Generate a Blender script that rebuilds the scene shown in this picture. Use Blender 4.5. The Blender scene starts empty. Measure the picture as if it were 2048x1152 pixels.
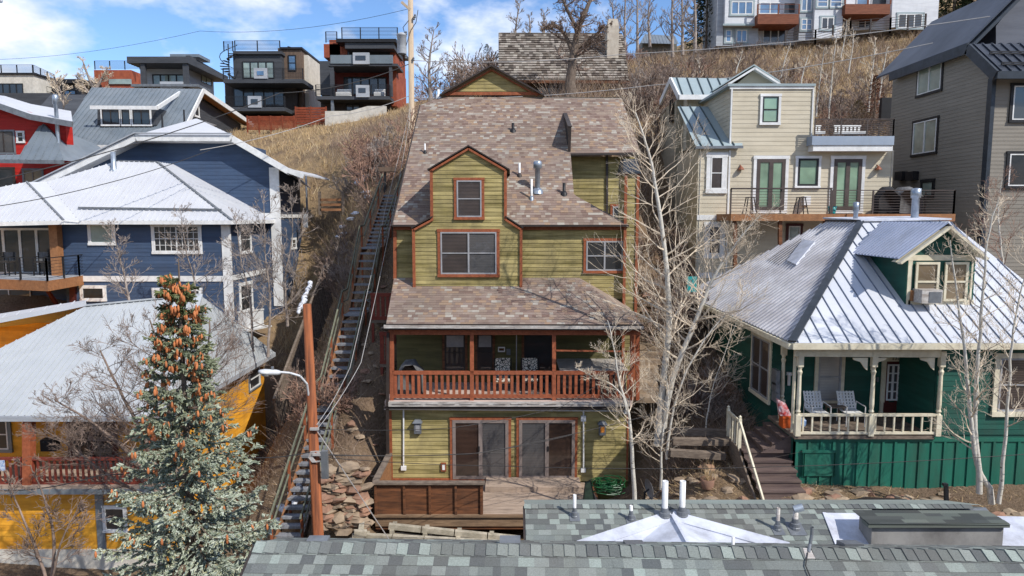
import bpy, math, random
import numpy as np
from mathutils import Vector as V
R=random.Random(7)
C=bpy.context.scene.collection
# ---------------------------------------------------------------- camera
H=9.0; PITCH=math.radians(6.0); FP=1365.0
FW=V((0,math.cos(PITCH),-math.sin(PITCH))); UP=V((0,math.sin(PITCH),math.cos(PITCH))); CAM=V((0,0,H))
def ray(u,v): return FW+V((1,0,0))*((u-1024)/FP)+UP*((576-v)/FP)
def PY(u,v,Y): d=ray(u,v); return CAM+d*(Y/d.y)
def PX(u,v,X): d=ray(u,v); return CAM+d*(X/d.x)
def PZ(u,v,Z): d=ray(u,v); return CAM+d*((Z-H)/d.z)
def PP(u,v,p,n): d=ray(u,v); return CAM+d*((V(p)-CAM).dot(n)/d.dot(n))
def zat(v,Y): return PY(1024,v,Y).z
def xat(u,v,Y): return PY(u,v,Y).x
X1=V((1,0,0)); Y1=V((0,1,0)); Z1=V((0,0,1))
# ---------------------------------------------------------------- mesh builder
class MB:
    def __init__(s): s.v=[]; s.f=[]; s.m=[]
    def poly(s,pts,m=0):
        i=len(s.v); s.v+= [tuple(p) for p in pts]; s.f.append(tuple(range(i,i+len(pts)))); s.m.append(m)
    def hexa(s,p,m=0):   # p: 8 corners, bottom 4 then top 4
        i=len(s.v); s.v+=[tuple(q) for q in p]
        for f in ((0,3,2,1),(4,5,6,7),(0,1,5,4),(1,2,6,5),(2,3,7,6),(3,0,4,7)):
            s.f.append(tuple(i+k for k in f)); s.m.append(m)
    def box(s,x0,x1,y0,y1,z0,z1,m=0):
        s.hexa([(x0,y0,z0),(x1,y0,z0),(x1,y1,z0),(x0,y1,z0),(x0,y0,z1),(x1,y0,z1),(x1,y1,z1),(x0,y1,z1)],m)
    def fbox(s,Y,x0,y0,x1,y1,d,m=0):  # front face at depth Y spans the given rectangle, d deep
        a=PY(x0,y1,Y); b=PY(x1,y0,Y); s.box(a.x,b.x,Y,Y+d,a.z,b.z,m)
    def beam(s,a,b,w,h,m=0,up=None):
        a=V(a); b=V(b); d=(b-a).normalized(); up=V(up) if up else Z1
        if abs(d.dot(up))>.99: up=Y1
        r=d.cross(up).normalized()*(w/2); t=r.cross(d).normalized()*(h/2)
        s.hexa([a-r-t,a+r-t,b+r-t,b-r-t,a-r+t,a+r+t,b+r+t,b-r+t],m)
    def tube(s,a,b,r0,r1,n=6,m=0,cap=False):
        a=V(a); b=V(b); d=(b-a)
        if d.length<1e-6: return
        d.normalize(); up=Z1 if abs(d.z)<.95 else X1
        r=d.cross(up).normalized(); t=r.cross(d)
        i=len(s.v)
        for (p,q) in ((a,r0),(b,r1)):
            for k in range(n):
                an=2*math.pi*k/n; s.v.append(tuple(p+(r*math.cos(an)+t*math.sin(an))*q))
        for k in range(n):
            s.f.append((i+k,i+(k+1)%n,i+n+(k+1)%n,i+n+k)); s.m.append(m)
        if cap:
            s.f.append(tuple(range(i,i+n))); s.m.append(m); s.f.append(tuple(range(i+n,i+2*n))); s.m.append(m)
    def path(s,pts,r,n=4,m=0,r1=None):
        for k in range(len(pts)-1):
            ra=r if r1 is None else r+(r1-r)*k/(len(pts)-1); rb=r if r1 is None else r+(r1-r)*(k+1)/(len(pts)-1)
            s.tube(pts[k],pts[k+1],ra,rb,n,m)
    def lathe(s,base,prof,n=10,m=0,ax=None):
        base=V(base); i=len(s.v)
        for (r,z) in prof:
            for k in range(n):
                an=2*math.pi*k/n; s.v.append((base.x+r*math.cos(an),base.y+r*math.sin(an),base.z+z))
        for j in range(len(prof)-1):
            for k in range(n):
                s.f.append((i+j*n+k,i+j*n+(k+1)%n,i+(j+1)*n+(k+1)%n,i+(j+1)*n+k)); s.m.append(m)
        s.f.append(tuple(i+(len(prof)-1)*n+k for k in range(n))); s.m.append(m)
    def prism(s,pts,d,m=0):   # extrude polygon along vector d
        d=V(d); pts=[V(p) for p in pts]; n=len(pts); i=len(s.v)
        s.v+=[tuple(p) for p in pts]+[tuple(p+d) for p in pts]
        s.f.append(tuple(range(i,i+n))); s.f.append(tuple(range(i+2*n-1,i+n-1,-1))); s.m+=[m,m]
        for k in range(n): s.f.append((i+k,i+(k+1)%n,i+n+(k+1)%n,i+n+k)); s.m.append(m)
    def blob(s,c,rx,ry,rz,rng,m=0,j=.25):  # irregular rock
        c=V(c); i=len(s.v); a0=rng.random()*6
        rings=[(-1,.55),(-.35,1),(.45,.9),(1,.45)]; n=6
        for (h,r) in rings:
            for k in range(n):
                an=a0+2*math.pi*k/n+rng.uniform(-.2,.2); q=r*(1+rng.uniform(-j,j))
                s.v.append((c.x+rx*q*math.cos(an),c.y+ry*q*math.sin(an),c.z+rz*(h+rng.uniform(-.12,.12))))
        for jn in range(3):
            for k in range(n): s.f.append((i+jn*n+k,i+jn*n+(k+1)%n,i+(jn+1)*n+(k+1)%n,i+(jn+1)*n+k)); s.m.append(m)
        s.f.append(tuple(i+3*n+k for k in range(n))); s.m.append(m)
    def build(s,name,mats,parent=None,smooth=False):
        if not isinstance(mats,(list,tuple)): mats=[mats]
        o=V((0,0,0)); q=parent
        while q is not None: o+=q.location; q=q.parent
        me=bpy.data.meshes.new(name)
        vv=[(x-o.x,y-o.y,z-o.z) for x,y,z in s.v]
        me.from_pydata(vv,[],s.f)
        for mm in mats: me.materials.append(mm)
        if len(mats)>1: me.polygons.foreach_set('material_index',s.m)
        if smooth: me.polygons.foreach_set('use_smooth',[True]*len(s.f))
        me.update()
        ob=bpy.data.objects.new(name,me); C.objects.link(ob)
        if parent is not None: ob.parent=parent
        return ob
def tag(o,label=None,cat=None,group=None,kind=None):
    if label: o['label']=label
    if cat: o['category']=cat
    if group: o['group']=group
    if kind: o['kind']=kind
    return o
def thing(name,label,cat,loc,group=None):
    o=bpy.data.objects.new(name,None); C.objects.link(o); o.location=loc; o.empty_display_size=.2
    return tag(o,label,cat,group)
def copy_tree(o,parent=None):
    c=o.copy(); C.objects.link(c); c.parent=parent
    for ch in list(o.children): copy_tree(ch,c)
    return c
def single(mb,name,mats,label,cat,group=None,smooth=False):  # one-mesh thing, origin moved to its base centre
    xs=[p[0] for p in mb.v]; ys=[p[1] for p in mb.v]; zs=[p[2] for p in mb.v]
    o=V(((min(xs)+max(xs))/2,(min(ys)+max(ys))/2,min(zs)))
    mb.v=[(x-o.x,y-o.y,z-o.z) for x,y,z in mb.v]
    ob=mb.build(name,mats,None,smooth); ob.location=o
    return tag(ob,label,cat,group)
# ---------------------------------------------------------------- scanlines
def span(poly,v,ax=1):
    hit=[]
    n=len(poly)
    for i in range(n):
        a=poly[i]; b=poly[(i+1)%n]
        if (a[ax]-v)*(b[ax]-v)<=0 and abs(a[ax]-b[ax])>1e-9:
            t=(v-a[ax])/(b[ax]-a[ax]); hit.append(a[1-ax]+t*(b[1-ax]-a[1-ax]))
    return (min(hit),max(hit)) if len(hit)>1 else None
class Fr:   # a flat frame: origin, horizontal axis, up axis, outward normal
    def __init__(s,O,U,Vv,N): s.O=V(O); s.U=V(U); s.V=V(Vv); s.N=V(N)
    def p(s,u,v,n=0): return s.O+s.U*u+s.V*v+s.N*n
    def q(s,P): d=V(P)-s.O; return (d.dot(s.U),d.dot(s.V))
def front(Y): return Fr((0,Y,0),X1,Z1,-Y1)
def leftw(X): return Fr((X,0,0),Y1,Z1,-X1)     # faces -X
def rightw(X): return Fr((X,0,0),Y1,Z1,X1)     # faces +X
def slope(p,run,rise,face='-Y'):   # frame on a roof plane through p
    if face=='-Y': vv=V((0,run,rise)).normalized(); return Fr(p,X1,vv,X1.cross(vv).normalized() if X1.cross(vv).z>0 else -X1.cross(vv))
    if face=='-X': vv=V((run,0,rise)).normalized(); n=Y1.cross(vv); return Fr(p,Y1,vv,n if n.z>0 else -n)
    if face=='+X': vv=V((-run,0,rise)).normalized(); n=Y1.cross(vv); return Fr(p,Y1,vv,n if n.z>0 else -n)
    if face=='+Y': vv=V((0,-run,rise)).normalized(); n=X1.cross(vv); return Fr(p,X1,vv,n if n.z>0 else -n)
def plane3(a,b,c,udir):   # frame from three points
    a,b,c=V(a),V(b),V(c); n=(b-a).cross(c-a).normalized()
    if n.z<0: n=-n
    u=V(udir)-n*V(udir).dot(n); u.normalize(); v=n.cross(u)
    if v.z<0: v=-v
    return Fr(a,u,v,n)
def courses(mb,fr,poly,h,lip=.015,tab=None,rng=None,m=0,jit=0,back=True):
    v0=min(p[1] for p in poly); vm=max(p[1] for p in poly); row=0
    if back: mb.poly([fr.p(u,v,-.004) for u,v in poly],m)
    while v0<vm-1e-4:
        v1=min(v0+h,vm); a=span(poly,v0+1e-4); b=span(poly,v1-1e-4)
        if a and b:
            cuts=[0,1]
            if tab:
                w=max(a[1]-a[0],.01); cuts=[0]; x=rng.uniform(.05,1)*tab
                while x<w: cuts.append(x/w); x+=tab*rng.uniform(.6,1.4)
                cuts.append(1)
            for k in range(len(cuts)-1):
                s,t=cuts[k],cuts[k+1]; l=lip+(rng.uniform(0,jit) if jit else 0)
                a0=a[0]+(a[1]-a[0])*s; a1=a[0]+(a[1]-a[0])*t; b0=b[0]+(b[1]-b[0])*s; b1=b[0]+(b[1]-b[0])*t
                if tab: b0=max(b[0],min(b[1],a0)) if s>0 else b[0]; b1=max(b[0],min(b[1],a1)) if t<1 else b[1]
                i=len(mb.v)
                mb.v+=[tuple(fr.p(a0,v0,l)),tuple(fr.p(a1,v0,l)),tuple(fr.p(b1,v1,.003 if l>.004 else 0)),tuple(fr.p(b0,v1,.003 if l>.004 else 0)),tuple(fr.p(a0,v0,0)),tuple(fr.p(a1,v0,0))]
                mb.f+=[(i,i+1,i+2,i+3),(i+4,i+5,i+1,i)]; mb.m+=[m,m]
        v0=v1; row+=1
def seams(mb,fr,poly,sp=.4,h=.04,w=.03,m=0,rm=0,th=.03,off=0.):
    mb.poly([fr.p(u,v) for u,v in poly],m)
    u0=min(p[0] for p in poly); u1=max(p[0] for p in poly); u=u0+sp*(.5+off)
    while u<u1:
        s=span(poly,u,0)
        if s and s[1]-s[0]>.1:
            a=s[0]+.01; b=s[1]-.01; c=w/2
            mb.hexa([fr.p(u-c,a,0),fr.p(u+c,a,0),fr.p(u+c,b,0),fr.p(u-c,b,0),fr.p(u-c,a,h),fr.p(u+c,a,h),fr.p(u+c,b,h),fr.p(u-c,b,h)],rm)
        u+=sp
def qpx(fr,pts): return [fr.q(PP(u,v,fr.O,fr.N)) for u,v in pts]
def band(mb,fr,pts,w,t,m=0,n0=0):    # boards following a polyline in a frame
    for (a,b) in zip(pts[:-1],pts[1:]):
        A=fr.p(a[0],a[1],n0+t/2); B=fr.p(b[0],b[1],n0+t/2); mb.beam(A,B,t,w,m,up=(B-A).cross(fr.N).normalized())
# ---------------------------------------------------------------- materials
def s(r,g,b):
    f=lambda c:(c/255/12.92 if c/255<=.04045 else ((c/255+.055)/1.055)**2.4)
    return (f(r),f(g),f(b),1)
def mk(name):
    m=bpy.data.materials.new(name); m.use_nodes=True; nt=m.node_tree
    return m,nt,nt.nodes['Principled BSDF']
def node(nt,t,**k):
    n=nt.nodes.new(t)
    for a,b in k.items():
        if a in n.inputs.keys(): n.inputs[a].default_value=b
        else: setattr(n,a,b)
    return n
def mixc(nt,fac,a,b,bt='MIX'):
    n=nt.nodes.new('ShaderNodeMix'); n.data_type='RGBA'; n.blend_type=bt
    for i,x in ((0,fac),(6,a),(7,b)):
        if isinstance(x,(float,int,tuple)): n.inputs[i].default_value=x
        else: nt.links.new(x,n.inputs[i])
    return n.outputs[2]
def pos(nt,sc=(1,1,1)):
    g=nt.nodes.new('ShaderNodeNewGeometry'); mp=nt.nodes.new('ShaderNodeMapping'); mp.inputs['Scale'].default_value=sc
    nt.links.new(g.outputs['Position'],mp.inputs[0]); return mp.outputs[0],g
def ramp(nt,fac,stops,interp='LINEAR'):
    r=nt.nodes.new('ShaderNodeValToRGB'); cr=r.color_ramp; cr.interpolation=interp
    while len(cr.elements)<len(stops): cr.elements.new(.5)
    for e,(p,c) in zip(cr.elements,stops): e.position=p; e.color=c if len(c)==4 else (*c,1)
    nt.links.new(fac,r.inputs[0]); return r.outputs[0]
def noise(nt,vec,scale,detail=4,rough=.6):
    n=node(nt,'ShaderNodeTexNoise'); n.inputs['Scale'].default_value=scale; n.inputs['Detail'].default_value=detail; n.inputs['Roughness'].default_value=rough
    nt.links.new(vec,n.inputs['Vector']); return n.outputs['Fac']
def bump(nt,b,h,st=.3,dist=.02):
    n=nt.nodes.new('ShaderNodeBump'); n.inputs['Strength'].default_value=st; n.inputs['Distance'].default_value=dist
    nt.links.new(h,n.inputs['Height']); nt.links.new(n.outputs[0],b.inputs['Normal'])
def M(name,c1,c2=None,sc=(3,3,3),ns=1.,rough=.7,metal=0,isl=.12,bmp=.15,fine=40,dirt=.12,coat=0,spec=.3):
    """weathered surface: two tones by stretched noise, small value change per board/tile, dirt blotches"""
    m,nt,b=mk(name); vec,g=pos(nt,sc)
    c2=c2 or tuple(x*.8 for x in c1[:3])+(1,)
    n1=noise(nt,vec,ns,5,.65)
    col=mixc(nt,ramp(nt,n1,[(.35,(0,0,0)),(.65,(1,1,1))]),c1,c2)
    if isl:
        mr=node(nt,'ShaderNodeMapRange'); nt.links.new(g.outputs['Random Per Island'],mr.inputs[0]); mr.inputs[3].default_value=1-isl; mr.inputs[4].default_value=1+isl
        hs=node(nt,'ShaderNodeHueSaturation'); nt.links.new(mr.outputs[0],hs.inputs['Value']); nt.links.new(col,hs.inputs['Color']); col=hs.outputs[0]
    if dirt:
        v2,_=pos(nt,(1,1,.35)); d=noise(nt,v2,1.3,6,.7)
        col=mixc(nt,ramp(nt,d,[(.45,(0,0,0)),(.8,(dirt*3,)*3)]),col,(.06,.05,.04,1))
    nt.links.new(col,b.inputs['Base Color'])
    v3,_=pos(nt); nf=noise(nt,v3,fine,3,.6)
    rr=node(nt,'ShaderNodeMapRange'); nt.links.new(n1,rr.inputs[0]); rr.inputs[3].default_value=max(0.02,rough-.12); rr.inputs[4].default_value=min(1,rough+.12)
    nt.links.new(rr.outputs[0],b.inputs['Roughness'])
    b.inputs['Metallic'].default_value=metal; b.inputs['Specular IOR Level'].default_value=spec
    if coat: b.inputs['Coat Weight'].default_value=coat; b.inputs['Coat Roughness'].default_value=.03
    if bmp: bump(nt,b,nf,bmp,.01)
    return m
def tiles(name,stops,rough=.9,gran=.25):
    """roof shingles: every tab takes its own colour from a palette"""
    m,nt,b=mk(name); vec,g=pos(nt)
    col=ramp(nt,g.outputs['Random Per Island'],stops,'CONSTANT')
    n1=noise(nt,vec,60,3,.7); col=mixc(nt,gran,col,ramp(nt,n1,[(.3,(.25,.25,.25)),(.7,(1,1,1))]),'MULTIPLY')
    n2=noise(nt,vec,.35,4,.6); col=mixc(nt,ramp(nt,n2,[(.4,(0,0,0)),(.75,(.5,.5,.5))]),col,(.12,.1,.08,1))
    nt.links.new(col,b.inputs['Base Color']); b.inputs['Roughness'].default_value=rough; b.inputs['Specular IOR Level'].default_value=.2
    bump(nt,b,n1,.4,.004); return m
def glass(name,c1,c2=None,axis=2,per=.05,duty=.5,rough=.35,vary=.5):
    """window pane with the blind, curtain or dark room directly behind it, under a glass coat"""
    m,nt,b=mk(name); vec,g=pos(nt)
    n1=noise(nt,vec,.8,3,.5); col=mixc(nt,ramp(nt,n1,[(.35,(0,0,0)),(.7,(1,1,1))]),c1,tuple(x*vary for x in c1[:3])+(1,))
    if c2:
        sx=nt.nodes.new('ShaderNodeSeparateXYZ'); nt.links.new(g.outputs['Position'],sx.inputs[0])
        q=node(nt,'ShaderNodeMath',operation='DIVIDE'); nt.links.new(sx.outputs[axis],q.inputs[0]); q.inputs[1].default_value=per
        f=node(nt,'ShaderNodeMath',operation='FRACT'); nt.links.new(q.outputs[0],f.inputs[0])
        gt=node(nt,'ShaderNodeMath',operation='GREATER_THAN'); nt.links.new(f.outputs[0],gt.inputs[0]); gt.inputs[1].default_value=duty
        col=mixc(nt,gt.outputs[0],col,c2)
    nt.links.new(col,b.inputs['Base Color']); b.inputs['Roughness'].default_value=rough
    b.inputs['Coat Weight'].default_value=1; b.inputs['Coat Roughness'].default_value=.02; b.inputs['Coat IOR'].default_value=1.6
    n3=noise(nt,vec,1.2,2,.5); bp=nt.nodes.new('ShaderNodeBump'); bp.inputs['Strength'].default_value=.05; bp.inputs['Distance'].default_value=.1
    nt.links.new(n3,bp.inputs['Height']); nt.links.new(bp.outputs[0],b.inputs['Coat Normal']); return m
T={}
T['olive']=M('olive_siding',s(160,157,82),s(122,124,60),(.7,.7,6),1.2,.75,isl=.14,dirt=.16)
T['oliveD']=M('olive_wall_plain',s(92,92,50),None,(1,1,5),1,.8,isl=0)
T['rust']=M('redwood_stain',s(154,88,56),s(122,66,42),(4,4,4),2,.7,isl=.1,dirt=.08)
T['rustR']=M('red_railing_stain',s(172,92,64),s(140,70,48),(4,4,4),2,.6,isl=.1,dirt=.05)
T['darktrim']=M('dark_brown_metal',s(62,54,50),s(48,42,40),rough=.5,isl=0,dirt=.05)
T['gutter']=M('pale_gutter',s(200,196,190),s(150,140,132),(1,8,8),2,.4,isl=0,dirt=.2)
T['white']=M('white_paint',s(226,226,224),s(205,205,203),rough=.5,isl=.02,dirt=.06)
T['cream']=M('cream_paint',s(222,214,190),s(200,190,165),rough=.55,isl=.02,dirt=.1)
T['frame']=M('grey_window_frame',s(160,160,162),s(140,140,142),rough=.5,isl=0,dirt=.04)
T['blackm']=M('black_metal',s(40,40,42),s(28,28,30),rough=.5,isl=0,dirt=.0)
T['greym']=M('grey_metal',s(128,132,136),s(105,108,112),rough=.4,metal=.3,isl=0,dirt=.05)
T['galv']=M('galvanised',s(175,185,195),s(140,150,162),rough=.35,metal=.6,isl=0,dirt=.1)
T['conc']=M('concrete',s(178,170,155),s(140,132,118),rough=.9,isl=.08,dirt=.15,bmp=.4)
T['wood']=M('weathered_grey_wood',s(132,118,104),s(96,84,74),(2,2,10),2,.85,isl=.15,dirt=.15,bmp=.4)
T['deck']=M('pale_deck_boards',s(178,158,140),s(146,128,112),(1,8,8),2,.85,isl=.1,dirt=.12,bmp=.3)
T['plank']=M('brown_plank',s(122,78,50),s(78,50,34),(1,8,8),1.5,.7,isl=.2,dirt=.1)
T['plankB']=M('warm_brown_board',s(150,106,72),s(110,76,50),(1,8,8),1.5,.7,isl=.15,dirt=.12)
T['gl_dark']=glass('dark_glass',(.02,.023,.027,1))
T['gl_blind']=glass('blinds_behind_glass',s(84,72,68),s(38,32,32),2,.05,.45)
T['gl_screen']=glass('grey_screen',s(78,76,76),s(66,64,64),2,.06,.5,.6,.8)
T['gl_brown']=glass('brown_blinds',s(78,58,48),s(30,22,20),2,.045,.5)
T['gl_green']=glass('green_shade_glass',s(138,168,140),None)
T['gl_white']=glass('white_blinds',s(185,182,178),s(150,148,146),2,.05,.6)
T['gl_tan']=glass('tan_curtain_glass',s(130,110,84),None)
T['gl_blue']=glass('sky_blue_glass',s(92,128,165),None)
def pal(*cs):
    n=len(cs); return [(i/n,c) for i,c in enumerate(cs)]
T['shC']=tiles('brown_shingles',pal(s(132,108,98),s(124,98,88),s(142,118,106),s(118,90,82),s(150,126,110),s(128,104,96),s(150,112,88),s(112,82,76),s(136,112,100),s(186,180,170),s(126,100,90),s(172,166,156),s(104,74,70),s(160,120,92),s(138,114,104),s(122,96,88)))
T['shG']=tiles('grey_green_shingles',pal(s(118,122,116),s(100,104,100),s(134,140,132),s(92,94,92),s(110,114,110),s(146,156,146),s(104,106,102),s(126,132,126),s(86,88,88),s(112,116,112)))
T['shake']=tiles('wood_shakes',pal(s(150,142,132),s(128,118,108),s(170,162,150),s(108,98,90),s(140,132,122),s(118,108,98),s(160,150,140),s(88,80,74)))
T['concr_tile']=T['conc']
T['greymD']=M('dark_slate_metal',s(62,68,76),s(50,56,62),rough=.4,metal=.3,isl=0,dirt=.05)
T['doorframe']=M('taupe_door_frame',s(134,122,116),s(118,106,100),rough=.5,isl=0,dirt=.05)
T['deckPink']=M('pinkish_deck_floor',s(206,184,172),s(180,158,146),(1,6,1),2,.8,isl=0,dirt=.05)
T['lampGl']=M('amber_lamp_glass',s(220,150,70),s(200,120,50),rough=.3,isl=0,dirt=0)
T['olive']=M('olive_siding',s(186,176,104),s(148,142,76),(.5,.5,5),1.1,.75,isl=.13,dirt=.12)
T['yellow']=M('golden_yellow_siding',s(238,160,30),s(216,136,22),(.5,.5,4),1,.6,isl=.06,dirt=.05)
T['blue']=M('navy_blue_siding',s(74,92,136),s(62,78,118),(.5,.5,4),1,.6,isl=.06,dirt=.05)
T['red']=M('barn_red_siding',s(190,44,34),s(160,34,28),(.5,.5,4),1,.6,isl=.06,dirt=.05)
T['beige']=M('beige_siding',s(202,190,162),s(188,176,148),(.5,.5,4),1,.6,isl=.04,dirt=.04)
T['taupe']=M('taupe_grey_siding',s(150,144,132),s(140,134,122),(.5,.5,4),1,.65,isl=.03,dirt=.04)
T['green']=M('deep_green_siding',s(24,98,80),s(18,80,66),(.5,.5,4),1,.6,isl=.08,dirt=.06)
T['greenB']=M('bright_green_board',s(34,122,100),s(26,104,84),(3,3,.6),1,.55,isl=.06,dirt=.1)
T['whites']=M('white_siding',s(212,214,216),s(196,198,202),(.5,.5,4),1,.6,isl=.03,dirt=.05)
T['greyw']=M('light_grey_siding',s(170,174,178),s(150,154,160),(.5,.5,4),1,.6,isl=.03,dirt=.05)
T['charc']=M('charcoal_cladding',s(72,74,78),s(58,60,64),(.5,.5,4),1,.6,isl=.05,dirt=.0)
T['brickr']=M('russet_cladding',s(158,84,56),s(132,66,46),(.7,.7,.7),2,.7,isl=.05,dirt=.05)
T['woodm']=M('brown_vertical_cladding',s(112,94,80),s(88,72,60),(4,4,.5),1,.7,isl=.05,dirt=.05)
T['corten']=M('rust_fence_panel',s(138,66,40),s(112,52,32),(1,1,1),2,.8,isl=.08,dirt=.1)
T['cream2']=M('cream_stucco',s(208,202,190),s(190,184,172),rough=.9,isl=0,dirt=.12)
T['rfgrey']=M('grey_standing_seam',s(128,136,142),s(112,122,130),(.6,.6,.6),.6,.4,metal=.25,isl=0,dirt=.1,bmp=.05)
T['rfwhite']=M('pale_metal_roof',s(196,198,200),s(178,180,184),(.5,.5,.5),.8,.45,metal=.1,isl=0,dirt=.12,bmp=.05)
T['rfyel']=M('light_grey_ribbed_roof',s(168,172,174),s(186,188,190),(.4,.4,.4),.9,.45,metal=.2,isl=0,dirt=.12,bmp=.05)
T['rfgreen']=M('sage_standing_seam',s(128,158,158),s(114,144,146),(.5,.5,.5),.8,.4,metal=.25,isl=0,dirt=.06,bmp=.05)
T['rfpale']=M('bluish_white_seam_roof',s(186,196,212),s(168,180,198),(.5,.5,.5),.8,.35,metal=.2,isl=0,dirt=.1,bmp=.05)
T['rfcorr']=M('weathered_corrugated_roof',s(142,142,152),s(104,102,112),(.8,.3,.8),1.2,.45,metal=.35,isl=0,dirt=.25,bmp=.05)
T['rfdark']=M('slate_blue_seam_roof',s(66,72,84),s(54,60,70),(.5,.5,.5),.8,.4,metal=.3,isl=0,dirt=.05,bmp=.05)
T['membrane']=M('white_membrane',s(214,217,226),s(198,202,214),(.6,.6,.6),1.5,.6,isl=0,dirt=.1,bmp=.1)
T['steps']=M('dark_brown_painted_step',s(84,70,68),s(108,92,84),(.8,5,5),1.5,.7,isl=.08,dirt=.15)
T['doorred']=M('oxblood_door',s(84,40,36),None,rough=.5,isl=0,dirt=.05)
T['orange']=M('orange_bucket',s(200,90,40),None,rough=.5,isl=0,dirt=.1)
T['rock']=M('sandstone_rock',s(150,132,112),s(112,96,82),(1,1,1),2,.95,isl=.25,dirt=.15,bmp=.6,fine=12)
T['rockr']=M('red_sandstone_rock',s(168,112,88),s(136,88,70),(1,1,1),2,.95,isl=.25,dirt=.12,bmp=.6,fine=12)
T['mulch']=M('black_mulch',s(52,42,38),s(34,28,26),(6,6,6),3,1,isl=0,dirt=0,bmp=.9,fine=25)
T['snow']=M('old_snow',s(222,226,234),s(196,200,210),(2,2,2),2,.8,isl=0,dirt=.1,bmp=.3)
T['teal']=M('teal_plastic',s(40,150,150),None,rough=.4,isl=0,dirt=0)
T['pole']=M('orange_brown_treated_pole',s(158,92,54),s(96,56,38),(6,6,.35),2,.8,isl=0,dirt=.1,bmp=.5)
T['poleP']=M('pale_pine_pole',s(206,176,136),s(182,150,110),(6,6,.3),1.5,.8,isl=0,dirt=.06,bmp=.3)
T['wire']=M('dark_cable',s(52,50,50),None,rough=.6,isl=0,dirt=0)
T['wireP']=M('pale_cable',s(176,172,168),None,rough=.5,isl=0,dirt=0)
T['hose']=M('green_hose',s(36,92,52),s(24,70,40),rough=.4,isl=.2,dirt=0)
T['fabric']=M('grey_cover_fabric',s(112,112,112),s(78,78,80),(2,2,.6),3,.8,isl=0,dirt=.05)
T['wicker']=M('dark_wicker',s(66,60,56),s(40,36,34),(8,8,8),4,.7,isl=0,dirt=0)
def floral():
    m,nt,b=mk('floral_cushion'); vec,g=pos(nt); v=node(nt,'ShaderNodeTexVoronoi'); v.inputs['Scale'].default_value=9; v.feature='DISTANCE_TO_EDGE'; nt.links.new(vec,v.inputs['Vector'])
    n=noise(nt,vec,14,3,.6); a=node(nt,'ShaderNodeMath',operation='MULTIPLY'); nt.links.new(v.outputs['Distance'],a.inputs[0]); nt.links.new(n,a.inputs[1])
    c=ramp(nt,a.outputs[0],[(0,s(60,60,56)),(.05,s(214,208,192)),(.16,s(150,120,104)),(.22,s(220,214,200))],'CONSTANT'); nt.links.new(c,b.inputs['Base Color']); b.inputs['Roughness'].default_value=.9; return m
T['floral']=floral()
T['rustR2']=M('red_brown_railing_stain',s(128,58,44),s(104,46,36),(4,4,4),2,.6,isl=.1,dirt=.05)
T['signb']=M('blue_white_sign',s(60,110,170),s(220,225,230),(6,6,6),3,.4,isl=0,dirt=0)
T['orangew']=M('honey_timber',s(176,112,66),s(150,92,52),(4,4,4),2,.6,isl=.05,dirt=.05)
T['gl_green2']=glass('pale_green_glass',s(150,165,155),None)
T['fabricD']=M('black_cover_fabric',s(46,46,48),s(32,32,34),(2,2,.6),3,.8,isl=0,dirt=.05)
T['charc2']=M('brown_black_cladding',s(70,60,54),s(52,44,40),(4,4,.5),1,.7,isl=.05,dirt=.0)
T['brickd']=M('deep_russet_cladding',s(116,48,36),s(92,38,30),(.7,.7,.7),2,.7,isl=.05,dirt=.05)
T['greyw2']=M('blue_grey_panel',s(116,126,132),s(104,114,120),(.5,.5,.5),1,.4,isl=0,dirt=.05)
T['blue']=M('navy_blue_siding',s(66,82,116),s(54,68,98),(.5,.5,4),1,.6,isl=.06,dirt=.05)
T['shC']=tiles('brown_shingles',pal(s(160,138,124),s(150,126,114),s(170,148,134),s(142,118,108),s(176,154,138),s(154,132,122),s(184,148,118),s(134,108,98),s(162,140,128),s(206,202,194),s(152,128,116),s(192,186,178),s(124,98,90),s(188,152,122),s(164,142,130),s(148,124,112)))
T['rfcorr2']=M('faded_roof_patch',s(150,140,132),s(96,90,90),(2,2,2),2,.6,isl=0,dirt=.2)
T['gl_white2']=glass('bright_door_glass',s(70,74,78),None)
T['bag']=M('printed_white_bag',s(228,226,228),s(190,60,56),(2.2,2.2,2.2),2.6,.4,isl=0,dirt=0)
T['bluebag']=M('blue_plastic',s(40,120,190),s(200,215,230),(6,6,6),2,.3,isl=0,dirt=0)
T['greyb']=M('blue_grey_metal_panel',s(150,162,176),s(138,150,166),(.5,.5,.5),1,.5,isl=0,dirt=.05)
T['bronze']=M('dark_bronze',s(84,74,70),s(70,62,58),rough=.5,isl=0,dirt=0)
T['copper']=M('copper',s(140,84,62),None,rough=.5,isl=0,dirt=0)
T['rfgreenD']=M('sage_seam',s(66,80,82),None,rough=.5,isl=0,dirt=0)
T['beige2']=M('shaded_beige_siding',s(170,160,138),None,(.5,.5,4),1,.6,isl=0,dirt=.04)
T['taupeD']=M('blue_grey_shingle_wall',s(96,100,110),s(84,88,98),(.5,.5,4),1,.65,isl=.03,dirt=.04)
T['plankB2']=M('red_brown_balcony',s(128,76,52),s(104,60,42),(1,1,6),1.5,.7,isl=.15,dirt=.05)
T['block']=M('pale_chimney_block',s(176,164,150),s(158,146,132),(3,3,3),1,.9,isl=0,dirt=.1,bmp=.3)
T['charcg']=M('grey_green_wall',s(106,106,98),s(94,94,88),(.5,.5,4),1,.7,isl=.05,dirt=.0)
T['conc2']=M('grey_parapet_wall',s(150,148,144),s(120,118,116),(1,1,1),1.5,.9,isl=0,dirt=.15,bmp=.3)
T['shGd']=tiles('dark_grey_shingles',pal(s(74,80,76),s(62,66,64),s(86,92,88),s(56,58,58)))
T['olive']=M('olive_siding',s(174,164,102),s(134,126,72),(.5,.5,5),1.1,.75,isl=.14,dirt=.14)
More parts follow.
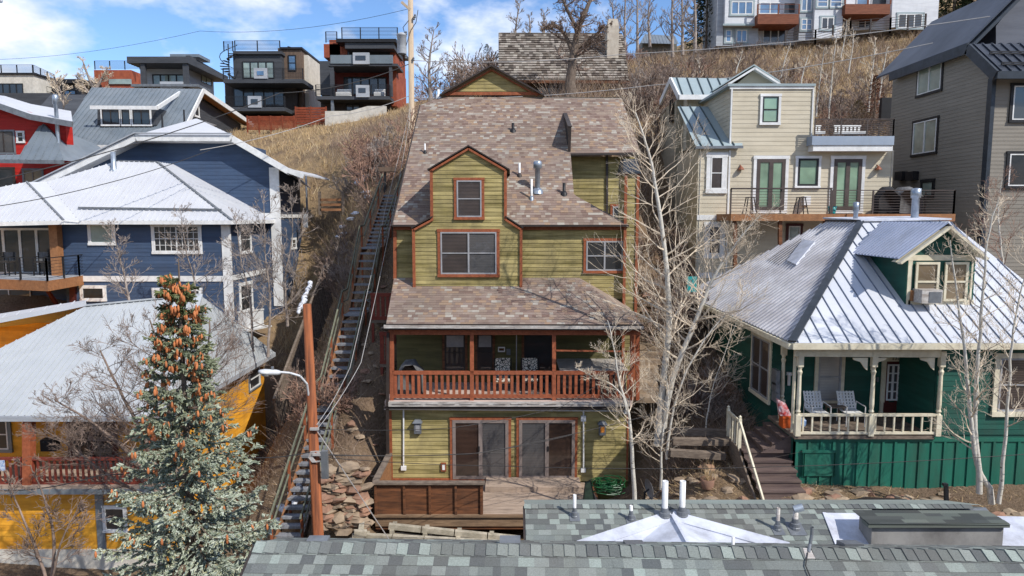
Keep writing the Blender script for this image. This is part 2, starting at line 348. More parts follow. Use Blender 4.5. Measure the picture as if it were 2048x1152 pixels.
T['oliveShade']=M('olive_siding_porch_shade',s(104,98,62),s(84,80,50),(.5,.5,5),1.1,.8,isl=.08,dirt=.14)  # same olive siding, darkened in its colour to stand for porch shade
T['blue']=M('navy_blue_siding',s(62,76,104),s(52,64,88),(.5,.5,4),1,.6,isl=.06,dirt=.05)
T['beige']=M('beige_siding',s(198,188,166),s(186,176,154),(.5,.5,4),1,.6,isl=.04,dirt=.04)
T['rfcorr']=M('weathered_corrugated_roof',s(196,196,206),s(160,158,168),(.8,.3,.8),1.2,.45,metal=.1,isl=0,dirt=.2,bmp=.05)
T['rfdark2']=M('blue_grey_corrugated_roof',s(136,146,176),s(116,126,156),(.5,.5,.5),.8,.35,metal=.15,isl=0,dirt=.1,bmp=.05)
T['shC']=tiles('brown_shingles',pal(s(148,128,114),s(140,118,106),s(156,136,122),s(132,110,100),s(162,142,128),s(144,122,112),s(166,136,112),s(124,102,92),s(150,130,118),s(184,178,168),s(140,120,108),s(170,162,150),s(118,94,86),s(168,138,114),s(150,130,120),s(136,116,106)))
T['aspen']=None
def bark():
    m,nt,b=mk('white_aspen_bark'); v,g=pos(nt,(6,6,2.2)); n=noise(nt,v,3,5,.7)
    v2,_=pos(nt,(3,3,14)); n2=noise(nt,v2,2.2,4,.6)
    c=mixc(nt,ramp(nt,n,[(.35,(0,0,0)),(.7,(1,1,1))]),s(206,202,192),s(168,160,146))
    c=mixc(nt,ramp(nt,n2,[(.62,(0,0,0)),(.68,(1,1,1))]),c,s(64,58,52)); nt.links.new(c,b.inputs['Base Color']); b.inputs['Roughness'].default_value=.8; return m
T['aspen']=bark()
T['twig']=M('pale_twig',s(188,170,146),s(150,130,108),(2,2,2),2,.9,isl=.2,dirt=0,bmp=0)
T['twigB']=M('brown_twig',s(128,106,92),s(96,76,66),(2,2,2),2,.9,isl=.25,dirt=0,bmp=0)
T['twigG']=M('grey_twig',s(142,130,122),s(112,100,94),(2,2,2),2,.9,isl=.2,dirt=0,bmp=0)
T['twigR']=M('reddish_twig',s(150,106,88),s(118,84,70),(2,2,2),2,.9,isl=.25,dirt=0,bmp=0)
def veg(name,stops,rough=.9):
    m,nt,b=mk(name); v,g=pos(nt); c=ramp(nt,g.outputs['Random Per Island'],stops); n=noise(nt,v,.6,4,.6)
    c=mixc(nt,ramp(nt,n,[(.35,(0,0,0)),(.7,(.35,.35,.35))]),c,(.08,.06,.045,1)); nt.links.new(c,b.inputs['Base Color']); b.inputs['Roughness'].default_value=rough; b.inputs['Specular IOR Level'].default_value=.15; return m
T['straw']=veg('dry_grass',[(0,s(196,166,116)),(.4,s(170,140,98)),(.7,s(150,122,92)),(1,s(206,186,146))])
T['brush']=veg('dry_brush',[(0,s(122,98,84)),(.4,s(146,120,102)),(.7,s(104,84,74)),(1,s(170,150,132))])
T['needle']=veg('spruce_needles',[(0,s(58,74,54)),(.3,s(86,102,76)),(.6,s(118,132,112)),(.85,s(150,162,148)),(1,s(128,128,84))])
T['needleD']=veg('dark_conifer_needles',[(0,s(30,40,26)),(.6,s(52,64,40)),(1,s(76,84,52))])
T['cone']=M('orange_brown_cone',s(212,134,80),s(176,104,58),(30,30,30),3,.8,isl=.15,dirt=0,bmp=0)
T['barkb']=M('dark_bark',s(96,82,72),s(70,60,52),(4,4,1),3,.95,isl=0,dirt=.1,bmp=.6)
T['needleR']=veg('rust_brown_needles',[(0,s(104,66,48)),(1,s(134,90,66))])
T['needleO']=veg('olive_brown_needles',[(0,s(84,72,48)),(1,s(110,96,66))])
T['twig']=M('pale_twig',s(214,200,178),s(180,162,140),(2,2,2),2,.9,isl=.15,dirt=0,bmp=0)
T['twigB']=M('brown_twig',s(140,122,110),s(108,92,82),(2,2,2),2,.9,isl=.25,dirt=0,bmp=0)
T['twigR']=M('reddish_twig',s(162,130,112),s(130,102,88),(2,2,2),2,.9,isl=.25,dirt=0,bmp=0)
T['twigG']=M('grey_twig',s(160,148,138),s(124,112,104),(2,2,2),2,.9,isl=.2,dirt=0,bmp=0)
T['brush']=veg('dry_brush',[(0,s(136,116,102)),(.4,s(164,142,124)),(.7,s(116,98,88)),(1,s(190,172,152))])
T['straw']=veg('dry_grass',[(0,s(206,180,134)),(.4,s(184,156,116)),(.7,s(160,134,108)),(1,s(216,198,162))])
def needlem():
    m,nt,b=mk('spruce_needles_graded'); v,g=pos(nt); sx=nt.nodes.new('ShaderNodeSeparateXYZ'); nt.links.new(g.outputs['Position'],sx.inputs[0])
    lo=ramp(nt,g.outputs['Random Per Island'],[(0,s(104,118,100)),(.35,s(146,158,142)),(.8,s(184,194,182)),(1,s(160,158,110))])
    hi=ramp(nt,g.outputs['Random Per Island'],[(0,s(62,72,44)),(.5,s(96,104,66)),(1,s(128,132,88))])
    mr=node(nt,'ShaderNodeMapRange'); nt.links.new(sx.outputs[2],mr.inputs[0]); mr.inputs[1].default_value=2.6; mr.inputs[2].default_value=7.5
    n=noise(nt,v,1.6,3,.6); ad=node(nt,'ShaderNodeMath',operation='MULTIPLY_ADD'); nt.links.new(n,ad.inputs[0]); ad.inputs[1].default_value=.9; ad.use_clamp=True; sb=node(nt,'ShaderNodeMath',operation='SUBTRACT'); nt.links.new(mr.outputs[0],sb.inputs[0]); sb.inputs[1].default_value=.45; nt.links.new(sb.outputs[0],ad.inputs[2])
    c=mixc(nt,ad.outputs[0],lo,hi); nt.links.new(c,b.inputs['Base Color']); b.inputs['Roughness'].default_value=.8; b.inputs['Specular IOR Level'].default_value=.2; return m
T['needle']=needlem()
T['grate']=M('grey_grating_tread',s(126,130,136),s(96,100,106),(8,3,3),2,.6,metal=.3,isl=.08,dirt=.15,bmp=.3)
T['mossrail']=M('weathered_green_handrail',s(118,120,100),s(92,92,78),(3,3,3),2,.8,isl=.1,dirt=.1)
T['lampgrey']=M('pale_lamp_housing',s(206,208,208),s(186,188,190),rough=.35,isl=0,dirt=.04)
T['lichen']=M('pale_concrete_log',s(186,176,156),s(142,134,116),(2,2,2),2,.95,isl=.1,dirt=.15,bmp=.5)
T['tub']=M('dark_tub_panel',s(64,58,56),None,rough=.6,isl=0,dirt=.05)
T['fabricG']=M('dark_green_sack',s(44,60,48),s(30,42,34),(3,3,3),3,.7,isl=0,dirt=0)
T['brush']=veg('dry_brush',[(0,s(136,116,102)),(.4,s(164,142,124)),(.7,s(116,98,88)),(1,s(190,172,152))])
T['straw']=veg('dry_grass',[(0,s(206,180,134)),(.4,s(184,156,116)),(.7,s(160,134,108)),(1,s(216,198,162))])
T['seamgrey']=M('grey_seam',s(104,114,132),None,rough=.5,isl=0,dirt=0)
T['olive']=M('olive_siding',s(160,150,102),s(122,114,72),(.5,.5,5),1.1,.75,isl=.15,dirt=.14)
T['yellow']=M('golden_yellow_siding',s(240,172,48),s(222,150,36),(.5,.5,4),1,.6,isl=.08,dirt=.08)
T['blue']=M('navy_blue_siding',s(70,86,116),s(60,74,102),(.5,.5,4),1,.6,isl=.08,dirt=.08)
T['green']=M('deep_green_siding',s(24,84,70),s(18,70,60),(.5,.5,4),1,.6,isl=.12,dirt=.1)
T['greenB']=M('bright_green_board',s(32,110,90),s(26,94,76),(3,3,.6),1,.55,isl=.08,dirt=.12)
T['rfwhite']=M('pale_metal_roof',s(198,199,201),s(190,191,195),(.5,.5,.5),.8,.45,metal=.1,isl=.03,dirt=.03,bmp=.05)
T['rfyel']=M('light_grey_ribbed_roof',s(172,176,178),s(182,185,186),(.4,.4,.4),.9,.45,metal=.15,isl=.03,dirt=.04,bmp=.05)
T['rfpale']=M('bluish_white_seam_roof',s(196,204,216),s(184,193,208),(.5,.5,.5),.8,.35,metal=.15,isl=0,dirt=.04,bmp=.05)
T['poleP']=M('pale_pine_pole',s(196,176,150),s(170,150,126),(6,6,.3),1.5,.8,isl=0,dirt=.1,bmp=.3)
T['shG']=tiles('grey_shingles',pal(s(122,124,122),s(106,108,108),s(136,138,136),s(98,100,100),s(114,118,116),s(144,150,146),s(108,112,110),s(128,132,130),s(92,94,96),s(116,120,118)),gran=.5)
T['shC']=tiles('brown_shingles',pal(s(146,128,114),s(140,120,108),s(152,134,120),s(134,114,104),s(158,140,126),s(144,124,112),s(160,136,114),s(128,108,98),s(148,130,118),s(176,168,156),s(140,122,110),s(164,154,142),s(124,102,92),s(160,134,112),s(148,130,120),s(138,118,108)),gran=.4)
T['olive']=M('olive_siding',s(170,158,102),s(130,120,72),(.5,.5,5),1.1,.75,isl=.15,dirt=.14)
T['shG']=tiles('grey_shingles',pal(s(132,138,132),s(114,118,116),s(148,154,148),s(104,108,106),s(122,128,124),s(158,168,160),s(116,122,118),s(140,146,140),s(98,102,102),s(126,132,128)),gran=.5)
T['wood2']=M('grey_brown_timber',s(146,120,94),s(112,90,70),(1,8,8),2,.85,isl=.15,dirt=.15,bmp=.3)
T['rustR']=M('orange_brown_railing_stain',s(162,92,62),s(132,72,48),(4,4,4),2,.6,isl=.1,dirt=.08)
T['rfgreen']=M('sage_standing_seam',s(144,164,168),s(130,152,156),(.5,.5,.5),.8,.4,metal=.2,isl=0,dirt=.06,bmp=.05)
T['taupe']=M('taupe_grey_siding',s(134,128,118),s(126,120,110),(.5,.5,4),1,.65,isl=.03,dirt=.04)
T['grate']=M('grey_grating_tread',s(168,172,178),s(138,142,148),(8,3,3),2,.6,metal=.1,isl=.08,dirt=.15,bmp=.3)
T['cone']=M('orange_brown_cone',s(196,124,78),s(158,96,58),(30,30,30),3,.8,isl=.2,dirt=0,bmp=0)
T['membrane']=M('white_membrane',s(208,211,220),s(190,194,206),(.6,.6,.6),1.5,.6,isl=0,dirt=.22,bmp=.15)
T['rock']=M('sandstone_rock',s(164,144,120),s(122,106,90),(1,1,1),2,.95,isl=.25,dirt=.15,bmp=.6,fine=12)
T['orangew']=M('honey_timber',s(160,112,74),s(134,92,60),(4,4,4),2,.6,isl=.05,dirt=.1)
def needlem2():
    m=T['needle']; nt=m.node_tree
    for n in nt.nodes:
        if n.type=='VALTORGB' and len(n.color_ramp.elements)==4: 
            for e,c in zip(n.color_ramp.elements,(s(112,122,100),s(156,166,148),s(196,202,188),s(168,164,120))): e.color=c
needlem2()
T['olive']=M('olive_siding',s(184,170,110),s(122,112,64),(.45,.45,4.5),1.3,.75,isl=.17,dirt=.16)
T['blue']=M('navy_blue_siding',s(66,84,110),s(56,72,96),(.5,.5,4),1,.6,isl=.08,dirt=.08)
T['green']=M('deep_green_siding',s(32,84,72),s(24,70,60),(.5,.5,4),1,.6,isl=.14,dirt=.12)
T['greenB']=M('bright_green_board',s(38,108,90),s(30,92,76),(3,3,.6),1,.55,isl=.1,dirt=.16)
T['block']=M('pale_chimney_block',s(194,184,168),s(176,164,148),(3,3,3),1,.9,isl=0,dirt=.08,bmp=.3)
T['barkb']=M('grey_brown_bark',s(122,108,96),s(92,80,70),(4,4,1),3,.95,isl=0,dirt=.08,bmp=.6)
T['olive']=M('olive_siding',s(172,161,106),s(118,109,62),(.45,.45,4.5),1.3,.75,isl=.17,dirt=.18)
T['rockr']=M('red_sandstone_rock',s(158,122,100),s(126,96,80),(1,1,1),2,.95,isl=.25,dirt=.2,bmp=.6,fine=12)
T['grate']=M('grey_grating_tread',s(146,148,152),s(116,118,122),(8,3,3),2,.6,metal=.1,isl=.08,dirt=.15,bmp=.3)
T['rfdark2']=M('silver_blue_corrugated_roof',s(168,176,196),s(150,160,182),(.5,.5,.5),.8,.4,metal=.05,isl=0,dirt=.1,bmp=.05)
T['rfgreen']=M('sage_standing_seam',s(154,168,170),s(142,156,160),(.5,.5,.5),.8,.5,metal=.0,isl=0,dirt=.06,bmp=.05)
T['yellow']=M('golden_yellow_siding',s(236,170,56),s(208,142,40),(.4,.4,3),1.2,.65,isl=.1,dirt=.14)
T['olive']=M('olive_siding',s(174,159,108),s(120,109,64),(.45,.45,4.5),1.3,.75,isl=.17,dirt=.18)
T['rfpale']=M('silver_white_seam_roof',s(204,206,210),s(190,193,200),(.5,.5,.5),.8,.4,metal=.05,isl=0,dirt=.05,bmp=.05)
T['rfcorr']=M('weathered_corrugated_roof',s(208,208,212),s(178,176,180),(.8,.3,.8),1.2,.45,metal=.05,isl=0,dirt=.14,bmp=.05)
T['shGd']=tiles('dark_grey_shingles',pal(s(92,98,92),s(76,80,78),s(106,112,104),s(68,72,70)))
# ---------------------------------------------------------------- world, sun, camera
SUND=V((1.15,-.95,1.35)).normalized()   # towards the sun
def world():
    w=bpy.data.worlds.new("World"); bpy.context.scene.world=w; w.use_nodes=True; nt=w.node_tree
    bg=nt.nodes['Background']; bg.inputs[1].default_value=.15
    sk=nt.nodes.new('ShaderNodeTexSky'); sk.sky_type='NISHITA'; sk.sun_disc=False
    sk.sun_elevation=math.asin(SUND.z); sk.sun_rotation=math.atan2(SUND.x,SUND.y); sk.altitude=2100; sk.air_density=1.3; sk.dust_density=.6; sk.ozone_density=1.5
    tc=nt.nodes.new('ShaderNodeTexCoord'); mp=nt.nodes.new('ShaderNodeMapping'); mp.inputs['Scale'].default_value=(1,1,2.0); mp.inputs['Location'].default_value=(.35,.1,.0)
    nt.links.new(tc.outputs['Generated'],mp.inputs[0])
    n=noise(nt,mp.outputs[0],2.3,7,.55); n2=noise(nt,mp.outputs[0],7,5,.6)
    a=node(nt,'ShaderNodeMath',operation='MULTIPLY_ADD'); nt.links.new(n2,a.inputs[0]); a.inputs[1].default_value=.25; nt.links.new(n,a.inputs[2])
    f=ramp(nt,a.outputs[0],[(.6,(0,0,0)),(.72,(1,1,1))])
    cc=ramp(nt,n2,[(.3,(5.6,6.0,6.9)),(.7,(8.6,8.7,9.0))])
    col=mixc(nt,f,mixc(nt,1.0,sk.outputs[0],(.8,.98,1.22,1),'MULTIPLY'),cc); nt.links.new(col,bg.inputs[0])
    L=bpy.data.lights.new('sun','SUN'); L.energy=4.9; L.angle=math.radians(.5); L.color=(1,.955,.89)
    o=bpy.data.objects.new('sun',L); C.objects.link(o); o.rotation_euler=SUND.to_track_quat('Z','Y').to_euler(); o.location=(20,-10,40)
    cd=bpy.data.cameras.new('camera'); co=bpy.data.objects.new('camera',cd); C.objects.link(co)
    co.location=CAM; co.rotation_euler=(math.radians(90)-PITCH,0,0); cd.sensor_width=36; cd.lens=36*FP/2048; cd.clip_end=3000; cd.clip_start=.1
    sc=bpy.context.scene; sc.camera=co; sc.render.engine='CYCLES'
    sc.view_settings.view_transform='Standard'; sc.view_settings.look='None'; sc.view_settings.exposure=0
world()
# ---------------------------------------------------------------- terrain
A=[(-5.3,20.7,.3),(-5.2,19.7,-1.1),(-6,19.5,-1.6)]
def g(u,v,Y): p=PY(u,v,Y); A.append((p.x,p.y,p.z))
for t in range(6):     # slope under the long stairs
    A.append((-6.6,20.5+3*t,-1.7+2.26*t)); A.append((-5.2,21.8+2.8*t,.5+1.95*t))
for y,a,b,c in ((20.5,-2.4,-3,-3.2),(24,-.6,-1.2,-2.9),(27,1.0,.4,-2.6),(30,2.8,1.3,-2.3),(33,4.6,2.2,-1.9),(35.5,6.6,2.8,.5),(38,8.3,4.2,1.8)):
    A+=[(-8.5,y,a),(-9.6,y,b),(-10.7,y,c),(-12,y,c-.2)]
A+=[(-11.5,41.5,5.5),(-12.8,41.5,3.2),(-11.5,46,8.8),(-9.6,42,8.8),(-13.2,44,4.2)]
A+=[(-4.3,21.5,-1.5),(0,19,-1.2),(4,19,-1.1),(0,21,-1.3),(4.2,21.8,-.6),(-4,23.3,-1.2),(0,23.5,-1.2),(3.6,23.5,-.9),(0,28,.5),(0,34,9.5),(0,40,14),(-5,40,13.2),(6,35,11),(8.6,37,8.5),(9.4,31.4,2.6),(9.6,33,3.0),(7.6,30,4.2)]
A+=[(-11,14,-3.2),(-20,14,-3.4),(-11,22,-3),(-20,23,-3),(-30,23,-3),(-14,36,1.8),(-14.5,31,-1.5),(-14.7,39,2.6),(-25,34,3.2),(-40,34,3.4),(-20,47,9),(-40,47,8),(-60,47,7)]
A+=[(6,20,1.25),(5.4,18.6,.75),(6.4,18,.8),(4.4,20,.5),(6.6,24,2.2),(6.6,28,4.2),(6.8,32,6.4),(6.6,21.5,1.3),(9,18,1.2),(12,17.3,1.1),(12,19.2,1.0),(18,17,1.0),(18,19.2,.95),(26,17,1.0),(9,20,1.1),(12,26,3),(20,26,3.2),(12,32,3.0),(24,33,5.5),(30,44,11),(20,42,12.5),(14,42,13)]
A+=[(6,15.5,-.4),(0,14,-1.5),(0,5,-3),(12,5,-3),(-12,5,-4),(0,-20,-8),(40,-10,-5),(-40,-10,-8),(30,10,0),(15,13,.5)]
g(560,290,62);g(650,275,60);g(700,290,52);g(520,262,74);g(780,262,60);g(900,200,60);g(800,345,42);g(720,350,45)
g(300,300,62);g(60,320,62);g(-300,330,62);g(150,240,85);g(400,225,85);g(560,238,85);g(720,236,80);g(-300,260,90)
g(1100,192,49);g(1250,180,50);g(1320,130,75);g(1320,118,100);g(1430,215,56);g(1600,235,56);g(1500,150,72);g(1700,150,72);g(1500,92,90);g(1700,84,88);g(1860,56,88);g(1760,250,52);g(1950,10,100);g(2300,0,90)
g(1400,100,110);g(1150,150,75);g(1000,170,80);g(1850,-60,150);g(1400,70,160);g(2500,-200,300)
A+=[(-60,150,24),(-150,150,22),(0,160,30),(60,160,50),(-150,60,14),(-150,0,-10),(150,60,35),(150,0,2),(150,160,66),(0,400,40),(-200,400,30),(200,400,80),(-60,60,13)]
Aa=np.array(A); n_=len(A)
K=np.sqrt(((Aa[:,None,:2]-Aa[None,:,:2])**2).sum(-1)+.6)
Wt=np.linalg.solve(K-np.eye(n_)*.15,Aa[:,2]-5)
def gz(x,y):
    return float(5+(np.sqrt((Aa[:,0]-x)**2+(Aa[:,1]-y)**2+.6)*Wt).sum())
def axis(segs):
    o=[]
    for a,b,st in segs: o+=list(np.arange(a,b,st))
    return np.array(o+[segs[-1][1]])
xs=axis([(-600,-150,50),(-150,-50,5),(-50,-20,1),(-20,20,.4),(20,50,1),(50,150,5),(150,600,50)]); ys=axis([(-60,0,10),(0,14,2),(14,48,.4),(48,90,.9),(90,200,6),(200,900,50)])
GX,GY=np.meshgrid(xs,ys); GZ=5+np.zeros_like(GX)
for k in range(n_): GZ+=Wt[k]*np.sqrt((GX-Aa[k,0])**2+(GY-Aa[k,1])**2+.6)
rs=np.random.RandomState(3)
GZ+=rs.uniform(-.09,.09,GZ.shape)*np.clip((GY-18)/10,.25,1.6)
def terrain():
    ny,nx=GX.shape
    me=bpy.data.meshes.new('hillside')
    vs=np.stack([GX.ravel(),GY.ravel(),GZ.ravel()],1)
    fs=[(j*nx+i,j*nx+i+1,(j+1)*nx+i+1,(j+1)*nx+i) for j in range(ny-1) for i in range(nx-1)]
    me.from_pydata(vs.tolist(),[],fs); me.polygons.foreach_set('use_smooth',[True]*len(fs))
    m,nt,b=mk('hillside_earth'); vec,gg=pos(nt)
    n1=noise(nt,vec,.18,6,.6); n2=noise(nt,vec,1.1,6,.7); n3=noise(nt,vec,9,5,.7)
    c=mixc(nt,ramp(nt,n2,[(.35,(0,0,0)),(.65,(1,1,1))]),s(124,104,84),s(158,136,106))
    c=mixc(nt,ramp(nt,n1,[(.42,(0,0,0)),(.6,(1,1,1))]),c,s(188,160,116))
    c=mixc(nt,ramp(nt,n3,[(.3,(0,0,0)),(.7,(.8,.8,.8))]),c,s(96,80,66))
    # the cut slope close to the houses is bare dark soil
    sx=nt.nodes.new('ShaderNodeSeparateXYZ'); nt.links.new(gg.outputs['Position'],sx.inputs[0])
    mr=node(nt,'ShaderNodeMapRange'); nt.links.new(sx.outputs[1],mr.inputs[0]); mr.inputs[1].default_value=36; mr.inputs[2].default_value=46; mr.inputs[3].default_value=.6; mr.inputs[4].default_value=0
    c=mixc(nt,mr.outputs[0],c,mixc(nt,ramp(nt,n3,[(.4,(0,0,0)),(.65,(1,1,1))]),s(86,70,60),s(138,118,100)))
    nt.links.new(c,b.inputs['Base Color']); b.inputs['Roughness'].default_value=1; b.inputs['Specular IOR Level'].default_value=.1
    bump(nt,b,n3,.8,.15); me.materials.append(m)
    o=bpy.data.objects.new('hillside',me); C.objects.link(o); tag(o,kind='structure')
terrain()
# ---------------------------------------------------------------- shared building pieces
def win(par,fr,u0,u1,z0,z1,trim=None,tw=.1,fm='frame',cols=1,rows=2,pm='gl_dark',n0=.02,fw=.05,grid=None,name='window',sill=True,single_sash=False):
    """window or glazed door: frame mesh + trim + pane(s)"""
    t=MB()
    def fb(a,b,c,d,n1,n2,mb): mb.hexa([fr.p(a,c,n1),fr.p(b,c,n1),fr.p(b,c,n2),fr.p(a,c,n2),fr.p(a,d,n1),fr.p(b,d,n1),fr.p(b,d,n2),fr.p(a,d,n2)])
    a=n0; b=n0+.05
    fb(u0,u1,z0,z0+fw,a,b,t); fb(u0,u1,z1-fw,z1,a,b,t); fb(u0,u0+fw,z0+fw,z1-fw,a,b,t); fb(u1-fw,u1,z0+fw,z1-fw,a,b,t)
    for i in range(1,cols): c=u0+(u1-u0)*i/cols; fb(c-fw*.6,c+fw*.6,z0+fw,z1-fw,a,b+.004,t)
    for i in range(1,rows): c=z0+(z1-z0)*i/rows; fb(u0+fw,u1-fw,c-fw*.4,c+fw*.4,a,b-.004,t)
    if grid:
        for i in range(1,grid[0]): c=u0+(u1-u0)*i/grid[0]; fb(c-.012,c+.012,z0+fw,z1-fw,a,b-.012,t)
        for i in range(1,grid[1]): c=z0+(z1-z0)*i/grid[1]; fb(u0+fw,u1-fw,c-.012,c+.012,a,b-.014,t)
    w=t.build(name,T[fm],par)
    pms=pm if isinstance(pm,(list,tuple)) else [pm]*cols
    for i in range(cols):
        p=MB(); c0=u0+(u1-u0)*i/cols; c1=u0+(u1-u0)*(i+1)/cols
        p.poly([fr.p(c0+.01,z0+.01,n0+.012),fr.p(c1-.01,z0+.01,n0+.012),fr.p(c1-.01,z1-.01,n0+.012),fr.p(c0+.01,z1-.01,n0+.012)]); p.build('pane',T[pms[i]],w)
    if trim:
        q=MB(); c=.035
        fb(u0-tw,u0,z0,z1,0,n0+c,q); fb(u1,u1+tw,z0,z1,0,n0+c,q); fb(u0-tw*1.15,u1+tw*1.15,z1,z1+tw,0,n0+c+.012,q); fb(u0-tw*1.1,u1+tw*1.1,z0-tw,z0,0,n0+c+(.03 if sill else 0),q)
        q.build('trim',T[trim],w)
    return w
def winp(par,Y,x0,y0,x1,y1,**k):
    a=PY(x0,y1,Y); b=PY(x1,y0,Y); return win(par,front(Y),a.x,b.x,a.z,b.z,**k)
def wins(par,X,x0,y0,x1,y1,side='L',**k):   # window on a wall of constant X, given two corners in the photo
    yc=(y0+y1)/2; a=PX(x0,yc,X).y; b=PX(x1,yc,X).y; ym=(a+b)/2; xm=(x0+x1)/2
    z0=PX(xm,y1,X).z; z1=PX(xm,y0,X).z
    return win(par,leftw(X) if side=='L' else rightw(X),min(a,b),max(a,b),z0,z1,**k)
def rail(mb,a,b,h,post=1.2,pw=.05,cables=6,cr=.008,m=0,top=.05):
    a=V(a); b=V(b); n=max(1,round((b-a).length/post))
    for i in range(n+1):
        p=a.lerp(b,i/n); mb.beam(p,p+Z1*h,pw,pw,m)
    mb.beam(a+Z1*h,b+Z1*h,top,.04,m)
    for k in range(1,cables+1): z=h*k/(cables+1); mb.beam(a+Z1*z,b+Z1*z,cr*2,cr*2,m)
def picket(mb,a,b,h,sp=.2,bw=.09,rh=.1,bt=.04,low=.1,m=0,mr=None):
    a=V(a); b=V(b); L=(b-a).length; n=int(L/sp); mr=m if mr is None else mr
    mb.beam(a+Z1*(h-rh/2),b+Z1*(h-rh/2),.09,rh,mr); mb.beam(a+Z1*low,b+Z1*low,.07,rh,mr)
    for i in range(n):
        p=a.lerp(b,(i+.5)/n); mb.beam(p+Z1*(low+rh/2),p+Z1*(h-rh),bw,bt,m,up=(b-a).cross(Z1).normalized())
# ================================================================ central olive house
def central():
    Yl=23.3; Yu=25.5
    h=thing('olive_house','tall olive green house with brown shingle roofs, redwood trim and covered balcony','house',(0,Yl,-.1))
    xl=xat(777,890,Yl); xr=xat(1258,890,Yl); zt=zat(806,Yl); zb=zat(962,Yl)
    # solid bodies
    b=MB(); b.box(xl+.01,xr-.01,Yl+.012,33,zb-1,zt-.02); xu0=xat(789,500,Yu); xu1=xat(1262,500,Yu)
    zE=zat(452,25.15); run=1; rise=.76
    b.box(xu0+.01,xu1-.01,Yu+.012,33,zt+2.3,zE-.12)
    b.box(xu0,xu1,25.62,33,zt,zt+2.4)
    b.build('wall_body',T['oliveD'],h)
    w=MB(); courses(w,front(Yl),[(xl,zb),(xr,zb),(xr,zt),(xl,zt)],.145,.02,3.2,R); w.build('lower_wall',T['olive'],h)
    w=MB(); courses(w,front(Yu),qpx(front(Yu),[(789,590),(1262,598),(1262,455),(789,455)]),.15,.02,3.5,R)
    # behind porch
    w.build('upper_wall',T['olive'],h); w=MB(); courses(w,front(25.6),[(xu0,zt),(xu1,zt),(xu1,zt+2.5),(xu0,zt+2.5)],.15,.015,3,R); w.build('porch_wall',T['oliveShade'],h)
    # ---- main roof
    rf=slope((0,25.15,zE),run,rise)
    pts=[(785,450),(799,392),(820,300),(841,210),(882,194),(1243,196),(1281,305),(1141,306),(1148,390),(1258,450)]
    pl=qpx(rf,pts); r=MB(); courses(r,rf,pl,.15,.01,.21,R,jit=.004)
    # right hip, back slope
    yR=PP(983,194,rf.O,rf.N).y; zR=PP(983,194,rf.O,rf.N).z
    k=[rf.p(*q) for q in pl]
    r.poly([k[9],k[8],k[8]+V((.0,4,-.6)),V((k[9].x,29.6,k[9].z))])
    bf=slope((0,yR+6,zR-4.6),6,4.6,'+Y'); xa=k[4].x; xb=k[5].x
    r.poly([(xa-.3,yR,zR-.01),(xb,yR,zR-.01),(xb+.1,yR+6,zR-4.6),(xa-.7,yR+6,zR-4.6)])
    r.poly([k[0],k[3],k[3]+V((0,3.5,-3)),k[0]+V((0,8,-.5))])
    r.build('main_roof',T['shC'],h)
    # rake and eave trim
    t=MB()
    for a_,b_ in ((0,1),(1,2),(2,3),(3,4)): t.beam(k[a_]+V((-.02,0,-.09)),k[b_]+V((-.02,0,-.09)),.05,.17)
    t.beam(k[0]+V((0,0,-.035)),k[9]+V((0,0,-.035)),.1,.05); t.build('roof_edge',T['darktrim'],h); t=MB(); t.beam(k[6]+V((0,-.03,-.06)),k[7]+V((0,-.03,-.06)),.12,.09)
    t.build('roof_edge',T['darktrim'],h)
    t=MB(); a_=PY(787,456,Yu-.06); c_=PY(1258,456,Yu-.06); t.beam(a_,c_,.08,.14)
    for u in (790,1256): t.beam(PY(u,596 if u>1000 else 563,Yu-.04),PY(u,461,Yu-.04),.12,.06)
    t.build('frieze_board',T['rust'],h)
    # ---- wing wall under the right upper eave
    Yw=29.7; zw=k[6].z-.12
    w=MB(); courses(w,front(Yw),[(xat(1120,380,Yw),6),(xat(1262,380,Yw),6),(xat(1268,380,Yw),zw),(xat(1120,380,Yw),zw)],.15,.02,3.5,R)
    w.box(xat(1120,380,Yw),xat(1266,380,Yw),Yw+.02,33.5,6,zw-.02); w.build('wing_wall',T['olive'],h)
    t=MB(); t.beam(PY(1214,308,Yw-.05),PY(1214,440,Yw-.05),.09,.08); t.build('downspout',T['darktrim'],h)
    winp(h,Yw-.02,1225,413,1246,440,trim='rust',tw=.1,rows=1,pm='gl_dark')
    # ---- chimney chase
    Yc=25.3; w=MB(); x0=xat(1249,400,Yc); x1=xat(1277,400,Yc); z0=2; z1=zat(345,Yc)
    courses(w,front(Yc),[(x0,z0),(x1,z0),(x1,z1),(x0,z1)],.15,.02); courses(w,leftw(x0),[(Yc,z0),(Yc+1.4,z0),(Yc+1.4,z1),(Yc,z1)],.15,.01)
    w.box(x0+.01,x1-.01,Yc+.012,Yc+1.4,z0,z1-.01); ch=w.build('chimney_chase',T['olive'],h)
    t=MB()
    for xx in (x0+.035,x1-.035): t.beam((xx,Yc-.03,z0),(xx,Yc-.03,z1),.1,.06)
    t.build('corner_board',T['rust'],ch)
    t=MB(); za=zat(316,Yc); t.hexa([(x0-.08,Yc-.1,z1),(x1+.08,Yc-.1,z1),(x1+.08,Yc+1.5,z1),(x0-.08,Yc+1.5,z1),(x0+.0,Yc+.35,za),(x1-.04,Yc+.35,za),(x1-.04,Yc+1.1,za),(x0+.0,Yc+1.1,za)])
    t.box(x0-.1,x1+.1,Yc-.12,Yc+1.52,z1-.05,z1+.01); t.build('chimney_cap',T['greymD'],ch)
    # ---- small gable on the ridge
    Yg=yR+.05; f=front(Yg); w=MB(); tri=qpx(f,[(893,190),(1075,190),(983,138)]); courses(w,f,tri,.16,.02,2,R); gb=w.build('ridge_gable',T['olive'],h)
    w=MB(); A_,B_,P_=[f.p(*q) for q in tri]
